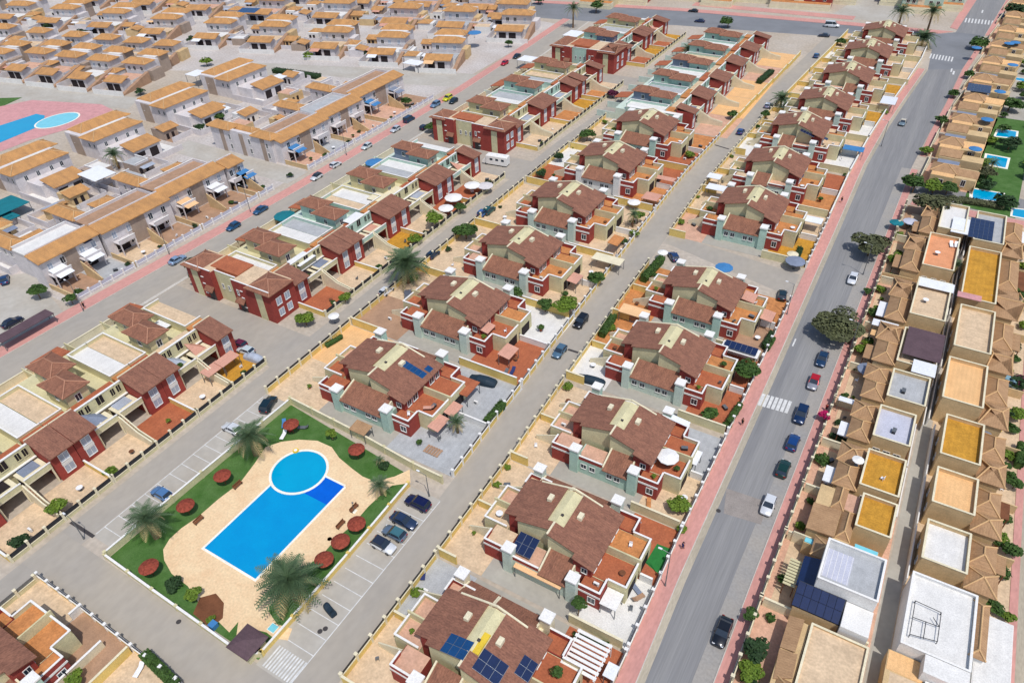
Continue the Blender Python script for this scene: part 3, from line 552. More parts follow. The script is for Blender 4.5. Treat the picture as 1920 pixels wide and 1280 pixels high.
# ================================================================ rows of houses, middle of the picture
FL = ['beige_floor', 'terracotta', 'white_floor', 'pink_floor', 'orange_floor', 'grey_floor', 'brown_floor']
ROAD = [  # x, y, sx, sy, near, far, mint, floors
 (-29.3, 35.8, 1, 1.0, 'left', 'full', 'pale_cream', ('terracotta', 'pink_floor'), 2, ('beige_floor', 'grey_floor', 'terracotta', 'terracotta')),
 (-29.0, 57.3, 1, 1.0, 'right', 'full', 'pale_mint', ('terracotta', 'beige_floor'), 0, ('beige_floor', 'beige_floor', 'white_floor', 'terracotta')),
 (-29.2, 78.6, 1, 1.0, 'right', 'right', 'mint', ('terracotta', 'pink_floor'), 0, ('beige_floor', 'beige_floor', 'beige_floor', 'grey_floor')),
 (-29.9, 101.4, 1, 1.04, 'full', 'full', 'pale_mint', ('terracotta', 'terracotta'), 0, ('white_floor', 'orange_floor', 'terracotta', 'terracotta')),
 (-30.3, 123.3, 1, 1.03, 'full', 'left', 'mint', ('orange_floor', 'terracotta'), 0, ('orange_floor', 'orange_floor', 'brown_floor', 'orange_floor')),
 (-31.4, 161.4, 1, 1.20, 'full', 'full', 'mint', ('orange_floor', 'orange_floor'), 0, ('pink_floor', 'beige_floor', 'ochre_floor', 'beige_floor')),
 (-32.0, 187.0, 1, 1.20, 'left', 'right', 'pale_mint', ('orange_floor', 'beige_floor'), 0, ('beige_floor', 'beige_floor', 'orange_floor', 'terracotta')),
 (-32.2, 214.2, 1, 1.24, 'left', 'right', 'pale_mint', ('beige_floor', 'orange_floor'), 0, ('white_floor', 'beige_floor', 'white_floor', 'beige_floor')),
 (-30.2, 238.0, 1, 1.22, 'full', 'full', 'pale_mint', ('beige_floor', 'beige_floor'), 0, ('beige_floor', 'white_floor', 'white_floor', 'ochre_floor')),
 (-28.6, 265.3, 1, 1.28, 'right', 'full', 'pale_mint', ('beige_floor', 'beige_floor'), 0, ('beige_floor', 'beige_floor', 'beige_floor', 'ochre_floor')),
 (-27.0, 294.0, 1, 1.30, 'full', 'full', 'pale_mint', ('beige_floor', 'beige_floor'), 0, ('beige_floor', 'white_floor', 'beige_floor', 'beige_floor')),
 (-25.6, 321.0, 1, 1.28, 'full', 'full', 'pale_cream', ('beige_floor', 'beige_floor'), 0, ('beige_floor', 'beige_floor', 'beige_floor', 'beige_floor'))]
QREF = {}
GATE = lambda: [1.15, random.choice(['dark_metal', 'steel_panel', 'dark_metal', 'grey_metal'])]
for i, (x, y, sx, sy, nr, fr, mi, fl, sk, pat) in enumerate(ROAD):
    ref = '%s roadside block' % ORD[i]; QREF['R%d' % (i+1)] = (x, y, ref)
    quad_house('block of four brown-roofed homes beside the wide road, '+('nearest the camera' if i == 0 else ORD[i]+' from the near end'), x, y, sx, sy, 0, nr, fr, mi, *fl, skylight=sk, det=2 if i < 7 else 1, seed=i, sz=1.0 if i < 5 else 1.12)
    h = 10.55*sy; x0, x1 = (MSR[0][0], ML[0][0])
    def ln(L, yy):
        for a, c in zip(L, L[1:]):
            if a[1] <= yy <= c[1]: return a[0]+(c[0]-a[0])*(yy-a[1])/(c[1]-a[1])
        return L[-1][0]
    xl = ln(MSR, y)+.25; xr = ln(ML, y)-2.45
    patios(xl, xr, x-7.5*sx, x+7.3*sx, y-h+.1, y, y+h-.1, pat)
    wallrun('garden_wall', 'cream wall with dark panels on the middle street by the '+ref, [(ln(MSR, y-h)+.3, y-h+.2), (ln(MSR, y+h)+.3, y+h-.2)], 1.7, 'yellow_cream', 'pale_cream', panels=GATE() if i < 9 else None, pil=i < 9)
    wallrun('garden_wall', 'pale wall along the pink pavement in front of the '+ref, [(ln(ML, y-h)-2.4, y-h+.2), (ln(ML, y+h)-2.4, y+h-.2)], 1.5, 'pale_cream', 'white_cap', panels=[.9, 'steel_panel'] if i < 6 else None, pil=i < 7)
    wallrun('garden_wall', 'yellow boundary wall on the near side of the '+ref, [(xl+.3, y-h), (x-11.5, y-h)], 1.9, 'yellow_cream', 'pale_cream', pil=False)
    wallrun('garden_wall', 'cream boundary wall by the road on the near side of the '+ref, [(x+6.5, y-h), (xr-.3, y-h)], 1.9, 'cream', 'pale_cream', pil=False)
    wallrun('garden_wall', 'low white wall halving the road-side yard of the '+ref, [(x+12.3, y), (xr-.4, y)], 1.5, 'white', 'white_cap', pil=False)
    wallrun('garden_wall', 'low cream wall halving the street-side yard of the '+ref, [(xl+.4, y), (x-11.4, y)], 1.5, 'yellow_cream', 'pale_cream', pil=False)
INNER = [(-72.4, 72.0, 1.12, 1.13, 'full', 'right', 'mint', ('terracotta', 'terracotta'), ('beige_floor', 'peach_floor', 'grey_floor', 'grey_floor')),
 (-72.3, 96.3, 1.12, 1.12, 'full', 'full', 'pale_mint', ('terracotta', 'terracotta'), ('brown_floor', 'beige_floor', 'terracotta', 'white_floor')),
 (-72.3, 119.8, 1.12, 1.14, 'full', 'full', 'pale_mint', ('orange_floor', 'pink_floor'), ('beige_floor', 'beige_floor', 'beige_floor', 'beige_floor')),
 (-72.8, 144.4, 1.10, 1.18, 'full', 'full', 'pale_mint', ('orange_floor', 'terracotta'), ('beige_floor', 'beige_floor', 'beige_floor', 'beige_floor')),
 (-72.8, 171.1, 1.10, 1.22, 'full', 'full', 'white', ('orange_floor', 'beige_floor'), ('terracotta', 'white_floor', 'orange_floor', 'terracotta')),
 (-73.1, 196.8, 1.10, 1.22, 'full', 'full', 'mint', ('orange_floor', 'beige_floor'), ('beige_floor', 'beige_floor', 'terracotta', 'orange_floor'))]
for i, (x, y, sx, sy, nr, fr, mi, fl, pat) in enumerate(INNER):
    ref = '%s inner block' % ORD[i]; QREF['Q%d' % (i+1)] = (x, y, ref)
    quad_house('block of four brown-roofed homes in the middle row, '+('next to the pool garden' if i == 0 else ORD[i]+' from the pool'), x, y, sx, sy, 0, nr, fr, mi, *fl, seed=20+i, sz=1.0+.03*i)
    h = 10.7*sy; xl = ln(S2R, y)+.3; xr = ln(MSL, y)-.3
    patios(xl, xr, x-7.5*sx, x+7.3*sx, y-h+.1, y, y+h-.1, pat)
    wallrun('garden_wall', 'cream wall with gates on the back street by the '+ref, [(xl, y-h+.2), (xl, y+h-.2)], 1.7, 'yellow_cream', 'pale_cream', panels=GATE())
    wallrun('garden_wall', 'cream wall with white pillars on the middle street beside the '+ref, [(ln(MSL, y-h)-.3, y-h+.2), (ln(MSL, y+h)-.3, y+h-.2)], 1.7, 'yellow_cream', 'white_cap', panels=GATE())
    if i:
        wallrun('garden_wall', 'yellow boundary wall on the near side of the '+ref, [(xl+.3, y-h), (x-12, y-h)], 1.9, 'yellow_cream', 'pale_cream', pil=False); wallrun('garden_wall', 'cream boundary wall by the middle street, near side of the '+ref, [(x+7, y-h), (xr-.3, y-h)], 1.9, 'yellow_cream', 'white_cap', pil=False)
    wallrun('garden_wall', 'low wall across the street-side yard of the '+ref, [(x+13.6, y), (xr-.3, y)], 1.4, 'white', 'white_cap', pil=False)
quad_house('brown-roofed block of homes in the bottom left corner below the pool street', -82.4, -.4, 1.0, 1.0, math.pi/2, 'full', 'full', 'mint', 'orange_floor', 'terracotta', seed=40)
QREF['Q0'] = (-82.4, -.4, 'corner block below the pool street')
sheet('patio', rect(-92.6, -82.6, 6, 15), .03, 'beige_floor'); sheet('patio', rect(-82.4, -71, -20, 15), .03, 'brown_floor'); sheet('patio', rect(-71, -50, -20, 15), .032, 'beige_floor')
wallrun('garden_wall', 'white-topped wall with dark panels on the pool street by the corner block', [(-92.7, 14.9), (-82.3, 14.9), (-71, 14.7), (-50, 14.6)], 1.5, 'yellow_cream', 'white_cap', panels=[1.0, 'dark_metal'])
wallrun('garden_wall', 'grey railed wall of the corner block on the back street', [(-92.7, -14), (-92.7, 14.5)], 1.5, 'cream', 'pale_cream', panels=[.8, 'grey_metal'])
wallrun('garden_wall', 'white-topped inner wall between two patios of the corner block', [(-82.4, 13.2), (-82.4, 15)], 1.5, 'white', 'white_cap', pil=False); wallrun('garden_wall', 'long white-topped wall across the brown patio of the corner block', [(-75, 13.2), (-75, 8), (-75, -2)], 1.5, 'pale_cream', 'white_cap', pil=False); wallrun('garden_wall', 'yellow boundary wall beside the brown patio of the corner block', [(-71, 14.4), (-71, -10)], 1.7, 'yellow_cream', 'pale_cream', pil=False)
# ---- terraces along the avenue
AV = [(23.2, 17.5, 0), (40.8, 17.5, 0), (58.0, 16.8, 0), (93.0, 18.6, 0), (111.2, 17.6, 1), (130.2, 20.2, 0), (149.2, 17.6, 1), (188.5, 21.6, 0), (210.5, 22.2, 1), (231.5, 18, 0), (272.5, 22.5, 1), (294.5, 21, 0)]
for i, (y, L, mi) in enumerate(AV):
    ref = '%s avenue terrace' % ORD[i]; QREF['A%d' % (i+1)] = (-119.2, y, ref)
    terrace_house(('mint' if mi else 'cream')+' terraced house with red bays by the avenue, '+ORD[i]+' from the near end', -119.2, y, L, bool(mi), seed=60+i, det=2 if i < 7 else 1)
    sheet('patio', rect(-107.2, -99.4, y-L/2, y), .03, random.choice(['terracotta', 'orange_floor', 'beige_floor'])); sheet('patio', rect(-107.2, -99.4, y, y+L/2), .03, random.choice(['terracotta', 'beige_floor', 'ochre_floor']))
    sheet('patio', rect(-138.5, -132.7, y-L/2, y+L/2), .03, random.choice(['beige_floor', 'terracotta', 'grey_floor']))
    wallrun('garden_wall', 'row of dark gates and cream pillars in front of the '+ref, [(-99.2, y-L/2+.1), (-99.2, y+L/2-.1)], 1.6, 'cream', 'pale_cream', panels=[.7, 'dark_metal'])
    wallrun('garden_wall', 'low yard wall on the avenue behind the '+ref, [(-138.6, y-L/2+.1), (-138.6, y+L/2-.1)], 1.6, 'pale_cream', 'pale_cream', pil=False)
    wallrun('garden_wall', 'side wall of the front yard of the '+ref, [(-107, y-L/2), (-99.5, y-L/2)], 1.3, 'yellow_cream', 'white_cap', pil=False)
end_house('red end house with two little brown roofs facing the near parking court', -119.2, 77.0, 6.8, seed=1)
end_house('red end house with two little brown roofs behind the white caravan', -119.2, 170.8, 7.0, seed=2)
end_house('red and mint end house of the farthest avenue terrace', -119.2, 249.2, 12.0, mint=True, seed=3)
# ---- bluish terraces between the far ends of the back street and the middle street
for i, (y, L) in enumerate(((219.0, 17), (236.6, 18), (254.5, 17.5), (272, 17.5), (289.6, 17.5))):
    ref = '%s bluish terrace' % ORD[i]; QREF['C%d' % (i+1)] = (-75.5, y, ref)
    terrace_house('mint terraced house with brown roofs beyond the gabled blocks, '+ORD[i]+' from the near end', -75.5, y, L, True, 'mint terraced houses of the inner row', det=1, seed=80+i)
    sheet('patio', rect(-63, -52, y-L/2, y+L/2), .03, random.choice(['beige_floor', 'peach_floor', 'pink_floor'])); wallrun('garden_wall', 'yellow wall on the middle street in front of the '+ref, [(-54.3+i*.7, y-L/2+.1), (-53.9+i*.7, y+L/2-.1)], 1.6, 'yellow_cream', 'pale_cream')
t = thing('end_wall_house', 'plain mint and cream end wall of the inner bluish terrace row', 'house', (-75.5, 209.0, 0)); block(t, 'wall', -9, 9, 0, 1.5, 0, 5.2, 'mint'); block(t, 'wall_panel', -6, -1, -.12, 0, 0, 4.6, 'cream'); block(t, 'wall_panel', 1, 4, -.12, 0, 0, 4.9, 'cream'); block(t, 'coping', -9.1, 9.1, -.05, 1.55, 5.2, 5.3, 'white_cap')
# ================================================================ the ochre-roofed quarter on the left
def ochre_front(label, y0, y1, wing=True, ref='', seed=0, xo=0.0):
    """two-storey house of the row along the avenue: long hipped roof, a wing behind, forecourt and awnings in front"""
    rg = random.Random(seed); t = thing('ochre_house', label, 'house', (-166.5+xo, (y0+y1)/2, 0), 0, 'ochre-roofed houses along the avenue'); h = (y1-y0)/2; t.scale = (1, 1, 1.25); st = rg.choice([0, 1.2])
    block(t, 'wall', -2.2, 2.2, -h, h, 0, 5.4, 'lilac_white'); block(t, 'wall_panel', 2.2, 2.26, -h*.25, h*.2, 0, 5.2, 'greige')
    b = MB(); b.slab([(-1.7, -h-.4, 6.3), (2.9, -h-.4, 5.45), (2.9, h+.2, 5.45), (-1.7, h+.2, 6.3)], .16); part(t, 'roof', b, 'ochre_tile_x'); block(t, 'roof_kerb', -2.0, -1.7, -h, h, 5.4, 6.5, 'lilac_white')
    if wing:
        block(t, 'wing', -20.0, -2.2, -h+1.0, -h+4.6, 0, 5.2, 'lilac_white'); part(t, 'wing_roof', MB().hip(-21.5, -9.8, -h+.5, -h+5.1, 5.25, 6.3, 'x'), 'ochre_tile_y')
        block(t, 'roof_deck', -9.6, -3.3, -h+.8, h-.5, 5.0, 5.3, rg.choice(['grey_floor', 'white_floor', 'brown_floor'])); block(t, 'low_wall', -9.5, -3.4, h-.5, h-.3, 0, 5.9, 'lilac_white')
        for xx in (-17, -14, -11.5): window(t, xx, -h+1.0, 3.2, '-y', .9, 1.1)
        parapet(t, [(-9.5, -h+1), (-9.5, h-.6)], 5.3, .5, 'lilac_white'); block(t, 'lower_house', -9.8, -3, -h+4.6, h-.4, 0, 4.98, 'lilac_white')
    for yy in (-h*.72, -h*.3, h*.36, h*.76):
        window(t, 2.2, yy, 3.2, '+x', 1.1, 1.3, 'white_cap', rg.choice(['glass', 'shutter'])); window(t, 2.2, yy, .7, '+x', 1.2, 1.6, 'white_cap', 'dark')
    for k, yy in enumerate((-h*.6, h*.45)):
        o = block(t, 'porch', 2.26, 5.0, yy-2.2, yy+2.2, 2.5, 2.7, 'lilac_white'); parapet(t, [(4.95, yy-2.2), (4.95, yy+2.2)], 2.7, .7, 'lilac_white')
        for d in (-2.0, 2.0): block(t, 'pillar', 4.7, 4.95, yy+d-.12, yy+d+.12, 0, 2.5, 'lilac_white')
        block(t, 'painted_porch_shade', 2.27, 2.31, yy-1.7, yy+1.7, .1, 2.3, 'dark')  # thin dark sheet paints the shade under the porch
        if rg.random() < .6: part(t, 'awning', MB().slab([(2.3, yy-1.8, 3.4), (6.6, yy-1.8, 2.75), (6.6, yy+1.8, 2.75), (2.3, yy+1.8, 3.4)], .05), rg.choice(['awning_white', 'canvas_grey', 'awning_blue', 'awning_peach', 'shutter', 'pale_mint']))
    b = MB(); b.add([(5.0, -.12, 0), (11.6, -.12, 0), (11.6, -.12, 1.0), (5.0, -.12, 3.2), (5.0, .12, 0), (11.6, .12, 0), (11.6, .12, 1.0), (5.0, .12, 3.2)], [(0, 1, 2, 3), (7, 6, 5, 4), (3, 2, 6, 7), (1, 5, 6, 2)]); part(t, 'stair_wall', b, 'tan_wall')
    for i in range(7): block(t, 'step', 5.0+i*.45, 5.45+i*.45, .13, 1.2, 0, 2.6-i*.34, 'brown_floor')
    sheet('patio', rect(-164+xo, -153.8, y0, (y0+y1)/2), .03, rg.choice(['pink_floor', 'beige_floor', 'brown_floor'])); sheet('patio', rect(-164+xo, -153.8, (y0+y1)/2, y1), .03, rg.choice(['pink_floor', 'grey_floor', 'brown_floor']))
    wallrun('garden_wall', 'pale wall with lilac gates before the '+ref, [(-153.7, y0+.1), (-153.7, y1-.1)], 1.5, 'lilac_white', 'white_cap', panels=[.6, 'lilac_floor'])
    wallrun('garden_wall', 'beige side wall in the forecourt of the '+ref, [(-164+xo, y0), (-153.9, y0)], 1.3, 'tan_wall', 'tan_wall', pil=False)
    return t
FR = [(62, 77), (77.6, 97), (97.6, 116.6), (136.5, 157), (157.6, 174.6), (175.2, 200)]
for i, (a, c) in enumerate(FR):
    ref = '%s ochre avenue house' % ORD[i]; QREF['T%d' % (i+1)] = (-166.5, (a+c)/2, ref)
    ochre_front('ochre-roofed house row beside the avenue, '+ORD[i]+' from the near end', a, c, True, ref, seed=100+i, xo=(0, .8, -.6, 1.2, 0, -2.2)[i])
ochre_front('short ochre-roofed end house beside the left parking court', 117.2, 122.5, False, 'ochre end house by the left court', seed=120, xo=.4)
# tall white end of the second group, seen across the court
t = thing('end_house', 'tall whitish end house with brown pilasters at the left parking court', 'house', (-178, 135.6, 0)); t.scale = (1, 1, 1.32)
block(t, 'wall', -14, 12, 0, 1.2, 0, 5.6, 'lilac_white'); block(t, 'wall', -12, 8, 1.2, 6, 0, 4.6, 'lilac_white')
for xx in (-10, -1.5, 7.5): block(t, 'pilaster', xx, xx+1.6, -.15, 0, 0, 5.2, 'greige')
part(t, 'roof', MB().hip(-15, -5, -.6, 4.6, 5.62, 6.6, 'x'), 'ochre_tile_y'); part(t, 'roof', MB().hip(4, 12.8, -.6, 4.2, 5.62, 6.6, 'x'), 'ochre_tile_y')
for xx in (-6, 2.5, 10): window(t, xx, 0, 3.2, '-y', .8, 1.2); window(t, xx, 0, .9, '-y', .8, 1.2)
# paired long roofs
def twin_house(label, x, y, L, seed=0):
    rg = random.Random(seed); t = thing('twin_roof_house', label, 'house', (x, y, 0), 0, 'ochre houses with paired roofs'); t.scale = (1, 1, 1.25); h = L/2
    block(t, 'wall', -5.6, 9.8, -h+.6, h-.6, 0, 5.3, 'lilac_white'); block(t, 'wall_panel', -3, 1.5, -h+.5, -h+.6, 0, 5.0, 'greige')
    part(t, 'roof', MB().hip(-6.4, .8, -h+2, h+2.0, 5.32, 6.5, 'y'), 'ochre_tile_x'); part(t, 'roof', MB().hip(3.0, 10.4, -h-.3, h-.6, 5.32, 6.5, 'y'), 'ochre_tile_x')
    block(t, 'light_well', .9, 2.9, -h*.4, h*.7, 5.3, 5.34, 'white_floor')
    for yy in (-h*.6, -.2*h, .25*h, .6*h): window(t, 9.8, yy, 3.0, '+x', .9, 1.1)
    block(t, 'annex', 9.8, 17.0, -h*.65, h*.55, 0, 2.9, 'lilac_white')
    o = block(t, 'porch_house', 16.8, 21.6, -h*.5, h*.5, 0, 3.0, 'lilac_white'); part(t, 'porch_roof', MB().slab([(16.0, -h*.56, 4.1), (22.0, -h*.56, 3.1), (22.0, h*.56, 3.1), (16.0, h*.56, 4.1)], .15), 'ochre_tile_x')
    for yy in (-h*.28, h*.22): block(t, 'painted_porch_shade', 21.6, 21.64, yy-1.4, yy+1.4, .1, 2.3, 'dark')  # porch shade painted as dark sheets on the front
    for xx in (-2, 6, 8.5): window(t, xx, -h+.6, 3.1, '-y', .8, 1.0)
    block(t, 'front_wall', 25.5, 25.7, -h, h, 0, 1.4, 'lilac_white'); block(t, 'side_wall', 10, 25.5, -h-.1, -h+.1, 0, 1.6, 'lilac_white'); sheet('patio', rect(x+10, x+25.4, y-h, y+h), .03, rg.choice(['pink_floor', 'white_floor', 'brown_floor']))
    return t
for i, (x, y, L) in enumerate(((-228.0, 68.5, 17), (-226.0, 95.0, 18), (-226.5, 121.0, 18), (-229.5, 149.5, 19), (-230.5, 178.0, 19))):
    QREF['U%d' % (i+1)] = (x, y, '%s twin-roof house from the near end' % ORD[i])
    twin_house('ochre house with two long parallel roofs in the second row, '+ORD[i]+' from the near end', x, y, L, 130+i)
# rows beyond the inner street, turned about twenty degrees
def back_house(label, p, ang, w=12.5, seed=0, kind=0, group='white houses of the far rows', sc=1.0):
    rg = random.Random(seed); t = thing('white_house', label, 'house', (p[0], p[1], 0), R(ang), group); t.scale = (sc*1.08, sc, 1.22); h = w/2
    block(t, 'wall', -h+.6, h-.6, -.2, 7.4, 0, 5.3, 'lilac_white')
    part(t, 'roof', MB().hip(-h, h, -1.0, 5.0, 5.34, 6.6, 'x'), 'ochre_tile_y')
    if kind != 1:
        part(t, 'rear_roof', MB().hip(-h-1.2, h-1.4, 9.4, 15.2, 5.34, 6.6, 'x'), 'ochre_tile_y'); block(t, 'rear_wall', -h-.4, h-2.0, 7.41, 14.6, 0, 5.32, 'greige' if rg.random() < .4 else 'lilac_white'); block(t, 'light_well', -h*.5, h*.6, 7.5, 9.3, 5.33, 5.4, 'white_floor')
    for xx in (-h*.55, -.1*h, h*.5): window(t, xx, -.2, 3.1, '-y', 1.1, 1.2, 'white_cap', rg.choice(['glass', 'shutter', 'dark']))
    block(t, 'side_wall', h-.6, h+1.4, 0, 6, 0, 3.2, rg.choice(['greige', 'lilac_white', 'tan_wall']))
    y0 = -13.5
    block(t, 'porch_house', -h+1.6, h-1.8, y0+.6, y0+5.2, 0, 2.9, 'lilac_white')
    part(t, 'porch_roof', MB().slab([(-h+1.0, y0, 2.95), (h-1.2, y0, 2.95), (h-1.2, y0+4.6, 3.9), (-h+1.0, y0+4.6, 3.9)], .15), 'ochre_tile_y')
    for xx in (-h*.38, h*.2): block(t, 'painted_porch_shade', xx-1.3, xx+1.3, y0+.55, y0+.6, .2, 2.3, 'dark')  # dark sheets stand for the shade inside the porch
    block(t, 'courtyard_wall', -h-1.0, -h-.8, y0-3.6, -.4, 0, 1.9, 'lilac_white'); block(t, 'courtyard_wall', -h-1.0, h+1.6, y0-3.8, y0-3.6, 0, 1.5, 'white'); block(t, 'linking_block', -h+1.2, h-1, y0+5.2, -1.4, 0, 2.4, rg.choice(['lilac_white', 'white', 'tan_wall'])); block(t, 'linking_deck', -h+1.3, h-1.1, y0+5.3, -1.5, 2.402, 2.45, rg.choice(['grey_floor', 'beige_floor', 'white_floor', 'pink_floor']))
    b = MB(); b.add([(h-.4, y0-3, 0), (h+.9, y0-3, 0), (h+.9, -1.2, 0), (h-.4, -1.2, 0), (h-.4, -1.2, 3.3), (h+.9, -1.2, 3.3), (h-.4, y0-3, .3), (h+.9, y0-3, .3)], [(6, 7, 5, 4), (1, 2, 5, 7), (3, 0, 6, 4), (0, 1, 7, 6)]); part(t, 'stairs', b, 'brown_floor')
    if rg.random() < .4: part(t, 'awning', MB().slab([(-h+1.6, y0-2.4, 2.5), (-h+5.2, y0-2.4, 2.5), (-h+5.2, y0, 2.9), (-h+1.6, y0, 2.9)], .05), rg.choice(['awning_white', 'awning_peach', 'awning_pink', 'canvas_grey']))
    return t
ROWS = [  # name, list of (x, y), angle, width
 ('by the pink pool street', [(-340, 152), (-323, 159.5), (-306, 162), (-289, 164.5), (-272, 168)], 12, 10.5, 0, 1.0),
 ('in the second line back', [(-376, 175), (-353, 178), (-331, 181), (-313.5, 184), (-297, 186.5), (-281, 189)], 18, 9.0, 1, 1.0),
 ('behind the hedge and inner street', [(-286, 222), (-259, 228), (-227, 232.5), (-200, 236), (-174.5, 239)], 18, 12.5, 0, 1.0),
 ('in the third line on the far left', [(-441, 199), (-411, 204), (-381, 209), (-349, 214), (-316, 217)], 18, 12.5, 0, 1.0),
 ('in the fourth line back', [(-402, 247), (-367, 252), (-330, 256), (-294, 262), (-259, 270), (-223, 275), (-196, 280), (-169, 285)], 16, 12.5, 1, 1.1),
 ('in the fifth line back', [(-474, 250), (-440, 252), (-372, 280), (-336, 286), (-300, 292), (-262, 297), (-230, 303), (-202, 309), (-180, 300)], 16, 12.5, 0, 1.1),
 ('in the sixth line back', [(-470, 282), (-430, 290), (-390, 305), (-352, 312), (-312, 320), (-276, 326), (-240, 334), (-207, 340)], 16, 13.5, 0, 1.25),
 ('in the farthest line near the top edge', [(-480, 330), (-436, 338), (-392, 345), (-350, 352), (-308, 360), (-268, 368), (-228, 376)], 16, 13.5, 0, 1.3)]
for r_, (nm, pts, an, w, kd, sc) in enumerate(ROWS):
    for i, p in enumerate(pts):
        QREF['B%d_%d' % (r_, i)] = (p[0], p[1], '%s white house %s' % (ORD[i], nm))
        back_house('ochre-roofed white house '+nm+', '+ORD[i]+' from left', p, an, w, 200+r_*20+i, kd, 'white ochre-roofed houses '+nm, sc)
# the far-left pool
p0, p1, p2, p3 = P(-30, 250), P(0, 268), P(90, 235), P(78, 213)
sheet('pool_terrace', [P(-60, 212), P(60, 188), P(190, 196), P(215, 208), P(150, 236), P(60, 262), P(0, 285), P(-80, 310)], .04, 'pink_deck'); sheet('lawn', [P(-60, 186), P(42, 183), P(0, 202), P(-60, 208)], .035, 'grass')
t = thing('swimming_pool', 'turquoise pool on pink paving at the left edge of the picture', 'pool', (p1.x, p1.y, 0)); rel = lambda p: (p.x-p1.x, p.y-p1.y)
L_ = [P(-60, 262), P(0, 236), P(68, 214), P(84, 217), P(82, 234), P(0, 268), P(-50, 288)]
part(t, 'water', MB().slab([(*rel(p), .08) for p in L_], .02), 'pool_water_round'); 
cc = P(108, 226); part(t, 'shallow_end', MB().slab([(cc.x-p1.x+5.6*math.cos(a*.2618), cc.y-p1.y+7.2*math.sin(a*.2618), .10) for a in range(24)], .02), 'pool_pale'); part(t, 'coping', MB().slab([(cc.x-p1.x+6.1*math.cos(a*.2618), cc.y-p1.y+7.8*math.sin(a*.2618), .09) for a in range(24)], .03), 'coping')
# carport, teal net, white canopy roofs
def flatroof(name, label, cat, px, z, lx, ly, m, rz=0, posts=True, tilt=0.0, th=.12, group=None):
    p = P(px[0], px[1], z); t = thing(name, label, cat, (p.x, p.y, 0), R(rz), group)
    part(t, 'roof', MB().slab([(-lx/2, -ly/2, z-tilt), (lx/2, -ly/2, z-tilt), (lx/2, ly/2, z+tilt), (-lx/2, ly/2, z+tilt)], th), m)
    if posts:
        for sx in (-1, 1):
            for sy in (-1, 1): block(t, 'post', sx*(lx/2-.2)-.06, sx*(lx/2-.2)+.06, sy*(ly/2-.2)-.06, sy*(ly/2-.2)+.06, 0, z+sy*tilt-th, 'grey_metal')
    return t
flatroof('carport', 'mauve-roofed carport beside the pink pavement at the left edge', 'carport', (45, 610), 2.5, 3.2, 11.5, 'purple_roof')
flatroof('sports_net_roof', 'dark teal canopy cut by the left edge of the picture', 'canopy', (8, 385), 3.0, 9, 9, 'awning_teal'); flatroof('sports_net_roof', 'lower teal canopy cut by the left edge of the picture', 'canopy', (5, 405), 2.2, 8, 5, 'awning_teal')
flatroof('canopy', 'big white canopy between the ochre roofs left of the palm', 'canopy', (181, 325), 5.0, 9, 6.5, 'awning_white', -4); flatroof('canopy', 'white canopy roof with blue side beside the third ochre house', 'canopy', (318, 330), 4.5, 4.2, 4, 'awning_white')
flatroof('canopy', 'white canopy by the far pair of long ochre roofs', 'canopy', (368, 137), 4.5, 6, 6, 'awning_white'); flatroof('canopy', 'white garage canopy with two pale doors on the inner street', 'canopy', (776, 117), 3.0, 7.5, 5, 'awning_white'); flatroof('canopy', 'small white canopy beside the dark hedge', 'canopy', (525, 143), 3.2, 5, 4, 'awning_white')
# low courtyard houses that fill the ground between the rows
def court_house(label, x, y, ang, w, d, seed, group):
    rg = random.Random(seed); t = thing('courtyard_house', label, 'house', (x, y, 0), R(ang), group); h = rg.uniform(2.6, 3.2); z2 = rg.random() < .35
    block(t, 'wall', -w/2, w/2*rg.uniform(.1, .5), 0, d, 0, h, rg.choice(['lilac_white', 'lilac_white', 'white', 'tan_wall', 'greige'])); xr = w/2*.1
    if rg.random() < .72: part(t, 'roof', MB().slab([(-w/2-.3, -.4, h), (w*.22, -.4, h), (w*.22, d*.55, h+.9), (-w/2-.3, d*.55, h+.9)], .14) if rg.random() < .6 else MB().hip(-w/2-.3, w*.2, d*.2, d+.3, h+.03, h+1.0), 'ochre_tile_y')
    else: block(t, 'roof_deck', -w/2+.1, w*.04, .1, d-.1, h+.002, h+.06, rg.choice(['grey_floor', 'white_floor', 'beige_floor', 'pink_floor'])); parapet(t, [(-w/2+.1, .1), (w*.04, .1), (w*.04, d-.1)], h, .6, 'lilac_white')
    for xx in (-w*.36, -w*.12): block(t, 'opening', xx-.5, xx+.5, -.03, 0, .2, 2.0, 'dark')
    block(t, 'yard_wall', -w/2, w/2, -d*.55-.2, -d*.55, 0, 1.7, 'lilac_white'); block(t, 'yard_wall', w/2-.1, w/2+.1, -d*.55, d, 0, 1.9, 'lilac_white'); block(t, 'yard_wall', w*.3, w*.5-.1, d-.2, d, 0, 2.2, 'lilac_white')
    block(t, 'yard_floor', -w/2, w/2-.1, -d*.55, -.01, 0, .06, rg.choice(['pink_floor', 'white_floor', 'grey_floor', 'beige_floor', 'brown_floor']))
    if rg.random() < .5: part(t, 'awning', MB().slab([(-w*.4, -2.2, 2.3), (w*.1, -2.2, 2.3), (w*.1, -.45, 2.6), (-w*.4, -.45, 2.6)], .05), rg.choice(['awning_white', 'canvas_grey', 'shutter', 'awning_peach', 'awning_pink']))
    return t
k_ = 0
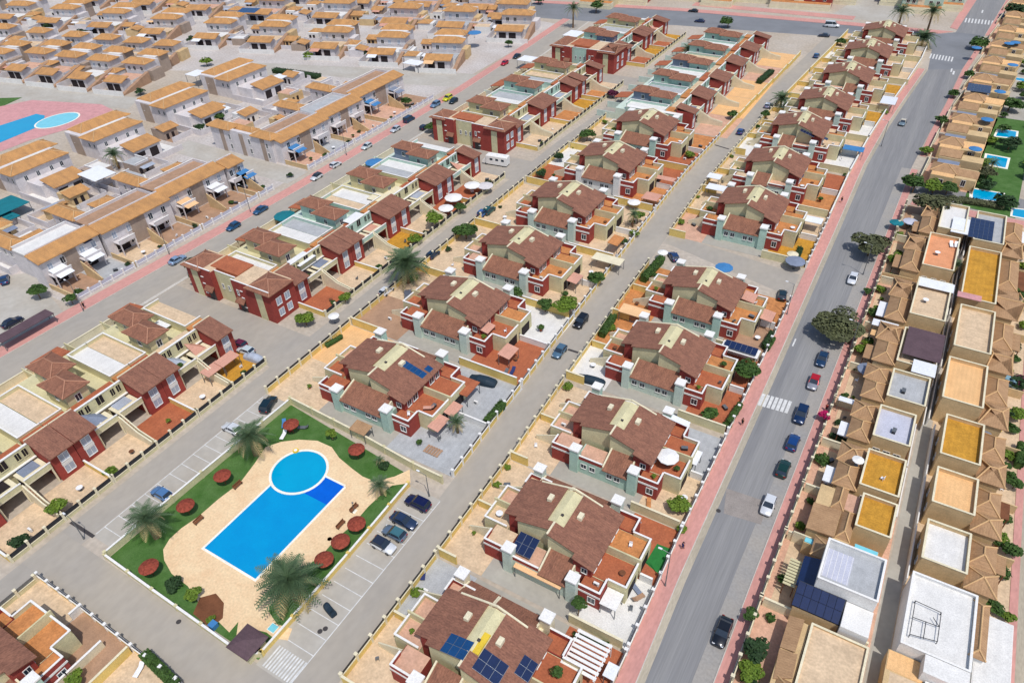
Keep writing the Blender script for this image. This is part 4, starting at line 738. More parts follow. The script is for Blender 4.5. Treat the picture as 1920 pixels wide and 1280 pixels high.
for cx, lab in ((-182.5, 'behind the wings of the ochre avenue row'), (-197.0, 'along the footpath behind the ochre avenue row'), (-211.5, 'before the twin-roof houses')):
    for i in range(13):
        y = 62+i*10.6
        if 122 < y < 138 and cx > -200: continue
        if y > 193: continue
        if cx == -182.5 and any(abs(y+3-yy) < 4.5 for yy in (66, 82, 102, 119, 141, 162, 180)): y += 2.5
        if cx == -211.5 and any(abs(y+3-yy) < 9 for yy in (68, 95, 121, 149.5, 178)): continue
        court_house('low courtyard house %s, %s from near end' % (lab, ORD[i]), cx, y, 90 if i % 2 else -90 if i % 3 else 0, 8.4, 6.2, 500+k_, 'low courtyard houses '+lab); k_ += 1
for r_, (nm, pts, an, w, kd, sc) in enumerate(ROWS):
    for i, p in enumerate(pts[:-1]):
        q = pts[i+1]; gap = q[0]-p[0]
        if gap < 14: continue
        for s in ((.5,) if gap < 24 else (.42, .68)):
            x, y = p[0]+(q[0]-p[0])*s, p[1]+(q[1]-p[1])*s
            court_house('low annex house %s, %s gap, %s side' % (nm, ORD[i], 'near' if s == .5 else ('left' if s < .5 else 'right')), x, y-4.5, an+(90 if s > .6 else 0), 7.5*sc, 6.5*sc, 700+k_, 'low annex houses '+nm); k_ += 1
            court_house('low back annex %s, %s gap, %s part' % (nm, ORD[i], 'middle' if s == .5 else ('left' if s < .5 else 'right')), x+2, y+7.5, an, 7.0*sc, 6.0*sc, 900+k_, 'low back annex houses '+nm); k_ += 1
sheet('quarter_paving', [(-215, 60), (-153.5, 60), (-156, 300), (-185, 305), (-560, 420), (-620, 300), (-400, 180), (-340, 150), (-215, 205)], .006, 'quarter_floor')
# ================================================================ sand-roofed villas on the right
def box3(nl, fr, z):
    a = P(nl[0], nl[1], z); c = P(fr[0], fr[1], z); return min(a.x, c.x), max(a.x, c.x), min(a.y, c.y), max(a.y, c.y)
def terrace_top(t, x0, x1, y0, y1, z, wm, fm, h=.7, cap='pale_cream', sides='nsew'):
    block(t, 'wall', x0, x1, y0, y1, 0, z, wm); block(t, 'terrace_floor', x0+.1, x1-.1, y0+.1, y1-.1, z+.002, z+.05, fm)
    if h:
        if sides == 'nsew': parapet(t, [(x0+.09, y0+.09), (x1-.09, y0+.09), (x1-.09, y1-.09), (x0+.09, y1-.09)], z+.002, h, wm, cap, closed=True)
def villa(label, x0, x1, y0, y1, terr=('ochre_floor', 4.0), roofL=('sand_tile_x', 4.2), yard='beige_floor', wallm='tan_wall', split=.5, seed=0, group=None, ref=''):
    """row villa: flat-roofed terrace on the alley side, hipped sand roof and porch towards the road"""
    rg = random.Random(seed); t = thing('villa', label, 'house', (x0, y0, 0), 0, group); w = x1-x0; d = y1-y0
    xs = w*split
    terrace_top(t, xs, w-.7, .9, d-1.8, terr[1], wallm, terr[0])
    block(t, 'wall', xs*.48, xs, .6, d-.8, 0, 3.3, wallm)
    ov = .35
    yA, yB, yC = .4, d*.52, d-.6
    b = MB(); b.hip(xs*.42, xs-.02, yA, yB, 3.32, 4.5, 'y'); part(t, 'roof', b, roofL[0])
    b = MB(); b.hip(xs*.36, xs-.02, yB+.1, yC, 3.36, 4.45, 'x'); part(t, 'roof', b, roofL[0].replace('_x', '_y'))
    block(t, 'porch_floor', .3, xs*.48, .4, d-.4, 0, .08, yard)
    for xx in (xs+1.2, (xs+w-.7)/2, w-1.9): window(t, xx, .9, 1.3, '-y', .9, 1.1, 'white_cap', 'dark')
    window(t, xs*.48, d*.3, 1.1, '-x', 1.0, 1.2); window(t, xs*.48, d*.7, 1.1, '-x', 1.0, 1.2); block(t, 'door', xs*.48-.05, xs*.48, d*.48, d*.48+.9, .08, 2.1, 'wood_brown')
    window(t, w-.7, d*.35, 1.4, '+x', .8, 1.0, 'white_cap', 'dark'); window(t, w-.7, d*.65, 1.4, '+x', .8, 1.0, 'white_cap', 'dark')
    block(t, 'side_wall', .0, xs*.9, -.1, .1, 0, 1.7, wallm); block(t, 'alley_wall', w-.12, w+.06, 0, d, 0, 1.7, 'white')
    if rg.random() < .6: o = block(t, 'porch_roof', xs*.2, xs*.48, d*.1, d*.42, 2.45, 2.6, rg.choice(['wood_brown', 'awning_white', 'sand_tile_x'])); [block(o, 'post', xs*.2+.05, xs*.2+.2, yy, yy+.15, 0, 2.44, 'wood_brown') for yy in (d*.12, d*.38)]
    return t
V1 = [('with an ochre roof terrace above two striped pergolas', 0.4, 12.7, 84.4, 95.2, ('ochre_floor', 4.0)), ('with a blue-grey roof terrace beside the magenta bougainvillea', .4, 12.7, 95.6, 106.2, ('lilac_floor', 4.2)),
      ('with a pale tiled patio roof and ochre deck by the dark parasol', .4, 13.7, 106.6, 117.2, ('grey_floor', 4.0)), ('with a dark purple sheet roof over its terrace', .4, 13.9, 117.6, 131.4, ('beige_floor', 3.6)),
      ('with a beige roof deck under a long white canopy', .3, 14.0, 132.0, 148.8, ('beige_floor', 4.8)), ('with a salmon roof terrace and two white loungers', .4, 13.8, 152.0, 169.5, ('salmon_floor', 4.5)), ('with a white boxed roof by the side road', 2.2, 14.4, 170.2, 186, ('white_floor', 4.5))]
for i, (nm, x0, x1, y0, y1, te) in enumerate(V1):
    QREF['V%d' % (i+1)] = (x0, (y0+y1)/2, 'villa '+nm.replace('with a ', 'with the ').replace('with an ', 'with the '))
    villa('sand-roofed villa '+nm, x0, x1, y0, y1, te, seed=300+i, group='villas in the first row right of the road')
V2 = [('with a white roof terrace and curved edge at the alley', 15.4, 27.8, 74.2, 84.2, ('white_floor', 4.0)), ('with a round-cornered peach roof terrace', 15.4, 27.8, 84.6, 94.8, ('peach_floor', 4.5)), ('with an ochre terrace square beside the garden yard', 15.4, 27.8, 95.2, 107.6, ('ochre_floor', 4.5)),
      ('with a long striped peach roof deck', 14.3, 27.8, 108.6, 123.2, ('peach_floor', 4.8)), ('with a beige deck and twin roof windows', 14.6, 27.8, 124, 141, ('beige_floor', 5.0)), ('with an ochre terrace behind the small trees', 14.4, 28, 142, 166, ('ochre_floor', 4.5)), ('under the large solar roof', 14.8, 28, 167, 184, ('grey_floor', 4.5))]
for i, (nm, x0, x1, y0, y1, te) in enumerate(V2):
    QREF['W%d' % (i+1)] = (x1, (y0+y1)/2, 'far-row villa '+nm)
    # mirrored: terrace towards the alley, roof towards the foot path
    t = villa('second-row sand villa '+nm, x0, x1, y0, y1, te, seed=320+i, group='villas in the second row right of the alley')
    t.location = (x1, y1, 0); t.rotation_euler = (0, 0, math.pi)
# --- the grey house with dark solar roof
t = thing('villa', 'grey-white modern house with a walled roof deck and navy solar roof', 'house', (0, 0, 0)); QREF['X1'] = (4, 66, 'grey modern house')
terrace_top(t, 4.6, 11.9, 64.6, 71.6, 6.0, 'white', 'grey_floor', .6, 'white_cap'); block(t, 'deck_panel', 4.9, 8.2, 65.6, 70.4, 6.052, 6.08, 'lilac_floor')
for k in range(6): block(t, 'deck_line', 4.95+k*.62, 5.0+k*.62, 65.6, 70.4, 6.082, 6.1, 'white_cap')
block(t, 'wall', 2.9, 8.6, 61.2, 64.5, 0, 3.4, 'tan_wall'); o = part(t, 'roof', MB().slab([(2.7, 61.2, 3.6), (8.7, 61.2, 3.6), (8.7, 64.58, 4.6), (2.7, 64.58, 4.6)], .15), 'dark_metal')
q = MB().slab([(-.46, -.8, .2), (.46, -.8, .2), (.46, .8, .68), (-.46, .8, .68)], .05); me = q.mesh('solar_panel', 'solar')
for k in range(12): link('solar_panel', me, t, (3.2+(k % 6)*.97, 61.98+(k//6)*1.66, 3.5+(k//6)*.5))
block(t, 'wall', 2.7, 4.5, 64.6, 69.6, 0, 3.2, 'tan_wall'); part(t, 'roof', MB().slab([(2.5, 64.6, 3.3), (4.58, 64.6, 3.9), (4.58, 69.8, 3.9), (2.5, 69.8, 3.3)], .12), 'solar')
block(t, 'wall', 8.7, 12.0, 60.6, 64.5, 0, 4.4, 'white'); block(t, 'porch_floor', .2, 2.7, 62, 74, 0, .06, 'beige_floor'); part(t, 'roof', MB().hip(3.0, 6.4, 70.4, 74.0, 3.3, 4.2), 'sand_tile_y'); block(t, 'wall', 3.2, 6.2, 71.65, 73.8, 0, 3.3, 'tan_wall')
t = thing('pergola', 'pale yellow slatted pergola in the front yard of the grey house', 'pergola', (.9, 64.6, 0))
for k in range(9): block(t, 'slat', 0, 1.6, k*.52, k*.52+.36, 2.5, 2.6, 'canvas_yellow' if False else 'cream')
for xx in (.1, 1.4):
    for yy in (.1, 4.5): block(t, 'post', xx, xx+.12, yy, yy+.12, 0, 2.5, 'wood_brown')
# --- the villa with the gold striped deck
t = thing('villa', 'villa with a golden striped roof deck and two pale blue strips', 'house', (0, 0, 0)); QREF['X2'] = (4, 79, 'villa with the golden striped deck')
terrace_top(t, 7.4, 12.1, 77.3, 83.9, 4.0, 'tan_wall', 'ochre_floor', .6); block(t, 'wall', 1.7, 7.4, 74.6, 84.0, 0, 3.3, 'tan_wall')
part(t, 'roof', MB().slab([(1.5, 74.4, 3.6), (5.3, 74.4, 3.9), (5.3, 79.6, 3.9), (1.5, 79.6, 3.6)], .2), 'sand_tile_x'); part(t, 'roof', MB().hip(5.4, 7.38, 74.9, 80.4, 3.36, 4.3, 'y'), 'sand_tile_x'); part(t, 'roof', MB().hip(3.8, 5.6, 80.0, 84.6, 3.4, 4.3, 'y'), 'sand_tile_x'); block(t, 'porch_floor', 5.4, 7.3, 80.5, 83.9, 3.3, 3.4, 'pink_floor')
for (a, c, d, e) in ((1.9, 4.6, 72.7, 73.5), (8.2, 11.2, 74.6, 75.7)): block(t, 'skylight', a, c, d, e, 2.6, 2.75, 'pool_pale'); block(t, 'sill_block', a-.1, c+.1, d-.1, e+.1, 0, 2.6, 'tan_wall')
block(t, 'side_wall', .2, 12.6, 73.9, 74.1, 0, 2.4, 'pale_cream')
# --- nearest villa: beige roof patio
t = thing('villa', 'villa with a wide empty beige roof patio at the bottom of the picture', 'house', (0, 0, 0)); QREF['X3'] = (4, 55, 'villa with the beige patio')
terrace_top(t, 5.6, 12.4, 46, 59.9, 3.2, 'tan_wall', 'beige_floor', .35); block(t, 'wall', 3.0, 5.5, 46, 59.8, 0, 3.0, 'tan_wall')
part(t, 'roof', MB().slab([(2.9, 55.0, 3.1), (4.7, 55.0, 3.5), (4.7, 59.9, 3.5), (2.9, 59.9, 3.1)], .15), 'sand_tile_x'); part(t, 'roof', MB().slab([(3.2, 50.6, 3.1), (5.2, 51.5, 3.6), (5.0, 54.8, 3.6), (2.9, 54.8, 3.1)], .15), 'sand_tile_x'); part(t, 'roof', MB().hip(3.6, 5.8, 46, 51.2, 3.1, 3.9, 'y'), 'sand_tile_x')
# --- second row, white roofs at the bottom
t = thing('villa', 'large white-roofed house with metal frame on its roof beside the alley', 'house', (0, 0, 0)); QREF['X4'] = (20, 66, 'large white-roofed house')
terrace_top(t, 15.4, 23.0, 61.6, 73.0, 4.4, 'white', 'white_floor', .5, 'white_cap'); block(t, 'wall', 23.6, 27.6, 60, 72, 0, 3.3, 'white'); block(t, 'roof_deck', 23.7, 27.5, 60.1, 71.9, 3.302, 3.34, 'white_floor'); part(t, 'roof', MB().hip(22.7, 24.6, 64.2, 72.6, 4.4, 5.0, 'y'), 'sand_tile_x'); block(t, 'wall', 23.0, 24.4, 64.4, 72.4, 0, 4.4, 'white')
block(t, 'roof_box', 18.2, 23.0, 59.0, 61.5, 0, 4.9, 'white')
f = MB()
for (a, c) in (((16.2, 63, 5), (16.2, 68.4, 5)), ((16.2, 68.4, 5), (19.2, 68.2, 5)), ((19.2, 68.2, 5), (19.2, 63.8, 5)), ((16.2, 63.2, 5), (19.2, 63.8, 5)), ((16.2, 65.8, 5), (19.2, 66, 5)), ((17.7, 63.4, 5), (17.7, 66, 5)), ((19.2, 66, 5), (18.4, 67, 5))): f.tube(a, c, .05)
for (x, y) in ((16.2, 63.1), (16.2, 68.4), (19.2, 68.2), (19.2, 63.8)): f.tube((x, y, 4.45), (x, y, 5), .05)
part(t, 'roof_frame', f, 'dark_metal')
t = thing('villa', 'white house with orange paved roof cut by the bottom edge right of the alley', 'house', (0, 0, 0)); terrace_top(t, 18.9, 24.5, 52, 58.8, 3.0, 'white', 'salmon_floor', .5, 'white_cap'); block(t, 'wall', 14.6, 18.8, 52, 61.4, 0, 3.0, 'tan_wall'); block(t, 'roof_deck', 14.7, 18.7, 58.6, 61.3, 3.002, 3.05, 'peach_floor'); part(t, 'roof', MB().slab([(15.2, 52, 3.0), (18.7, 52, 3.2), (18.7, 58.4, 3.2), (15.2, 58.4, 3.0)], .1), 'beige_floor')
# front walls along the right pavement
for i, (a, c) in enumerate(((46, 61.6), (61.8, 74), (74.2, 84.2), (84.4, 95.4), (95.6, 106.4), (106.6, 117.4), (117.6, 131.6), (131.8, 150), (150.2, 169.8), (170, 188))):
    xa = [ln(MR, a)+1.9, ln(MR, c)+1.9]
    wallrun('garden_wall', 'tall dark-railed wall by the right pavement, '+ORD[i]+' from the bottom edge', [(xa[0], a), (xa[1], c)], 2.1, ['pale_cream', 'tan_wall', 'cream'][i % 3], 'pale_cream', panels=[1.1, 'steel_panel'])
    wallrun('garden_wall', 'pale wall on the near boundary of the right-hand villas, '+ORD[i]+' from the bottom', [(xa[0]+.3, a-.05), (12.6, a-.05)], 1.8, 'pale_cream', 'pale_cream', pil=False)
sheet('patio', rect(-.8, 13, 44, 170), .03, 'pink_floor'); sheet('patio', rect(15.3, 28, 44, 190), .028, 'beige_floor'); sheet('patio', rect(1, 14, 170, 190), .03, 'brown_floor')
# --- small terraced villas beyond the side road, each with sand roof and sunken patio
for i in range(12):
    y = 203.5+i*19.0*(1+.012*i); x = 2.6+ (0 if i < 2 else (i-1)*1.35)
    rg = random.Random(400+i); t = thing('small_villa', 'small sand-roofed villa beyond the side road, '+ORD[i]+' from its near end', 'house', (x, y, 0), R(-3 if i < 3 else -7), 'small sand-roofed villas far right'); QREF['Y%d' % (i+1)] = (x, y, '%s small far-right villa' % ORD[i])
    block(t, 'wall', 1.2, 6.6, 0, 7.6, 0, 3.3, 'tan_wall'); part(t, 'roof', MB().hip(.6, 7.0, 2.4, 8.2, 3.34, 4.5), 'sand_tile_y'); block(t, 'terrace_floor', 1.3, 6.5, .1, 2.3, 3.302, 3.35, 'peach_floor')
    block(t, 'wall', 6.61, 11.6, 1.5, 8.4, 0, 2.9, 'tan_wall'); part(t, 'roof', MB().slab([(6.6, 3.0, 3.0), (11.9, 3.0, 3.0), (11.9, 6.0, 3.7), (6.6, 6.0, 3.7)], .14), 'peach_floor' if i % 2 else 'sand_tile_y'); block(t, 'terrace_floor', 7.4, 10.6, 8.41, 12.5, 0, .05, 'dark')
    block(t, 'yard_wall', 1.2, 6.6, 8.7, 8.9, 0, 3.0, 'tan_wall'); block(t, 'grey_terrace', 1.3, 6.6, 8.9, 13.0, 0, 2.5, 'canvas_grey'); block(t, 'yard_wall', 1.2, 11.8, 13.0, 13.3, 0, 3.1, 'tan_wall'); block(t, 'yard_wall', 11.7, 11.9, 0, 18, 0, 1.8, 'tan_wall'); block(t, 'yard_wall', 6.6, 11.8, 13.3, 17.5, 0, 2.9, 'tan_wall'); part(t, 'roof', MB().slab([(1.0, 14, 3.0), (6.5, 14, 3.0), (6.5, 17.6, 3.9), (1.0, 17.6, 3.9)], .14), 'sand_tile_y'); block(t, 'wall', 1.2, 6.5, 14.0, 17.6, 0, 3.0, 'tan_wall')
    block(t, 'front_wall', -1.0, -.8, 0, 18, 0, 1.7, 'pale_cream'); window(t, 3.8, 0, 1.2, '-y', 1.2, 1.2, 'white_cap', 'dark'); window(t, 9, 1.5, 1.0, '-y', .9, 1.6, 'white_cap', 'dark'); window(t, 3.8, 13.0, 1.2, '-y', 1.0, 1.0, 'white_cap', 'dark')
    sheet('patio', [(x-1, y), (x+12, y), (x+13.5, y+18), (x+.8, y+18)], .03, 'pink_floor')
# gardens with pools at the right edge
sheet('lawn', [(12.8, 195), (24.5, 194), (27, 262), (16, 262)], .03, 'grass')
def garden_pool(label, px, m='pool_water_round'):
    q = [P(*p) for p in px]; c = q[0]; t = thing('garden_pool', label, 'pool', (c.x, c.y, 0), 0, 'garden pools on the right')
    v = [Vector((p.x-c.x, p.y-c.y)) for p in q]; ce = sum(v, Vector((0, 0)))/4
    part(t, 'coping', MB().slab([(*(ce+(p-ce)*1.24), .10) for p in v], .08), 'coping'); part(t, 'water', MB().slab([(*p, .115) for p in v], .01), m)
f5 = lambda x, y: (1680+x/5.565, 200+y/5.565)
garden_pool('bright blue garden pool nearest the side road on the right', [f5(800, 960), f5(1110, 990), f5(1100, 910), f5(800, 860)]); garden_pool('teal garden pool with a palm shadow, middle of three on the right', [f5(930, 600), f5(1140, 640), f5(1165, 545), f5(950, 505)]); garden_pool('small blue garden pool, farthest of three on the right', [f5(1040, 310), f5(1245, 330), f5(1255, 265), f5(1075, 235)])
garden_pool('blue pool strip at the right edge above the solar roof', [(1898, 405), (1935, 412), (1935, 396), (1900, 392)])
garden_pool('tiny turquoise pool beside the far-right villas', [(1901, 150), (1935, 156), (1935, 150), (1903, 146)])
sheet('garden_ground', [(13, 262), (27, 262), (40, 470), (20, 470)], .028, 'paving_grey')
# ================================================================ houses beyond the cross street
for i, (px, py, w, c_) in enumerate(((1120, 12, 16, 'cream'), (1180, 4, 18, 'red_wall'), (1290, -2, 20, 'cream'), (1345, 9, 14, 'cream'), (1420, 2, 18, 'cream'), (1500, 14, 26, 'red_wall'), (1570, 4, 16, 'cream'), (1725, 22, 16, 'mint'), (1770, 16, 14, 'mint'), (1690, 8, 18, 'red_wall'), (1640, -12, 20, 'mint'), (1760, -14, 22, 'red_wall'))):
    p = P(px, py, 0); t = thing('far_house', 'far house beyond the cross street with '+('red' if c_ == 'red_wall' else c_)+' walls, '+ORD[i]+' from the left', 'house', (p.x, p.y, 0), R(6), 'houses beyond the cross street')
    block(t, 'wall', -w/2, w/2, 0, 9, 0, 5.6, c_); block(t, 'cream_strip', -w*.12, w*.04, -.1, 0, 0, 5.2, 'pale_cream'); part(t, 'roof', MB().hip(-w/2-.5, 0, -.6, 6, 5.62, 6.8, 'x'), 'brown_tile_y'); part(t, 'roof', MB().hip(.5, w/2+.5, 2, 9, 5.62, 6.8, 'x'), 'brown_tile_y'); block(t, 'porch', -w/2, w/2, -4, -.15, 0, 2.6, 'pale_cream'); block(t, 'porch_floor', -w/2+.2, w/2-.2, -3.9, -.2, 2.602, 2.66, 'orange_floor')
    for xx in (-.36, -.22, .2, .38): window(t, xx*w, 0, 3.2, '-y', 1.2, 1.3, 'white_cap', 'dark')
    wallrun('garden_wall', 'far boundary wall by the cross street, before the %s far house' % ORD[i], [(p.x-w/2, p.y-5.2), (p.x+w/2, p.y-5.2+w*.1)], 1.5, 'pale_cream', 'pale_cream', pil=False)
# ================================================================ vehicles
def loft(secs, m=None):
    b = MB(); n = len(secs[0]); vs = [p for s in secs for p in s]; fs = []
    for i in range(len(secs)-1):
        for j in range(n): fs.append((i*n+j, i*n+(j+1) % n, (i+1)*n+(j+1) % n, (i+1)*n+j))
    fs.append(tuple(range(n-1, -1, -1))); fs.append(tuple(range((len(secs)-1)*n, len(secs)*n)))
    b.add(vs, fs); return b
def sec(y, w, z0, z1, c=.12): return [(-w+.05, y, z0), (w-.05, y, z0), (w, y, z0+.18), (w, y, z1-c), (w-c, y, z1), (-w+c, y, z1), (-w, y, z1-c), (-w, y, z0+.18)]
CARM = {}
def car_meshes(kind):
    if kind in CARM: return CARM[kind]
    d = {}
    van = kind in ('van', 'suv'); top = {'hatch': 1.48, 'sedan': 1.42, 'suv': 1.68, 'van': 1.95}[kind]; L = {'hatch': 2.0, 'sedan': 2.25, 'suv': 2.2, 'van': 2.4}[kind]; w = .88 if not van else .93
    hood = .92 if not van else 1.05
    tail = .98 if kind == 'sedan' else 1.02
    d['body'] = loft([sec(-L, w*.80, .38, .78), sec(-L+.12, w*.93, .28, tail-.06), sec(-L+.7, w, .22, tail), sec(-.3, w, .2, hood+.06), sec(L*.45, w, .2, hood), sec(L-.45, w*.97, .24, hood-.12), sec(L-.12, w*.9, .3, hood-.24), sec(L, w*.74, .36, .62)])
    yb = {'hatch': -L+.12, 'sedan': -L+.62, 'suv': -L+.12, 'van': -L+.08}[kind]; yf = L*.42 if kind != 'van' else L*.62; rb = {'hatch': .45, 'sedan': .62, 'suv': .3, 'van': .12}[kind]
    g = lambda y, ww, z: [(-ww, y, z), (ww, y, z)]
    lo, hi = hood-.02, top-.05
    b = MB(); V = [(-w+.06, yb, tail-.02), (w-.06, yb, tail-.02), (w-.07, yf, lo), (-w+.07, yf, lo), (-w+.2, yb+rb, hi), (w-.2, yb+rb, hi), (w-.2, yf-.75, hi), (-w+.2, yf-.75, hi)]
    b.add(V, [(4, 5, 6, 7), (0, 1, 5, 4), (1, 2, 6, 5), (2, 3, 7, 6), (3, 0, 4, 7)]); d['window'] = b
    b = MB(); x = w-.17; b.slab([(-x, yb+rb-.06, hi+.03), (x, yb+rb-.06, hi+.03), (x, yf-.70, hi+.03), (-x, yf-.70, hi+.03)], .06)
    b.slab([(-x+.12, yb+rb+.1, hi+.065), (x-.12, yb+rb+.1, hi+.065), (x-.12, yf-.86, hi+.065), (-x+.12, yf-.86, hi+.065)], .04)
    for s in (-1, 1):
        for (ya, za, yc, zc) in ((yf-.02, lo, yf-.74, hi), (yb+.02, tail, yb+rb, hi), (0, hood+.02, -.02, hi)): b.tube((s*(w-.07), ya, za), (s*(w-.19), yc, zc), .045, 4)
    d['roof'] = b
    wb = MB()
    def ring(r0, r1, x0, x1):
        n = 12; vs = [(xx, r*math.cos(2*math.pi*i/n), r*math.sin(2*math.pi*i/n)) for (xx, r) in ((x0, r0), (x1, r1)) for i in range(n)]
        return vs, [(i, (i+1) % n, n+(i+1) % n, n+i) for i in range(n)]+[tuple(range(n-1, -1, -1)), tuple(range(n, 2*n))]
    wb.add(*ring(.31, .31, -.1, .1)); wb.add(*ring(.19, .17, -.115, .115), m=1); d['wheel'] = wb
    d['headlight'] = MB().slab([(-.2, -.12, .05), (.2, -.16, .05), (.16, .12, .0), (-.14, .14, .0)], .1); d['taillight'] = MB().box(-.17, .17, -.04, .04, -.1, .1); d['mirror'] = MB().box(-.09, .09, -.06, .06, 0, .12); d['bumper'] = MB().box(-w*.7, w*.7, -.04, .05, .3, .42)
    meshes = {k: b.mesh(k, {'body': 'white', 'window': 'glass', 'roof': 'white', 'wheel': ['rubber', 'grey_metal'], 'headlight': 'light_glass', 'taillight': 'tail_red', 'mirror': 'dark', 'bumper': 'dark'}[k]) for k, b in d.items()}
    for k in ('body',): meshes[k].polygons.foreach_set('use_smooth', [True]*len(meshes[k].polygons))
    CARM[kind] = (meshes, L, w, hood); return CARM[kind]
def paint(rgb):
    k = 'paint_%d_%d_%d' % rgb
    return M.get(k) or M.setdefault(k, mat(k, rgb, .28, .03, metal=.25, spec=.5, coat=.7, fine=.02))
def car(label, px, rgb, kind='hatch', rz=0.0, roof=None, cat='car', z=0.0, sc=1.0, group=None):
    me, L, w, hood = car_meshes(kind); p = P(px[0], px[1], z+.7); t = thing('parked_car' if kind != 'van' else 'van', label, cat, (p.x, p.y, z+.03), R(rz), group); t.scale = (sc, sc, sc)
    def cp(k, loc=(0, 0, 0), m=None, r=0):
        o = link(k, me[k], t, loc, r)
        if m: o.material_slots[0].link = 'OBJECT'; o.material_slots[0].material = m
        return o
    cp('body', m=paint(rgb)); cp('window'); cp('roof', m=paint(roof or rgb))
    for s in (-1, 1):
        for yy in (-L*.60, L*.62): cp('wheel', (s*(w-.07), yy, .31))
        cp('headlight', (s*w*.62, L-.2, hood-.24)); cp('taillight', (s*w*.68, -L+.02, .78)); cp('mirror', (s*(w+.08), L*.28, hood+.02))
    cp('bumper', (0, L-.06, 0)); cp('bumper', (0, -L+.06, 0))
    return t
BLK, NAVY, BLUE, TEAL, SLATE, WHT, SIL, RED_, GRN = (22, 26, 34), (16, 26, 64), (18, 66, 128), (22, 62, 84), (52, 66, 88), (228, 230, 232), (168, 176, 184), (190, 16, 34), (14, 58, 52)
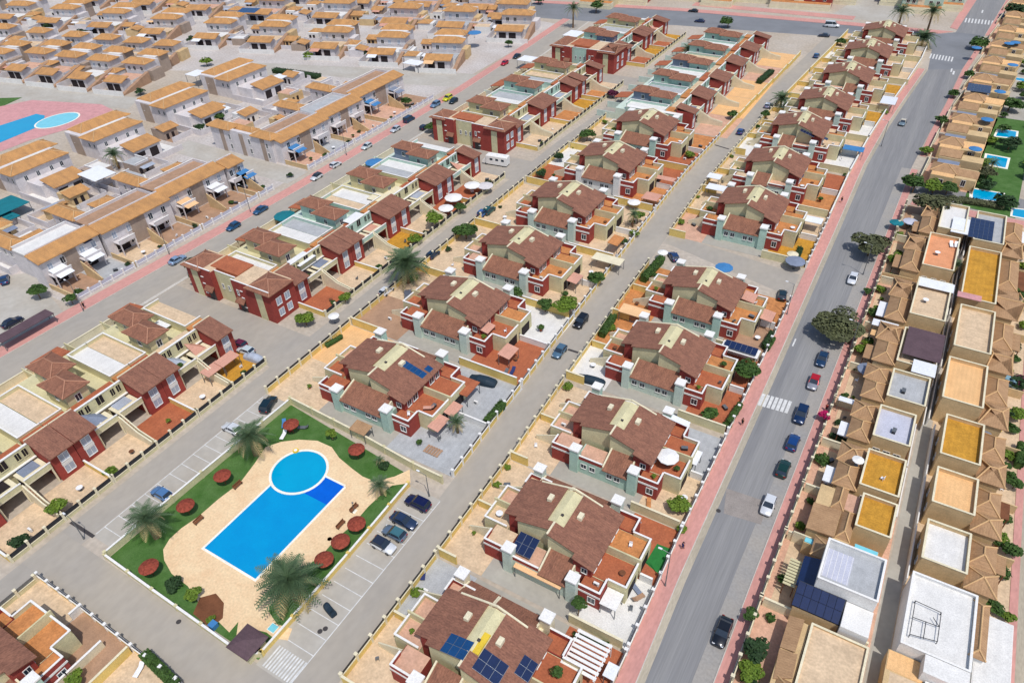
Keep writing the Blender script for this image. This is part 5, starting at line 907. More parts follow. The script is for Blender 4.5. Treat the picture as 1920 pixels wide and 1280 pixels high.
for a in [
 ('black saloon car parked at the right kerb near the bottom edge', (1355, 1183), BLK, 'sedan', 180),
 ('white hatchback driving past the asphalt patch on the wide road', (1441, 946), WHT, 'hatch', 180),
 ('dark green car, nearest of the four parked cars above the asphalt patch', (1469, 877), GRN, 'hatch', 0),
 ('bright blue car parked between the green car and the navy one', (1487, 828), BLUE, 'hatch', 0),
 ('dark navy large car parked beside the magenta bougainvillea', (1502, 777), (12, 44, 84), 'suv', 180),
 ('small grey car with a bright red roof parked by the zebra crossing', (1526, 716), (150, 152, 160), 'hatch', 180, RED_),
 ('dark blue car with shiny rear parked under the big street tree', (1542, 672), (26, 58, 92), 'sedan', 180),
 ('white car parked at the kerb beyond the big street tree', (1599, 522), WHT, 'hatch', 180),
 ('pale car with dark windows driving on the far part of the wide road', (1693, 229), (120, 140, 150), 'sedan', 176, (226, 214, 190)),
 ('dark car parked beyond the far zebra crossing on the right', (1878, 31), (20, 30, 50), 'hatch', 170),
 ('black car parked on the middle street beside the leafy yard', (1089, 602), BLK, 'suv', 180),
 ('steel-blue car beside the drain on the middle street', (1049, 658), (84, 116, 140), 'hatch', 180),
 ('dark blue car half hidden by the hedge and white parasol', (1263, 480), (30, 62, 110), 'hatch', 40),
 ('blue car parked far up the middle street beside the white wall', (1389, 246), (40, 76, 140), 'hatch', 0),
 ('white and blue car near the palm far up the middle street', (1440, 197), (150, 160, 190), 'hatch', 0, WHT),
 ('blue car parked near the far end of the middle street', (1531, 104), (52, 104, 152), 'hatch', 0),
 ('long navy car in the parking bay nearest the yellow wall', (783, 942), (14, 24, 74), 'suv', 90),
 ('dark slate car second in the row of bays by the lawn', (757, 975), (42, 60, 90), 'sedan', 270),
 ('grey car with glass roof third in the row of bays by the lawn', (739, 998), (104, 122, 142), 'hatch', 90, (70, 120, 130)),
 ('white car with dark roof last in the row of bays by the lawn', (719, 1021), WHT, 'hatch', 270, (44, 54, 74)),
 ('light blue car alone in the left parking bays', (302, 924), (90, 132, 180), 'hatch', 90),
 ('white car partly under the palm in the left parking bays', (434, 802), WHT, 'hatch', 90),
 ('dark teal car parked across at the far end of the pool wall', (503, 757), (16, 44, 54), 'suv', 20),
 ('white car under the giant palm on the back street', (725, 544), WHT, 'hatch', 0),
 ('dark blue car on the back street beyond the giant palm', (812, 476), (22, 54, 84), 'hatch', 0),
 ('blue-black car beside a teal one on the back street', (906, 398), (70, 110, 170), 'hatch', 0),
 ('teal car under foliage nearest the wall on the back street', (917, 394), (18, 84, 84), 'suv', 0),
 ('maroon car, first of three in the near parking court', (446, 644), (110, 14, 54), 'hatch', 96),
 ('white car with teal windows between the maroon car and the covered one', (460, 656), (210, 220, 222), 'hatch', 94),
 ('blue saloon car on the avenue by the pink pavement', (488, 393), (38, 88, 128), 'sedan', 180),
 ('blue hatchback on the avenue behind the blue saloon', (437, 424), (28, 84, 126), 'hatch', 180),
 ('silver-blue car on the avenue beside the dark tree', (332, 486), (140, 166, 196), 'sedan', 0),
 ('white car with dark roof, nearest of three white avenue cars', (593, 331), WHT, 'hatch', 180, (56, 60, 66)),
 ('plain white car, middle of three white avenue cars', (629, 308), WHT, 'hatch', 0),
 ('silver white car, farthest of three white avenue cars', (687, 274), (214, 222, 222), 'hatch', 180),
 ('silver car behind the dark blue van on the avenue', (741, 242), (204, 210, 216), 'hatch', 180),
 ('large dark blue van on the avenue', (767, 224), (16, 58, 92), 'van', 0),
 ('grey-blue car behind the yellow one on the avenue', (816, 196), (110, 140, 170), 'suv', 180),
 ('bright yellow car on the avenue', (839, 184), (226, 222, 30), 'suv', 180),
 ('dark car beside the yellow one on the avenue', (850, 189), (20, 42, 50), 'hatch', 180),
 ('bright red car far along the avenue', (946, 118), (200, 4, 44), 'hatch', 180),
 ('dark car just beyond the red one on the avenue', (969, 105), (20, 42, 58), 'sedan', 180),
 ('dark blue car beside the clipped tree behind the red end house', (796, 238), (24, 36, 60), 'hatch', 0),
 ('dark navy car standing under the mauve carport', (22, 603), (20, 30, 56), 'sedan', 0),
 ('blue car at the left edge in the small parking court', (8, 523), (24, 64, 110), 'sedan', 60),
 ('grey-blue car in the court between the ochre house groups', (468, 343), (100, 128, 146), 'sedan', 10),
 ('black car on the far cross street beside the pink pavement', (1300, 20), BLK, 'sedan', 98),
 ('blue-black car on the near side of the far cross street', (1312, 39), (26, 40, 80), 'sedan', 98),
 ('dark car behind the wall at the top of the middle street', (1545, 66), (40, 50, 70), 'sedan', 98),
 ('dark car in the bay by the yellow walled court right of the houses', (1467, 552), (24, 50, 58), 'hatch', 10),
 ('light blue car parked at the far end of the peach-deck villa', (1882, 713), (150, 190, 206), 'suv', 80),
 ('grey car beside the giant palm in the tiled yard', (765, 552), (110, 114, 128), 'hatch', 40),
 ('white and grey car on the roofless forecourt right of the solar roof', (1902, 432), (200, 206, 212), 'hatch', 5),
 ]:
    car(*a)
car('white van on the far cross street', (1560, 48), WHT, 'van', 278, cat='van', sc=1.25)
# covered cars and one small oval mound
def covered(label, px, m, rz, L=2.2, w=.95, h=1.35):
    p = P(px[0], px[1], .6); t = thing('covered_car_or_mound', label, 'covered car', (p.x, p.y, .03), R(rz)); secs = []
    for k, (yy, ww, zz) in enumerate(((-1, .72, .7), (-.85, .95, 1.0), (-.35, 1, h), (.3, 1, h), (.62, .98, .98), (.92, .9, .9), (1, .7, .6))):
        W_ = w*ww; secs.append([(W_*math.cos(a)*(1 if abs(math.cos(a)) > .3 else 1), yy*L, max(0, zz*math.sin(a)**.55 if math.sin(a) > 0 else 0)) for a in [math.pi*i/8 for i in range(9)]])
    b = MB(); n = 9
    for s in secs: b.v += s
    for i in range(len(secs)-1):
        for j in range(n-1): b.f.append((i*n+j, (i+1)*n+j, (i+1)*n+j+1, i*n+j+1)); b.mi.append(0)
    b.f += [tuple(range(n)), tuple(range((len(secs)-1)*n+n-1, (len(secs)-1)*n-1, -1))]; b.mi += [0, 0]
    part(t, 'cover', b, m); return t
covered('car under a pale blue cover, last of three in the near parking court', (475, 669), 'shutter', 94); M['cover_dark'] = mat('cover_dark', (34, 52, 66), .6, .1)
covered('car under a dark arched cover in the terracotta yard by the middle street', (905, 712), 'cover_dark', 100, 2.7, 1.1, 1.3); covered('dark oval mound made up for a dark spot in an empty parking bay', (618, 1141), 'cover_dark', 75, 1.15, .5, .55); covered('long dark blue cover along the yellow wall of a white yard', (1108, 711), 'cover_dark', 97, 2.7, .9, 1.2)  # the small oval is a made-up mound for a dark spot
# the white caravan
p = P(931, 300, 1.4); t = thing('caravan', 'long white motor caravan parked in the far parking court', 'caravan', (p.x, p.y, 0), R(97))
part(t, 'body', loft([[(-1.15, y, z0), (1.15, y, z0), (1.15, y, z1-.15), (1.0, y, z1), (-1.0, y, z1), (-1.15, y, z1-.15)] for (y, z0, z1) in ((-3.7, .5, 2.8), (-3.5, .4, 3.0), (2.2, .4, 3.0), (2.9, .5, 2.9))]), 'white_cap'); part(t, 'cab', loft([[(-1.0, y, .4), (1.0, y, .4), (.95, y, z1), (-.95, y, z1)] for (y, z1) in ((2.9, 2.2), (3.5, 1.5), (4.2, 1.1))]), 'white_cap')
part(t, 'windscreen', MB().slab([(-.85, 3.0, 2.15), (.85, 3.0, 2.15), (.85, 3.5, 1.55), (-.85, 3.5, 1.55)], .02), 'glass')
for s in (-1, 1):
    for yy in (-2.4, -.6, 1.2): block(t, 'window', s*1.155-.01, s*1.155+.01, yy-.45, yy+.45, 1.6, 2.25, 'glass')
    for yy in (-2.2, 2.9):
        o = link('wheel', car_meshes('van')[0]['wheel'], t, (s*1.0, yy, .36)); o.scale = (1.2, 1.2, 1.2)
for yy in (-2.6, -.4, 1.4): block(t, 'roof_hatch', -.35, .35, yy-.35, yy+.35, 3.0, 3.08, 'light_glass')
# ================================================================ trees, palms, hedges
def leafcloud(n, rx, ry, rz, cz, lobes, leaf, rg, flat=.35):
    b = MB(); L = []
    for k in range(lobes):
        a = rg.uniform(0, 6.283); q = rg.uniform(.25, .75); L.append((rx*q*math.cos(a), ry*q*math.sin(a), cz+rz*rg.uniform(-.45, .5), rg.uniform(.38, .62)))
    L.append((0, 0, cz+rz*.25, .6))
    for i in range(n):
        lx, ly, lz, lr = L[rg.randrange(len(L))]
        u = rg.uniform(-1, 1); a = rg.uniform(0, 6.283); r = rg.uniform(.55, 1)**.5; s = math.sqrt(1-u*u)
        c = Vector((lx+rx*lr*r*s*math.cos(a), ly+ry*lr*r*s*math.sin(a), max(.05, lz+rz*lr*r*u)))
        nrm = Vector((s*math.cos(a)*.6+rg.uniform(-.5, .5), s*math.sin(a)*.6+rg.uniform(-.5, .5), u*.6+.55+rg.uniform(-.4, .4))).normalized()
        t1 = nrm.orthogonal().normalized(); t1.rotate(Matrix.Rotation(rg.uniform(0, 6.283), 3, nrm)); t2 = nrm.cross(t1); w = leaf*rg.uniform(.6, 1.3); h = w*rg.uniform(.5, .8)
        b.add([c-t1*w, c-t2*h+nrm*w*.2, c+t1*w, c+t2*h+nrm*w*.2], [(0, 1, 2, 3)])
    return b
CROWN = {}
def crown_mesh(kind, v, n=900):
    k = (kind, v, n)
    if k not in CROWN:
        rg = random.Random(hash(k) & 0xffff if False else v*77+len(kind)*13); CROWN[k] = leafcloud(n, 1, 1, .8, .0, 9, {300: .26, 900: .17, 2200: .115, 3600: .092}[n], rg).mesh('crown', kind)
    return CROWN[k]
def tree(label, px, r, h, kind='leaf', n=900, cat='tree', z=0.0, sq=.85, group=None, lean=(0, 0), trunk=True, v=None):
    """px: crown centre in the photo; the crown's middle hangs at height h"""
    p = P(px[0], px[1], z+h); rg = random.Random(int(px[0]*7+px[1])); t = thing('tree' if cat == 'tree' else 'shrub', label, cat, (p.x-lean[0], p.y-lean[1], z), rg.uniform(0, 6), group)
    o = link('crown', crown_mesh(kind, (v if v is not None else rg.randrange(4)), n), t, (0, 0, h)); o.scale = (r, r, r*sq); 
    if lean != (0, 0): t.rotation_euler = (0, 0, 0); o.location = (lean[0], lean[1], h)
    if trunk:
        b = MB(); b.cyl(0, 0, 0, h*.7, max(.09, r*.07), max(.06, r*.045), 7)
        for k in range(4):
            a = k*1.6+rg.random(); b.tube((0, 0, h*.55), (lean[0]+.55*r*math.cos(a), lean[1]+.55*r*math.sin(a), h+.25*r*rg.uniform(-.3, .9)), max(.04, r*.022), 5)
        part(t, 'trunk', b, 'bark')
    return t
for a in [
 ('round green tree at the pavement beside the rooftop solar shelter', (1407, 697), 2.6, 2.6, 'leaf', 2200), ('clipped round green tree in the yard by the zebra crossing', (1331, 774), 1.5, 1.7, 'leaf', 900),
 ('small light tree in front of the roofless near yard on the right', (1418, 1218), 1.6, 2.0, 'leaf_dark', 900), ('loose yellow-green shrub tree at the bottom right pavement', (1405, 1255), 1.5, 1.4, 'leaf_light', 900), ('slender green tree beside the teal canopy', (1408, 1150), 1.0, 1.8, 'leaf', 900),
 ('bushy green tree in the corner of the roadside yard by the parasols', (1275, 948), 1.6, 1.5, 'leaf_light', 900), ('green palm-like tree at the white villa side', (1085, 1131), 1.0, 3.0, 'leaf', 900),
 ('leafy light tree overhanging the yard beside the black car', (1062, 570), 2.6, 2.6, 'leaf_light', 2200), ('dark bushy tree left of the light one by the inner blocks', (1022, 570), 1.7, 2.0, 'leaf', 900), ('shaggy palm-green tree beside the second inner block', (961, 548), 1.9, 2.6, 'leaf', 900), ('rounded tree at the middle street by the second hedge', (1117, 522), 1.9, 2.0, 'leaf', 900), ('small bright bush beside the tree at the middle street', (1080, 487), 1.2, 1.4, 'leaf_light', 300),
 ('dark dense tree on the back street before the giant palm', (873, 432), 2.9, 2.4, 'leaf', 2200), ('light green tree in front of the second terrace group', (816, 409), 2.2, 2.8, 'leaf_light', 900), ('small tree next to the light one on the back street', (862, 388), 1.5, 2.0, 'leaf', 900), ('green bush tree in the forecourt left of the giant palm', (778, 448), 1.6, 1.6, 'leaf_light', 900),
 ('dark rounded tree on the back street behind the far inner block', (1101, 252), 2.3, 2.2, 'leaf', 900), ('light tree at the corner of the farthest gabled inner block', (1151, 247), 1.9, 2.6, 'leaf_light', 900), ('dark conifer-like bush by the caravan court', (1050, 293), 1.6, 1.6, 'leaf_dark', 900), ('green bush at the back street wall by the caravan court', (1013, 326), 1.4, 1.5, 'leaf_dark', 900),
 ('dark green tree beside the silver-blue avenue car', (362, 492), 2.0, 2.8, 'leaf_dark', 900), ('lower dark bush beside the red end house', (371, 513), 1.7, 1.3, 'leaf', 900), ('yellow-green leafy bush before the red end house', (572, 598), 1.9, 1.7, 'leaf_light', 900), ('small yellow-green tree in a forecourt on the back street', (646, 556), 1.3, 1.6, 'leaf_light', 900),
 ('light green tree in the forecourt opposite the left parking bays', (108, 949), 1.5, 1.8, 'leaf_light', 900), ('dark creeping bush on a forecourt at the left edge', (36, 1015), 1.3, 1.0, 'leaf_dark', 900),
 ('green tree in the small court at the left edge', (68, 545), 2.0, 2.2, 'leaf', 900), ('smaller tree by the lamp at the left court', (131, 558), 1.4, 1.8, 'leaf', 900),
 ('green tree between the long ochre roofs and the court', (413, 218), 1.7, 2.2, 'leaf', 300), ('dark tree in an ochre-house yard by the court', (374, 238), 1.7, 1.8, 'leaf_dark', 300), ('olive tree beside the white canopy of the far ochre roofs', (386, 115), 2.2, 2.0, 'leaf_light', 300), ('small tree in a garden above the avenue cars', (760, 190), 1.8, 1.8, 'leaf', 300), ('small round tree beside a far porch near the avenue', (953, 80), 1.8, 1.8, 'leaf', 300), ('green creeper bush by the inner street wall', (578, 104), 1.9, 1.4, 'leaf_light', 300),
 ('clipped dark tree behind the red end house by the avenue', (812, 238), 2.4, 1.9, 'leaf', 900), ('round dark tree beside the cross street', (1366, 41), 3.2, 2.4, 'leaf', 900), ('dense dark tree near the top of the back street', (1276, 117), 2.2, 2.2, 'leaf_dark', 900), ('dark tree by the middle street near the palm', (1436, 213), 1.6, 1.6, 'leaf', 300), ('small tree right of the ochre court far up the middle street', (1374, 214), 1.7, 1.6, 'leaf', 300), ('small green bush at the top of the middle street', (1577, 78), 2.0, 1.6, 'leaf', 300),
 ('plum-coloured bush at the far parking court corner', (1149, 176), 1.9, 1.4, 'leaf_plum', 900),
 ('dark hedge tree at the junction on the right', (1842, 82), 3.8, 2.2, 'leaf', 900), ('dark tree above the far zebra crossing at the right edge', (1905, 20), 4.0, 2.6, 'leaf_dark', 900), ('small kerb tree beside the third far-right villa', (1818, 140), 1.9, 1.5, 'leaf', 300), ('small kerb tree beside the second far-right villa', (1789, 176), 1.9, 1.5, 'leaf', 300), ('small kerb tree nearest the side road', (1768, 226), 2.0, 1.5, 'leaf', 300), ('small kerb bush beside the nearest far-right villa', (1738, 281), 1.8, 1.4, 'leaf_light', 300),
 ('green tree group at the right edge beside the small pools', (1895, 195), 3.4, 2.2, 'leaf', 900), ('dark garden tree right of the farthest pool', (1895, 268), 2.8, 2.0, 'leaf_dark', 900), ('brownish palm cluster between two garden pools', (1852, 322), 2.2, 1.8, 'leaf_grey', 900),
 ('large green tree at the side-road corner', (1716, 345), 3.2, 2.4, 'leaf', 2200), ('light green shrub row beside the corner tree', (1752, 350), 2.4, 1.8, 'leaf_light', 900), ('dark green tree end of the corner row', (1778, 352), 2.3, 1.9, 'leaf', 900),
 ('wide grey-green tree over the side road, largest there', (1758, 388), 4.6, 3.0, 'leaf_grey', 3600),
 ('grey-green street tree by the lamp post on the right kerb', (1634, 458), 4.0, 3.0, 'leaf_grey', 2200), ('green garden shrubs behind the street tree on the right', (1683, 488), 2.0, 1.2, 'leaf_light', 900),
 ('garden tree between two villas by the white long canopy', (1768, 503), 2.0, 1.8, 'leaf_dark', 900), ('light garden shrub near the right edge above the white yard', (1838, 532), 1.6, 1.2, 'leaf_light', 300), ('row of garden bushes at the right edge', (1900, 545), 2.2, 1.3, 'leaf', 900),
 ('bright green bush inside the low white wall by the street tree', (1617, 655), 1.4, 1.2, 'leaf_light', 900), ('olive bush in the yard behind the white shed roofs', (1655, 580), 1.4, 1.4, 'leaf_light', 900), ('green bush by the white patio beside the right pavement', (1627, 545), .9, 1.0, 'leaf', 300),
 ('dark round tree in the yard behind the purple roof', (1760, 608), 1.0, 2.6, 'leaf_grey', 300), ('light green shrub beside the light blue car', (1878, 690), 1.2, 1.0, 'leaf_light', 300), ('plum-flowered shrub beside the light blue car', (1912, 712), 1.4, 1.2, 'leaf_plum', 300),
 ('green shrubs along the right edge path', (1908, 775), 1.3, 1.4, 'leaf_light', 900), ('dark garden tree by the round garden table', (1893, 775), .9, 1.2, 'leaf_dark', 300), ('tall green hedge tree right of the ochre terrace square', (1905, 905), 1.2, 1.4, 'leaf', 900), ('green tree by the path below the white villa', (1892, 1028), 1.4, 1.3, 'leaf', 900), ('green bush by the path beside the white yard', (1892, 1155), .8, 1.0, 'leaf_light', 900),
 ('magenta bougainvillea over the right pavement wall', (1548, 778), 1.05, 1.5, 'leaf_magenta', 900),
 ('small round bush in the grey patio beside the pool wall', (785, 828), .55, .6, 'leaf', 300), ('green bush in the planting bed of the pool garden', (395, 1160), .6, .5, 'leaf_light', 300), ('yellow-green yucca bush by the pool garden path', (362, 1115), 1.1, 1.3, 'leaf_light', 900), ('dark garden shrub beside the deck at the near lawn', (322, 1097), 1.3, .9, 'leaf_dark', 900), ('small tree at the far lawn end behind the round pool', (621, 812), 1.0, 1.5, 'leaf_light', 900), ('dark little bush on the lawn by the yellow wall', (722, 872), .9, .7, 'leaf_dark', 900),
 ('light bush in the corner yard at the bottom left edge', (140, 1273), 1.1, 1.3, 'leaf_light', 900), ('yellow-green tree beside the fourth inner block yard', (1196, 405), 1.5, 2.2, 'leaf_light', 900), ('bright bush at the middle street below the white long walls', (1188, 438), 1.2, .9, 'leaf_light', 300), ('bush beside the mint wall of the fifth inner block', (1222, 308), 1.5, 1.2, 'leaf_light', 300), ('lawn bush in the yard of the last inner block', (1292, 290), 1.4, .9, 'leaf_light', 300),
 ('palm-green round tree by the cross street in front of blue roofs', (1335, 74), 2.6, 2.4, 'leaf_light', 900), ('round palm-like tree at the avenue end of the cross street', (1118, 12), 3.6, 3.0, 'leaf', 900), ('dark garden tree among the far ochre rows', (1010, 0), 2.6, 2.0, 'leaf_dark', 300), ('dark shrub in the far left ochre rows', (88, 50), 2.4, 1.8, 'leaf_dark', 300), ('dark shrub row below the far ochre roofs', (155, 62), 2.6, 1.6, 'leaf_dark', 300), ('small tree in a far courtyard at the left', (115, 30), 2.6, 2.4, 'leaf', 300), ('green bush at the twin ochre roofs by the far street', (262, 171), 1.9, 1.4, 'leaf_dark', 300),
]: tree(*a)
tree('big dark grey-green street tree leaning over the wide road', (1576, 612), 4.3, 2.9, 'leaf_grey', 3600, lean=(-2.2, .6))
def hedge(label, a, c, wd, h, m='leaf', z=0.0, n=1100):
    p, q = P(*a), P(*c); d = Vector((q.x-p.x, q.y-p.y)); ln_ = d.length; rg = random.Random(int(a[0])); t = thing('hedge', label, 'hedge', (p.x, p.y, z), math.atan2(d.y, d.x))
    b = MB()
    for i in range(n):
        x, y, zz = rg.uniform(0, ln_), rg.uniform(-wd/2, wd/2), rg.uniform(.15, 1)**.5*h
        if abs(y) < wd*.36 and zz < h*.82: y = math.copysign(wd/2, y)*rg.uniform(.85, 1.05)
        nr = Vector((rg.uniform(-.6, .6), y/wd*1.6+rg.uniform(-.4, .4), zz/h*1.2-.2)).normalized(); t1 = nr.orthogonal().normalized(); t1.rotate(Matrix.Rotation(rg.uniform(0, 6.3), 3, nr)); t2 = nr.cross(t1); w = rg.uniform(.14, .28); c_ = Vector((x, y, zz))
        b.add([c_-t1*w, c_-t2*w*.6, c_+t1*w, c_+t2*w*.6], [(0, 1, 2, 3)])
    part(t, 'foliage', b, m); part(t, 'core', MB().box(.1, ln_-.1, -wd*.4, wd*.4, 0, h*.82), m); return t
hedge('clipped green hedge on the middle street beside the first inner block', (912, 800), (944, 764), 1.3, 1.9); hedge('green hedge on the middle street opposite the black car', (1128, 634), (1150, 600), 1.4, 1.8); hedge('tall hedge on the middle street near the white parasol', (1205, 530), (1240, 492), 1.7, 2.0); hedge('narrow clipped hedge at the pink pavement by the zebra crossing', (1364, 800), (1386, 766), .9, 1.6); hedge('hedge at the bottom left behind the corner block wall', (276, 1232), (336, 1292), 1.3, 1.7)
hedge('long dark hedge by the inner street among ochre roofs', (515, 136), (600, 148), 3.0, 1.9, 'leaf_dark', n=1600); hedge('short hedge by the mint house at the pink pavement', (1430, 655), (1446, 630), .9, 1.5, 'leaf_dark', n=500); hedge('low hedge in the yellow walled yard by the back street', (612, 652), (642, 634), .8, 1.0, n=500); hedge('dark olive hedge far up the middle street', (1422, 158), (1446, 138), 2.2, 1.8, 'leaf_dark', n=700); hedge('garden hedge along the near side of the nearest garden pool', (1795, 378), (1880, 392), 2.2, 1.4, 'leaf_grey'); hedge('green hedge between the last gardens and the path at the right edge', (1906, 880), (1912, 840), 1.2, 1.7); hedge('dark low hedge along the boundary beyond the blue-grey terrace villa', (1555, 818), (1600, 840), .8, 1.0, 'leaf_dark', n=500); hedge('short yellow-green hedge beside the ochre deck villa', (1652, 832), (1688, 846), .8, .9, 'leaf_light', n=500); hedge('green strip of shrubs at the white wall in the roadside yard', (1075, 1190), (1140, 1210), .5, .6, 'leaf', n=300)
hedge('dark hedge beside the blue parasol yard at the pink pavement', (1488, 500), (1500, 470), 1.2, 1.3, 'leaf_dark', n=500); hedge('hedge under the railing by the solar shelter', (1436, 660), (1448, 640), 1.0, 1.4, 'leaf', n=400)
# palms
FROND = {}
def frond(v, m):
    k = (v, m)
    if k not in FROND:
        rg = random.Random(v*31+7); b = MB(); n = 15; droop = (.55, .95, 1.35)[v % 3]; pts = []
        for i in range(n+1):
            s = i/n; pts.append(Vector((s*.98, 0, .34*math.sin(min(1, s*1.6)*1.57)*(1.2-droop*.5)-droop*.46*s*s)))
        for i in range(n): b.tube(pts[i], pts[i+1], .012*(1.3-i/n), 3)
        for i in range(1, n+1):
            s = i/n; l = .30*math.sin(math.pi*min(1, .22+s*.74))**.8; c = pts[i]
            for sg in (-1, 1):
                for d in (0, .5/n):
                    e = c+Vector((l*.55+d, sg*l, -l*.30+rg.uniform(-.03, .03))); c2 = c+Vector((.036, 0, 0)); b.add([c, c2, e], [(0, 1, 2)])
        FROND[k] = b.mesh('frond', m)
    return FROND[k]
def palm(label, px, r, h, n=34, trunk_r=.35, dry=6, lean=(0, 0), m='palm_leaf', group=None):
    p = P(px[0], px[1], h); rg = random.Random(int(px[0])); t = thing('palm_tree', label, 'palm tree', (p.x, p.y, 0), 0, group)
    b = MB(); b.cyl(0, 0, 0, h*.9, trunk_r*1.2, trunk_r, 10); b.cyl(0, 0, h*.82, h*1.02, trunk_r*1.05, trunk_r*1.7, 10); part(t, 'trunk', b, 'bark')
    for i in range(n+dry):
        a = i*2.39996+rg.uniform(-.2, .2); up = 1-(i/(n+dry)); o = link('frond', frond(rg.randrange(2) if i < n*.6 else 2, 'palm_dry' if i >= n else m), t, (0, 0, h))
        L_ = r*(.72+.38*min(1, (i/n)*1.6))*rg.uniform(.9, 1.08); o.scale = (L_, L_*.8, L_); o.rotation_euler = (rg.uniform(-.15, .15), -(1.15*up**1.5-.12-(.5 if i >= n else 0)*.8), a)
    return t
for a in [('big feathery date palm beside the near end of the long pool', (541, 1090), 4.4, 4.2, 44, .45), ('date palm at the near left corner of the pool garden', (274, 972), 3.1, 4.6, 30, .4), ('date palm on the left lawn beside the white parked car', (468, 818), 3.4, 4.4, 32, .45), ('small grey palm between deck and the parked dark cars', (712, 908), 1.9, 2.4, 22, .25), ('giant bushy palm on the back street corner', (760, 495), 4.6, 5.0, 64, .5),
          ('small blue-green palm in the grey patio by the middle street', (856, 790), 1.7, 2.8, 22, .2), ('fan palm among the ochre twin roofs', (213, 290), 3.0, 4.5, 26, .3), ('tall thin palm at the avenue end', (1075, 16), 3.6, 8.0, 22, .3), ('palm with tall trunk at the far junction', (1750, 22), 4.2, 9.0, 26, .35), ('palm beside the cross street left of the tall one', (1692, 22), 4.4, 6.0, 26, .35), ('bushy low palms at the junction corner', (1732, 72), 5.0, 3.6, 36, .4), ('bushy palm beside the middle street, far along', (1466, 186), 3.6, 3.2, 34, .35), ('lower palm below the bushy one far along the middle street', (1476, 200), 2.8, 2.2, 26, .3), ('fan palm at the top of the back street', (1290, 92), 2.6, 4.5, 24, .2),
          ('teal palm shading the middle garden pool', (1862, 306), 2.0, 3.2, 20, .2), ('light palm in the yard by the fourth inner block', (1188, 402), 1.8, 3.6, 20, .2), ('small palm on the lawn near the round tree behind the paddling pool', (712, 862), 1.0, 1.1, 16, .12), ('grey-green palm by the salmon terrace villa', (1795, 497), 1.7, 3.0, 20, .2)]:
    palm(*a)
# ================================================================ things on roofs, terraces, yards and pavements
def solar(label, px, z, nx, ny, slope, m='solar', pw=1.0, ph=1.55, rz=0.0, tilt_axis='x', frame=True):
    """array of panels lying on a roof; slope = (dz/dx, dz/dy) of that roof"""
    if isinstance(z, str):
        hx = QREF[z][0]; k = {'R': 1.0, 'Q': 1.12}[z[0]]; z = 7.0
        for _ in range(12): q_ = P(px[0], px[1], z); u = (q_.x-hx)/k; z = 7.62-abs(u)*(.25 if u < 0 else .30)
        slope = (.25 if u < 0 else -.30/k, 0)
    p = P(px[0], px[1], z); t = thing('solar_array', label, 'solar panels', (p.x, p.y, z), R(rz)); sx, sy = slope
    q = MB(); q.slab([(x, y, x*sx+y*sy) for x, y in ((-pw/2+.03, -ph/2+.03), (pw/2-.03, -ph/2+.03), (pw/2-.03, ph/2-.03), (-pw/2+.03, ph/2-.03))], .05); me = q.mesh('panel', m)
    for i in range(nx):
        for j in range(ny):
            x, y = (i-(nx-1)/2)*pw, (j-(ny-1)/2)*ph; link('panel', me, t, (x, y, x*sx+y*sy+.14))
    W2, H2 = nx*pw/2, ny*ph/2; part(t, 'frame', MB().slab([(x, y, x*sx+y*sy+.085) for x, y in ((-W2, -H2), (W2, -H2), (W2, H2), (-W2, H2))], .05), 'solar_frame')
    return t
solar('six grey panels on the low roof beside the pergola of the second roadside block', (985, 1022), 4.0, 3, 2, (0, .25), 'solar', 1.05, 1.5)
solar('six blue panels at the gable edge of the nearest roadside block', (857, 1212), 'R1', 3, 2, (.305, 0), 'solar_blue', 1.15, 1.3); solar('six navy panels right of the ridge on the nearest roadside block', (920, 1250), 'R1', 3, 2, (-.305, 0), 'solar', 1.15, 1.4); solar('four navy panels low on the right slope of the nearest roadside block', (987, 1253), 'R1', 2, 2, (-.305, 0), 'solar', .95, 1.3)
solar('row of blue panels on the right roof of the first inner block', (776, 693), 'Q1', 5, 1, (-.27, 0), 'solar_blue', .95, 1.5); solar('single blue panel above the row on the first inner block', (804, 692), 'Q1', 1, 1, (-.27, 0), 'solar_blue', 1.2, 1.3)
solar('dark strip of panels along the gable of the seventh roadside block', (1484, 320), 'R7', 8, 1, (-.3, 0), 'solar', .8, 1.7); solar('panels on the far shed roof of the sixth roadside block', (1452, 352), 4.6, 4, 1, (0, -.25), 'solar', .95, 2.0); solar('panels on the far shed roof of the seventh roadside block', (1499, 283), 4.6, 4, 1, (0, -.25), 'solar', .95, 2.0); solar('left dark panels on the gable of the eighth roadside block', (1514, 250), 'R8', 5, 1, (-.3, 0), 'solar', .8, 1.6); solar('right dark panels low on the eighth roadside block', (1543, 258), 'R8', 4, 1, (-.3, 0), 'solar', .7, 1.5)
solar('blue panels on an ochre roof far off at the top left', (466, 20), 6.2, 5, 3, (0, .1), 'solar_blue', 1.9, 1.9, 16); solar('dark panels lying on the second ochre roof by the avenue', (157, 449), 6.3, 4, 2, (-.1, 0), 'solar', 1.0, 1.1); solar('blue glassy panels covering a far-right villa terrace', (1836, 166), 3.9, 7, 5, (0, 0), 'solar', .95, 1.5)
solar('large double solar roof at the far villa beside the white boxed roof', (1840, 430), 5.2, 5, 6, (0, 0), 'solar', .95, 1.6); solar('row of six panels on a white shelter by the pink pavement', (1389, 652), 3.2, 6, 1, (0, .18), 'solar', 1.02, 1.9)
t = thing('shelter', 'white shelter carrying a row of panels beside the pink pavement', 'shelter', (P(1389, 652, 3.0).x, P(1389, 652, 3.0).y, 0)); block(t, 'roof', -3.5, 3.5, -1.4, 1.3, 2.6, 2.74, 'white_cap'); block(t, 'wall', -3.4, 3.4, 1.1, 1.25, 0, 2.6, 'white')
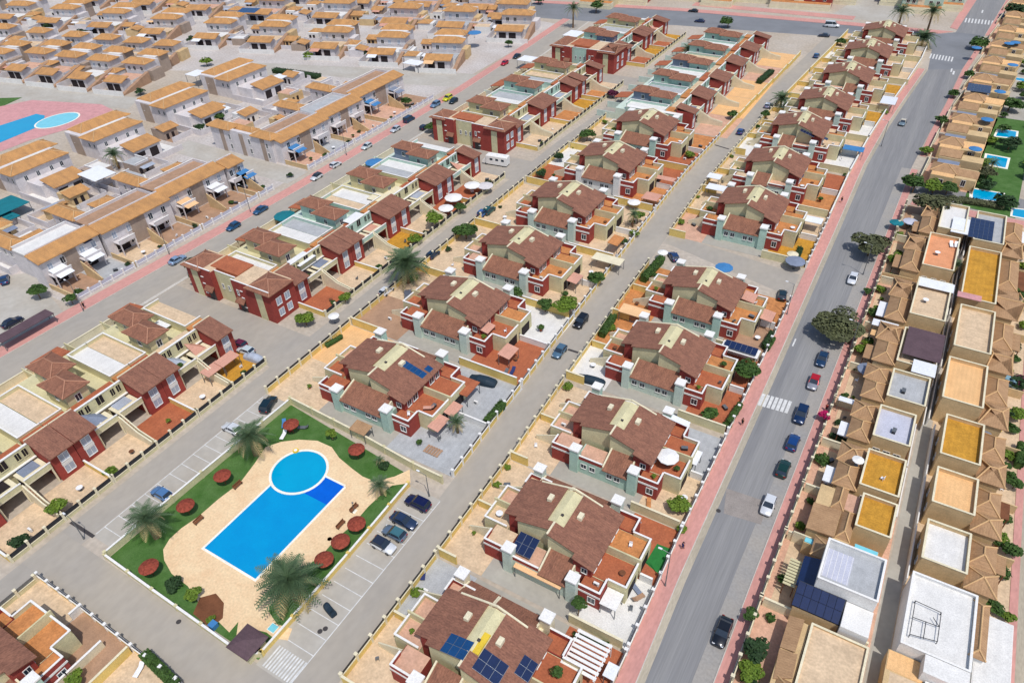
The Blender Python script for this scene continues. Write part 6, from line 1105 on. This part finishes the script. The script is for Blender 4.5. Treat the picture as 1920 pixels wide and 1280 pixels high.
for xx in (-3.3, 3.2): block(t, 'post', xx, xx+.12, -1.3, -1.18, 0, 2.6, 'white_cap')
def parasol(label, px, z, r, h, m, n=10, cat='parasol'):
    p = P(px[0], px[1], z+h*.93); t = thing('parasol', label, cat, (p.x, p.y, z)); b = MB()
    for i in range(n):
        a0, a1 = 2*math.pi*i/n, 2*math.pi*(i+1)/n; v = [(0, 0, h), (r*math.cos(a0), r*math.sin(a0), h*.82), (r*math.cos(a1), r*math.sin(a1), h*.82)]; w = [(r*math.cos(a0), r*math.sin(a0), h*.76), (r*math.cos(a1), r*math.sin(a1), h*.76)]
        b.add(v, [(0, 1, 2)]); b.add([v[1], w[0], w[1], v[2]], [(0, 1, 2, 3)])
    part(t, 'canopy', b, m); part(t, 'pole', MB().cyl(0, 0, 0, h*.98, .04, n=6), 'grey_metal'); part(t, 'foot', MB().cyl(0, 0, 0, .1, .3, n=10), 'grey_metal'); return t
for a in [('white round parasol on the terrace of the third roadside block', (1253, 853), 3.0, 1.75, 2.4, 'white_cap'), ('dark blue-grey octagonal parasol in the brown patio right of the road', (1629, 690), 0, 1.9, 2.6, 'canvas_grey'), ('white parasol at the middle street corner by the hedge', (1243, 471), 0, 1.2, 2.5, 'white_cap'), ('dark blue parasol at the pink pavement yard', (1492, 487), 0, 2.2, 2.6, 'canvas_grey'), ('pale square parasol beside the dark blue one at the pavement', (1487, 474), 0, 1.3, 2.5, 'pale_cream'), ('yellow parasol in the garden yard at the right edge', (1868, 802), 0, .9, 2.3, 'canvas_yellow'), ('navy parasol beside the yellow one at the right edge', (1848, 812), 0, 1.1, 2.3, 'canvas_grey'), ('lilac parasol by the side road corner', (1708, 413), 0, 1.7, 2.4, 'lilac_floor'), ('teal-grey parasol by the side road corner', (1682, 415), 0, 1.6, 2.4, 'awning_teal'),
          ('white round table parasol on the sand roof by the ochre deck', (1610, 860), 3.9, .9, 1.6, 'white_cap'), ('white curved parasol behind the ochre terrace square', (1790, 783), 0, 1.2, 2.4, 'white_cap'), ('white parasol tent in the yard behind the first terrace group', (625, 590), 0, 1.2, 2.4, 'white_cap'), ('white small parasol on the fourth inner block terrace', (1189, 377), 0, 1.7, 2.5, 'white_cap'), ('blue bulging tarpaulin parasol on the fifth roadside block roof', (1358, 500), 4.6, 1.9, 1.4, 'awning_blue'), ('bright blue square parasol among the far ochre houses', (889, 60), 4.0, 3.0, 2.4, 'awning_blue'), ('teal parasol canopy on a terrace by the avenue', (533, 402), 0, 2.8, 2.9, 'awning_teal'), ('blue parasol canopy on the terrace of the third terrace group', (701, 302), 0, 2.6, 2.9, 'awning_blue'), ('white gazebo near the light tree on the back street', (850, 368), 0, 2.4, 2.8, 'white_cap'), ('white awning tent right of the light green tree', (836, 388), 0, 2.0, 2.6, 'white_cap'), ('white roofed tent left of the caravan court', (885, 345), 0, 2.2, 2.8, 'white_cap'), ('pale lilac tent beside the white one at the caravan court', (910, 346), 0, 2.2, 2.6, 'lilac_white')]: parasol(*a)
for i, (x, y) in enumerate(((1832, 88), (1900, 120), (1893, 80), (1876, 170), (1852, 222), (1830, 277), (1905, 78))): parasol('bright blue parasol on a far-right villa patio, %s from the top' % ORD[[1, 3, 2, 4, 5, 6, 0][i]] if i < 6 else 'bright blue parasol at the right edge near the far crossing', (x, y), 2.6, 1.7, 2.4, 'awning_blue')
def canopy(label, px, z, lx, ly, m, name='canopy', cat='canopy', rz=0, tilt=(0, 0), slats=0, posts=True, base=0.0):
    p = P(px[0], px[1], z); t = thing(name, label, cat, (p.x, p.y, base), R(rz)); z -= base
    Z = lambda x, y: z+x*tilt[0]+y*tilt[1]
    if slats:
        for i in range(slats):
            y = -ly/2+ly*(i+.5)/slats; w = ly/slats*.32; part(t, 'slat', MB().slab([(-lx/2, y-w, Z(-lx/2, y)), (lx/2, y-w, Z(lx/2, y)), (lx/2, y+w, Z(lx/2, y)), (-lx/2, y+w, Z(-lx/2, y))], .1), m)
        for xx in (-lx/2+.2, lx/2-.3): part(t, 'beam', MB().slab([(xx, -ly/2, Z(xx, -ly/2)-.11), (xx+.12, -ly/2, Z(xx, -ly/2)-.11), (xx+.12, ly/2, Z(xx, ly/2)-.11), (xx, ly/2, Z(xx, ly/2)-.11)], .12), m)
    else: part(t, 'roof', MB().slab([(x, y, Z(x, y)) for x, y in ((-lx/2, -ly/2), (lx/2, -ly/2), (lx/2, ly/2), (-lx/2, ly/2))], .1), m)
    if posts:
        for sx in (-1, 1):
            for sy in (-1, 1): x, y = sx*(lx/2-.15), sy*(ly/2-.15); block(t, 'post', x-.05, x+.05, y-.05, y+.05, 0, Z(x, y)-.2, 'grey_metal' if not slats else m)
    return t
for a, k in [
 (('long peach awning beside the second roadside block with a dark gap', (1012, 1071), 2.7, 7.4, 2.1, 'awning_peach'), dict(tilt=(0, .12))), (('white narrow awning on the far side of the third roadside block', (1268, 785), 4.2, 4.6, 1.3, 'awning_white'), dict(tilt=(-.12, 0))), (('white table awning in the grey yard of the third roadside block', (1303, 856), 2.6, 1.6, 3.2, 'awning_white'), {}), (('beige pergola roof over the street yard of the fifth roadside block', (1190, 583), 2.6, 6.0, 2.8, 'awning_peach'), dict(tilt=(0, .1))),
 (('white long awning at the middle street by the sixth roadside block', (1348, 352), 2.8, 6.2, 3.2, 'awning_white'), {}), (('white small awning above the long one at the middle street', (1340, 330), 2.8, 3.6, 3.0, 'awning_white'), {}), (('white awning by the pink pavement before the sixth roadside block', (1518, 410), 2.8, 6.0, 3.0, 'awning_white'), {}), (('pale blue-white canopy in the roadside yard near the tenth block', (1667, 188), 3.0, 4.5, 7.0, 'light_glass'), {}), (('turquoise awning strip in the roadside yard of the eighth block', (1601, 278), 2.6, 5.5, 3.0, 'awning_blue'), dict(tilt=(0, .05))),
 (('pink tiled porch roof at the road side of the fifth block', (1406, 556), 4.2, 2.6, 3.4, 'awning_pink'), dict(tilt=(-.15, 0), base=2.9)), (('pink tiled porch roof at ground level before the fifth block', (1440, 591), 2.7, 2.4, 3.6, 'awning_pink'), dict(tilt=(-.12, 0))), (('pink ribbed awning beside the grey palm patio of the first inner block', (822, 792), 2.7, 2.2, 3.6, 'awning_pink'), dict(tilt=(-.14, 0))), (('second pink ribbed awning above the first in that patio', (850, 766), 2.7, 2.0, 3.2, 'awning_pink'), dict(tilt=(-.14, 0))), (('brown flat pergola roof between walls of the first inner block', (868, 722), 2.8, 4.6, 4.4, 'terracotta'), {}), (('small brown shed roof by the pool garden wall', (676, 801), 2.4, 3.4, 2.4, 'sand_tile_y'), dict(tilt=(0, .1))),
 (('pink ribbed awning over the terracotta yard of the second inner block', (953, 658), 2.7, 2.6, 3.8, 'awning_pink'), dict(tilt=(-.16, 0))), (('pink awning under the eave of the second inner block', (913, 613), 4.4, 2.2, 3.0, 'awning_pink'), dict(tilt=(-.2, 0), base=2.97)), (('brown pergola by the third inner block terrace', (1078, 521), 2.8, 2.4, 3.6, 'awning_pink'), dict(tilt=(-.1, 0))), (('peach lean-to roof by the fourth inner block terrace', (1155, 450), 2.8, 2.6, 4.2, 'orange_floor'), dict(tilt=(-.1, 0))), (('cream patio roof at the middle street by the fourth inner block', (1140, 485), 2.6, 7.0, 3.0, 'pale_cream'), {}), (('pink porch roof at the middle street by the fifth inner block', (1222, 368), 2.8, 4.2, 4.0, 'awning_pink'), {}), (('grey roof beside the pink porch roof of the fifth inner block', (1247, 334), 2.8, 5.5, 2.2, 'awning_pink'), {}),
 (('white awning over the arcade of the first terrace group', (297, 612), 4.6, 3.6, 3.2, 'awning_white'), dict(base=4.3)), (('white awning over a roof terrace of the second terrace group', (565, 485), 5.6, 4.0, 5.2, 'awning_white'), dict(base=4.3)), (('white awning over a roof terrace of the third terrace group', (666, 409), 5.6, 4.0, 5.2, 'awning_white'), dict(base=4.3)), (('cream L-shaped terrace awning beside brown turrets', (722, 362), 5.6, 5, 9, 'pale_cream'), dict(base=4.3)), (('white canopy at the corner of the fourth terrace', (989, 110), 3.6, 6, 6, 'awning_white'), {}), (('white canopy with blue side by the avenue, farther on', (1076, 63), 3.8, 6.5, 8, 'awning_white'), {}), (('pink tiled porch roof beside the second parking court', (765, 322), 2.9, 3, 5, 'awning_pink'), {}), (('pink tiled awning in the forecourt of the near terraces', (425, 672), 2.8, 2.4, 4.2, 'awning_pink'), dict(tilt=(-.12, 0))), (('second tiled awning in the forecourt by the covered car', (398, 691), 2.6, 2.4, 4.0, 'awning_pink'), dict(tilt=(-.12, 0))), (('pink tiled awning in the forecourts of the third terrace', (690, 443), 2.9, 3.0, 4.0, 'awning_pink'), {}),
 (('bright white curved canopy roof beside the salmon villa', (1756, 534), 5.6, 6.4, 3.2, 'awning_white'), dict(base=4.8)), (('white rolled shed roof by the big street tree', (1660, 608), 3.0, 4.6, 2.2, 'awning_white'), {}), (('yellow flat shed roof below the white rolled roof', (1657, 628), 2.8, 4.6, 1.8, 'peach_floor'), {}), (('sand flat shed roof right of the bright green bush', (1654, 653), 3.0, 2.6, 6.0, 'peach_floor'), {}), (('glazed conservatory roof below the purple roof', (1733, 690), 4.6, 3.8, 3.8, 'light_glass'), dict(base=4.0)), (('dark purple sheet roof on posts over a villa terrace', (1733, 645), 5.0, 6.2, 9.0, 'purple_roof'), dict(base=3.6)), (('white boxed flat roof at the villa by the side road', (1802, 423), 5.2, 3.6, 7.5, 'awning_white'), dict(base=4.5)), (('white long awning over the beige patio villa', (1595, 752), 2.8, 3.8, 1.2, 'awning_white'), {}), (('pink folded awning above the twin roof windows', (1818, 555), 5.4, 4.2, 2.0, 'pink_deck'), dict(base=5.0)), (('light grey lean-to by the brown patio', (1662, 737), 3.2, 2.6, 2.4, 'grey_floor'), {}),
 (('white beam pergola over the terracotta terrace of the nearest roadside block', (1100, 1225), 3.0, 4.8, 5.4, 'white_cap'), dict(slats=8)), (('white sun sail on the corner of the nearest roadside block terrace', (1146, 1257), 2.4, 1.5, 2.0, 'awning_white'), {}), (('round white plastic roof over the white patio by the second roadside block', (1147, 1122), 2.4, 2.4, 2.8, 'white_cap'), {}),
 ]: canopy(*a, **k)
# furniture
def table(label, p, z=0, r=.55, h=.74, m='chair_white', n=12):
    t = thing('table', label, 'table', (p.x, p.y, z)); part(t, 'top', MB().cyl(0, 0, h-.05, h, r, n=n), m); part(t, 'leg', MB().cyl(0, 0, 0, h-.05, .07, n=6), 'grey_metal'); part(t, 'foot', MB().cyl(0, 0, 0, .04, r*.5, n=8), 'grey_metal'); return t
def chair(label, p, z=0, rz=0, m='chair_white', group=None):
    t = thing('chair', label, 'chair', (p.x, p.y, z), rz, group); part(t, 'seat', MB().box(-.24, .24, -.24, .24, .40, .45), m); part(t, 'backrest', MB().box(-.24, .24, .2, .25, .45, .92), m)
    for sx in (-1, 1):
        for sy in (-1, 1): block(t, 'leg', sx*.21-.025, sx*.21+.025, sy*.21-.025, sy*.21+.025, 0, .40, m)
    return t
def lounger(label, px, z=0, rz=0, m='chair_white', group=None):
    p = P(px[0], px[1], z); t = thing('sun_lounger', label, 'sun lounger', (p.x, p.y, z), R(rz), group); part(t, 'bed', MB().box(-.34, .34, -.95, .45, .28, .36), m); part(t, 'backrest', MB().slab([(-.34, .46, .36), (.34, .46, .36), (.34, 1.0, .75), (-.34, 1.0, .75)], .07), m)
    for sx in (-1, 1):
        for yy in (-.8, .35): block(t, 'leg', sx*.28-.03, sx*.28+.03, yy, yy+.06, 0, .28, 'grey_metal')
    return t
def plant_pot(label, p, z=0, s=.4, m='leaf', group=None):
    t = thing('potted_plant', label, 'potted plant', (p.x, p.y, z), 0, group); part(t, 'pot', MB().cyl(0, 0, 0, s*.9, s*.4, s*.55, 9), 'pot'); o = link('foliage', crown_mesh(m, 1, 300), t, (0, 0, s*1.5)); o.scale = (s*1.1, s*1.1, s*1.1); return t
def wbench(label, px, rz):
    p = P(px[0], px[1]); t = thing('bench', label, 'bench', (p.x, p.y, .03), R(rz)); part(t, 'seat', MB().box(-.85, .85, -.22, .22, .38, .46), 'wood_brown'); part(t, 'backrest', MB().box(-.85, .85, .2, .26, .5, .85), 'wood_brown')
    for s in (-.7, .7): block(t, 'leg', s-.04, s+.04, -.2, .24, 0, .38, 'dark_metal')
wbench('brown bench on the deck recess left of the round pool', (447, 912), 90); wbench('brown bench on the deck recess beside the long pool', (374, 978), 90); wbench('brown bench on the deck by the near lawn strip', (640, 986), 90); wbench('brown bench on the deck near the upper right lawn', (665, 955), 90)
t = thing('shower', 'small outdoor shower on the deck right of the pool', 'shower', (P(664, 958).x, P(664, 958).y, .03)); block(t, 'tray', -.4, .4, -.4, .4, 0, .06, 'coping'); part(t, 'post', MB().cyl(0, 0, 0, 2.2, .05, n=6), 'grey_metal'); part(t, 'head', MB().cyl(.18, 0, 2.1, 2.2, .14, n=8), 'grey_metal')
t = thing('manhole_hatch', 'pale blue square hatch on the deck by the near gate', 'hatch', (P(512, 1177).x, P(512, 1177).y, .034)); block(t, 'lid', -.55, .55, -.5, .5, 0, .06, 'pool_pale'); block(t, 'rim', -.65, .65, -.6, .6, -.01, .02, 'coping')
t = thing('blue_bin', 'blue square container by the garden wall of the pool', 'container', (P(402, 1175).x, P(402, 1175).y, 0)); block(t, 'body', -.45, .45, -.45, .45, 0, .8, 'awning_blue'); block(t, 'lid', -.5, .5, -.5, .5, .8, .88, 'awning_blue')
lounger('blue towel on a lounger at the far left sunshade', (533, 797), 0, 40, 'awning_blue'); lounger('pink lounger at the far left sunshade', (541, 806), 0, 80, 'cloth_red'); lounger('dark lounger right of the far left sunshade', (569, 803), 0, 300, 'grey_metal'); lounger('white lounger below the far left sunshade', (532, 818), 0, 20)
t = thing('yellow_float', 'yellow inflatable lying at the edge of the round pool', 'float', (P(555, 846).x, P(555, 846).y, .15)); part(t, 'body', MB().cyl(0, 0, 0, .2, .55, .5, 12), 'canvas_yellow'); part(t, 'cushion', MB().cyl(0, 0, .2, .24, .3, n=10), 'chair_white')
lounger('white lounger on the salmon terrace, left of a pair', (1783, 461), 4.55, 10); lounger('white lounger on the salmon terrace, right of a pair', (1792, 462), 4.55, 5); lounger('pink air mattress on the terrace of the first inner block', (804, 766), 3.35, 300, 'awning_pink'); lounger('orange slide-like lounger in the red yard of the third roadside block', (1216, 947), 0, 20, 'orange_floor'); lounger('dark blue lounger in the terracotta yard of the second inner block', (961, 698), 0, 10, 'cloth_blue'); lounger('dark narrow lounger beside the dark blue one in that yard', (947, 701), 0, 0, 'grey_metal'); lounger('blue sofa on the street patio of the nearest roadside block', (794, 1078), 0, 30, 'cloth_blue'); lounger('blue-grey sofa table on the pale patio of the second roadside block', (931, 998), 0, 20, 'canvas_grey')
lounger('white patio sofa in the white yard beside the second roadside block', (1192, 1105), 0, 60, 'canvas_grey'); lounger('beige patio sofa in the white yard beside the second roadside block', (1197, 1122), 0, 150, 'brown_floor'); lounger('long lounger in the pale patio of the corner block', (262, 1258), 0, 20)
# planks laid out in the grey patio by the pool wall
t = thing('wooden_pallet', 'weathered pallet planks laid on the grey patio by the pool wall', 'pallet', (P(812, 846).x, P(812, 846).y, .03))
for i in range(6): block(t, 'plank', -1.5+i*.52, -1.5+i*.52+.36, -.9, .9, .12, .18, 'brown_floor')
block(t, 'bearer', -1.5, 1.5, -.75, -.6, 0, .12, 'brown_floor'); block(t, 'bearer', -1.5, 1.5, .6, .75, 0, .12, 'brown_floor')
# lamp posts, signs
def lamp(label, px, h=7.5, rz=0, wall=False):
    p = P(px[0], px[1]); t = thing('street_lamp', label, 'street lamp', (p.x, p.y, .1), R(rz), 'street lamps'); part(t, 'pole', MB().cyl(0, 0, 0, h, .09, .05, 8), 'grey_metal'); part(t, 'base', MB().cyl(0, 0, 0, .5, .16, .12, 8), 'grey_metal'); part(t, 'arm', MB().tube((0, 0, h-.05), (-1.3, 0, h+.2), .04), 'grey_metal'); part(t, 'lamp_head', MB().box(-1.75, -1.2, -.12, .12, h+.14, h+.26), 'light_glass')
for a in [('grey lamp post leaning past the grey-green street tree at the right kerb', (1618, 515)), ('lamp post at the right kerb under the big street tree', (1591, 664)), ('lamp post on the pink pavement near the second roadside block', (1247, 1098)), ('lamp post on the pink pavement by the fifth roadside block', (1475, 590)), ('lamp post on the pink pavement far up by the ninth block', (1652, 275)), ('lamp post beside the avenue at the left court', (157, 583)), ('lamp post on the avenue pavement beside the silver-blue car', (318, 478)), ('lamp post on the avenue pavement near the blue saloon', (470, 398)), ('lamp post on the avenue pavement near the white cars', (650, 292))]: lamp(*a)
lamp('lamp post at the drain by the corner of the pool street', (158, 1010), 5); lamp('lamp post at the parking bays by the yellow wall', (805, 930), 5)
# people walking
def person(label, px, z, rz, top, bottom, stride=.28):
    p = P(px[0], px[1], z); t = thing('person', label, 'person', (p.x, p.y, z), R(rz))
    v = [(0, 0, .92), (0, .02, 1.2), (0, .02, 1.42), (0, .03, 1.52), (0, .05, 1.66), (.1, 0, .86), (.11, stride*.5, .48), (.11, stride*.3, .08), (.11, stride*.3+.17, .05), (-.1, 0, .86), (-.11, -stride*.2, .48), (-.11, -stride, .12), (-.11, -stride+.16, .05), (.21, .02, 1.4), (.26, -.06, 1.12), (.25, .08, .88), (-.21, .02, 1.4), (-.26, .08, 1.12), (-.25, .22, .92)]
    e = [(0, 1), (1, 2), (2, 3), (3, 4), (0, 5), (5, 6), (6, 7), (7, 8), (0, 9), (9, 10), (10, 11), (11, 12), (2, 13), (13, 14), (14, 15), (2, 16), (16, 17), (17, 18)]
    r = [.15, .15, .16, .06, .11, .1, .075, .05, .045, .1, .075, .05, .045, .07, .05, .04, .07, .05, .04]
    me = bpy.data.meshes.new('body'); me.from_pydata(v, e, []); o = link('body', me, t); sk = o.modifiers.new('skin', 'SKIN'); o.modifiers.new('sub', 'SUBSURF').levels = 1
    for i, q in enumerate(me.skin_vertices[0].data): q.radius = (r[i], r[i]*.8)
    me.skin_vertices[0].data[0].use_root = True; me.materials.append(M['skin'])
    part(t, 'shirt', MB().cyl(0, .01, .95, 1.45, .19, .2, 10), top); part(t, 'shorts', MB().cyl(0, 0, .62, .97, .19, .18, 10), bottom); part(t, 'hair', MB().cyl(0, .03, 1.68, 1.8, .12, .06, 8), 'dark')
person('person in dark clothes walking on the pink pavement by the third roadside block', (1391, 797), .13, 170, 'dark', 'dark'); person('person in blue on the pink pavement by the turf yard', (1280, 1029), .13, 160, 'cloth_blue', 'cloth_blue'); person('person in dark clothes on the pavement far up by the sixth roadside block', (1577, 380), .13, 180, 'dark', 'cloth_blue'); person('person in dark clothes crossing at the avenue by the left court', (159, 578), .13, 100, 'dark', 'dark'); person('person in red on the right pavement by the navy car', (1548, 770), .13, 0, 'cloth_red', 'dark')
# a turf patch in the second roadside block's yard
sheet('artificial_turf', [P(1210, 1055), P(1232, 1019), P(1262, 1030), P(1240, 1080)], .036, 'turf')
# clutter: every yard gets a few pieces of furniture, pots, boxes
def clutter(ref, spots, seed, z=.05):
    rg = random.Random(seed); kinds = ['white round table', 'potted green plant', 'grey plastic chair', 'white plastic chair', 'clay plant pot', 'dark storage box', 'pale air-conditioning box', 'small brown table']
    rg.shuffle(kinds)
    for k, (x, y, zz, where) in zip(kinds, spots):
        p = Vector((x, y, 0)); lab = k+' '+where+' '+ref
        lab = ' '.join(lab.split()[:16])
        if k == 'white round table': table(lab, p, zz)
        elif k == 'small brown table': table(lab, p, zz, .45, .6, 'wood_brown')
        elif k == 'potted green plant': plant_pot(lab, p, zz, rg.uniform(.4, .7))
        elif k == 'clay plant pot': plant_pot(lab, p, zz, rg.uniform(.3, .45), 'leaf_light')
        elif 'chair' in k: chair(lab, p, zz, rg.uniform(0, 6), 'chair_white' if 'white' in k else 'grey_metal')
        elif k == 'dark storage box': t = thing('storage_box', lab, 'box', (x, y, zz), rg.uniform(0, 3)); block(t, 'body', -.5, .5, -.28, .28, 0, .5, 'dark_metal'); block(t, 'lid', -.53, .53, -.31, .31, .5, .58, 'grey_metal')
        else: t = thing('air_conditioner', lab, 'air conditioner', (x, y, zz), 0); block(t, 'casing', -.4, .4, -.16, .16, .05, .62, 'white_cap'); part(t, 'fan_grille', MB().box(-.3, .16, -.18, -.16, .12, .54), 'grey_metal'); block(t, 'foot', -.36, .36, -.12, .12, 0, .05, 'dark')
for k, (x, y, ref) in list(QREF.items()):
    rg = random.Random(k); r2 = lambda a, b: rg.uniform(a, b)
    if k[0] in 'R' and int(k[1:]) <= 8: clutter('of '+ref, [(x-12+r2(-.6, .6), y-6+r2(-1, 1), .05, 'in the street yard'), (x-12.6, y+6+r2(-1, 1), .05, 'in the far street yard'), (x+8.2, y-5.6, 3.02, 'on the near terrace'), (x+10.5+r2(-.6, .6), y-2.4, 2.99, 'on the road terrace'), (x+10+r2(-.5, .5), y+2.4, 2.99, 'on the far road terrace'), (x+13.2, y-5, .05, 'in the road yard'), (x-9.5, y-1.8, 2.57, 'on the street terrace')][:7], hash(ref) % 997 if False else len(ref)*7+int(k[1:]))
    elif k[0] == 'Q' and k != 'Q0': clutter('of '+ref, [(x-14, y-7, .05, 'in the back yard'), (x-14+r2(-1, 1), y+5, .05, 'in the far back yard'), (x+9.2, y-6.2, 3.02, 'on the near terrace'), (x+11.8, y-2.4, 2.99, 'on the side terrace'), (x+15.5+r2(-1, 1), y-6, .05, 'in the street yard'), (x+16, y+5+r2(-1, 1), .05, 'in the far street yard')], 31+int(k[1:]))
    elif k[0] == 'A' and int(k[1:]) <= 8: clutter('of the '+ref, [(x+17, y-4+r2(-1, 1), .05, 'in the front yard'), (x+16.5, y+5, .05, 'in the far front yard'), (x+5, y+r2(-2, 2), 4.32, 'on the roof terrace'), (x+9.5, y-2.6, 2.92, 'on the balcony'), (x-16.5, y-4, .05, 'in the avenue yard')], 47+int(k[1:]))
    elif k[0] == 'T': clutter('of the '+ref, [(x+9, y-5, .05, 'in the forecourt'), (x+9.5, y+4.5, .05, 'in the far forecourt'), (x-6.5, y+3, 5.35, 'on the roof deck'), (x-7.5, y+1, 5.35, 'at the middle of the roof deck')], 59+int(k[1:]))
    elif k[0] == 'V': clutter('of the '+ref, [(x+2.0, y-2.5, .08, 'in the porch'), (x+1.6, y+2.6, .08, 'in the far porch'), (x+9, y-1.5, {'V1': 4.06, 'V2': 4.26, 'V3': 4.06, 'V4': 3.66, 'V5': 4.86, 'V6': 4.56, 'V7': 4.56}[k], 'on the deck')], 71+int(k[1:]))
    elif k[0] == 'W': clutter('of the '+ref, [(x-1.8, y-2.5, .05, 'in the path yard'), (x-1.6, y+2.5, .05, 'in the far path yard')], 83+int(k[1:]))
dup = {k: v for k, v in LABELS.items() if len(v) > 1}
if dup: print('DUPLICATE LABELS', dup)
# shrubs and creepers along the garden walls
rs = random.Random(5)
def bush(label, x, y, r, m, group, z=0.0):
    t = thing('shrub', label, 'shrub', (x, y, z), rs.uniform(0, 6), group); o = link('foliage', crown_mesh(m, rs.randrange(4), 300), t, (0, 0, r*.7)); o.scale = (r, r, r*.95); b = MB(); b.cyl(0, 0, 0, r*.7, .07, .04, 5); part(t, 'stem', b, 'bark')
for i in range(16):
    y = 50+i*8.6+rs.uniform(-2.5, 2.5); bush('green shrub inside the right pavement wall, %s from the bottom edge' % ORD[i], ln(MR, y)+2.9+rs.uniform(0, 1.2), y, rs.uniform(.6, 1.2), rs.choice(['leaf', 'leaf_light', 'leaf_dark']), 'shrubs inside the right pavement wall')
for i in range(18):
    y = 62+i*6.4+rs.uniform(-2, 2); bush('green bush beside the right-hand foot path, %s from the bottom edge' % ORD[i], 27.2+rs.uniform(-1.6, .6), y, rs.uniform(.8, 1.7), rs.choice(['leaf', 'leaf_light', 'leaf_dark', 'leaf']), 'bushes beside the right foot path')
for i in range(20):
    y = 198+i*11+rs.uniform(-4, 4); x = 24+i*.8+rs.uniform(-2.5, 4.5); bush('dark garden bush behind the far-right villas, %s from near' % ORD[i], x, y, rs.uniform(1.6, 3.2), rs.choice(['leaf', 'leaf_dark', 'leaf_dark', 'leaf_light']), 'garden bushes behind the far-right villas')
for i in range(14):
    y = 208+i*14+rs.uniform(-4, 4); x = 16+i*.95+rs.uniform(-1.5, 2.5); bush('garden bush between far-right villas and pools, %s from near' % ORD[i], x, y, rs.uniform(1.1, 2.2), rs.choice(['leaf', 'leaf_dark', 'leaf_light']), 'garden bushes by the far pools')
for i, (x, y) in enumerate(((-13.9, 68), (-14.2, 92), (-15, 112), (-15, 150), (-15.5, 176), (-15.6, 200), (-15, 226), (-13, 250))): bush('small shrub in a road-side yard by the pink pavement, %s from the bottom' % ORD[i], x-.6, y, rs.uniform(.5, 1.0), rs.choice(['leaf', 'leaf_light']), 'shrubs by the pink pavement')
for i, (x, y) in enumerate(((-42.8, 40), (-43, 62), (-43.4, 66), (-43.6, 88), (-44, 108), (-45.2, 128), (-46.5, 155), (-47, 170), (-46.7, 198), (-46, 222))): bush('small shrub in a street yard right of the middle street, %s from near' % ORD[i], x, y, rs.uniform(.5, 1.0), rs.choice(['leaf', 'leaf_light']), 'shrubs right of the middle street')
for i, (x, y) in enumerate(((-101, 33), (-100.8, 50), (-101, 62), (-100.7, 88), (-101, 104), (-100.6, 122), (-100.6, 138), (-100.8, 152), (-100, 182), (-100, 200), (-99.5, 222), (-91, 104), (-91, 118), (-91, 142), (-90.8, 165), (-90.8, 184), (-90, 205), (-54.5, 112), (-55.5, 140), (-56.5, 172))): bush('small garden shrub by the back street walls, %s counted from near' % ORD[i], x, y, rs.uniform(.5, 1.2), rs.choice(['leaf', 'leaf_light', 'leaf_dark']), 'shrubs by the back street walls')
for i in range(12): bush('small shrub in the forecourts along the avenue pavement, %s from near' % ORD[i], -155.4+rs.uniform(-3, .5), 66+i*11.2+rs.uniform(-3, 3), rs.uniform(.5, 1.1), rs.choice(['leaf', 'leaf_dark']), 'shrubs in the ochre forecourts')
for i in range(20):
    p = ROWS[i % 8][1][(i//8*2+1) % len(ROWS[i % 8][1])]; bush('small dark tree among the white far rows, %s of a scattered group' % ORD[i], p[0]-9+rs.uniform(-2, 2), p[1]-9+rs.uniform(-3, 3), rs.uniform(1.2, 2.2), rs.choice(['leaf', 'leaf_dark']), 'small trees among the far rows')
dup = {k: v for k, v in LABELS.items() if len(v) > 1}
if dup: print('DUPLICATE LABELS', dup)
long_ = [k for k in LABELS if len(k.split()) > 16 or len(k.split()) < 4]
if long_: print('LONG', len(long_), long_[:6])
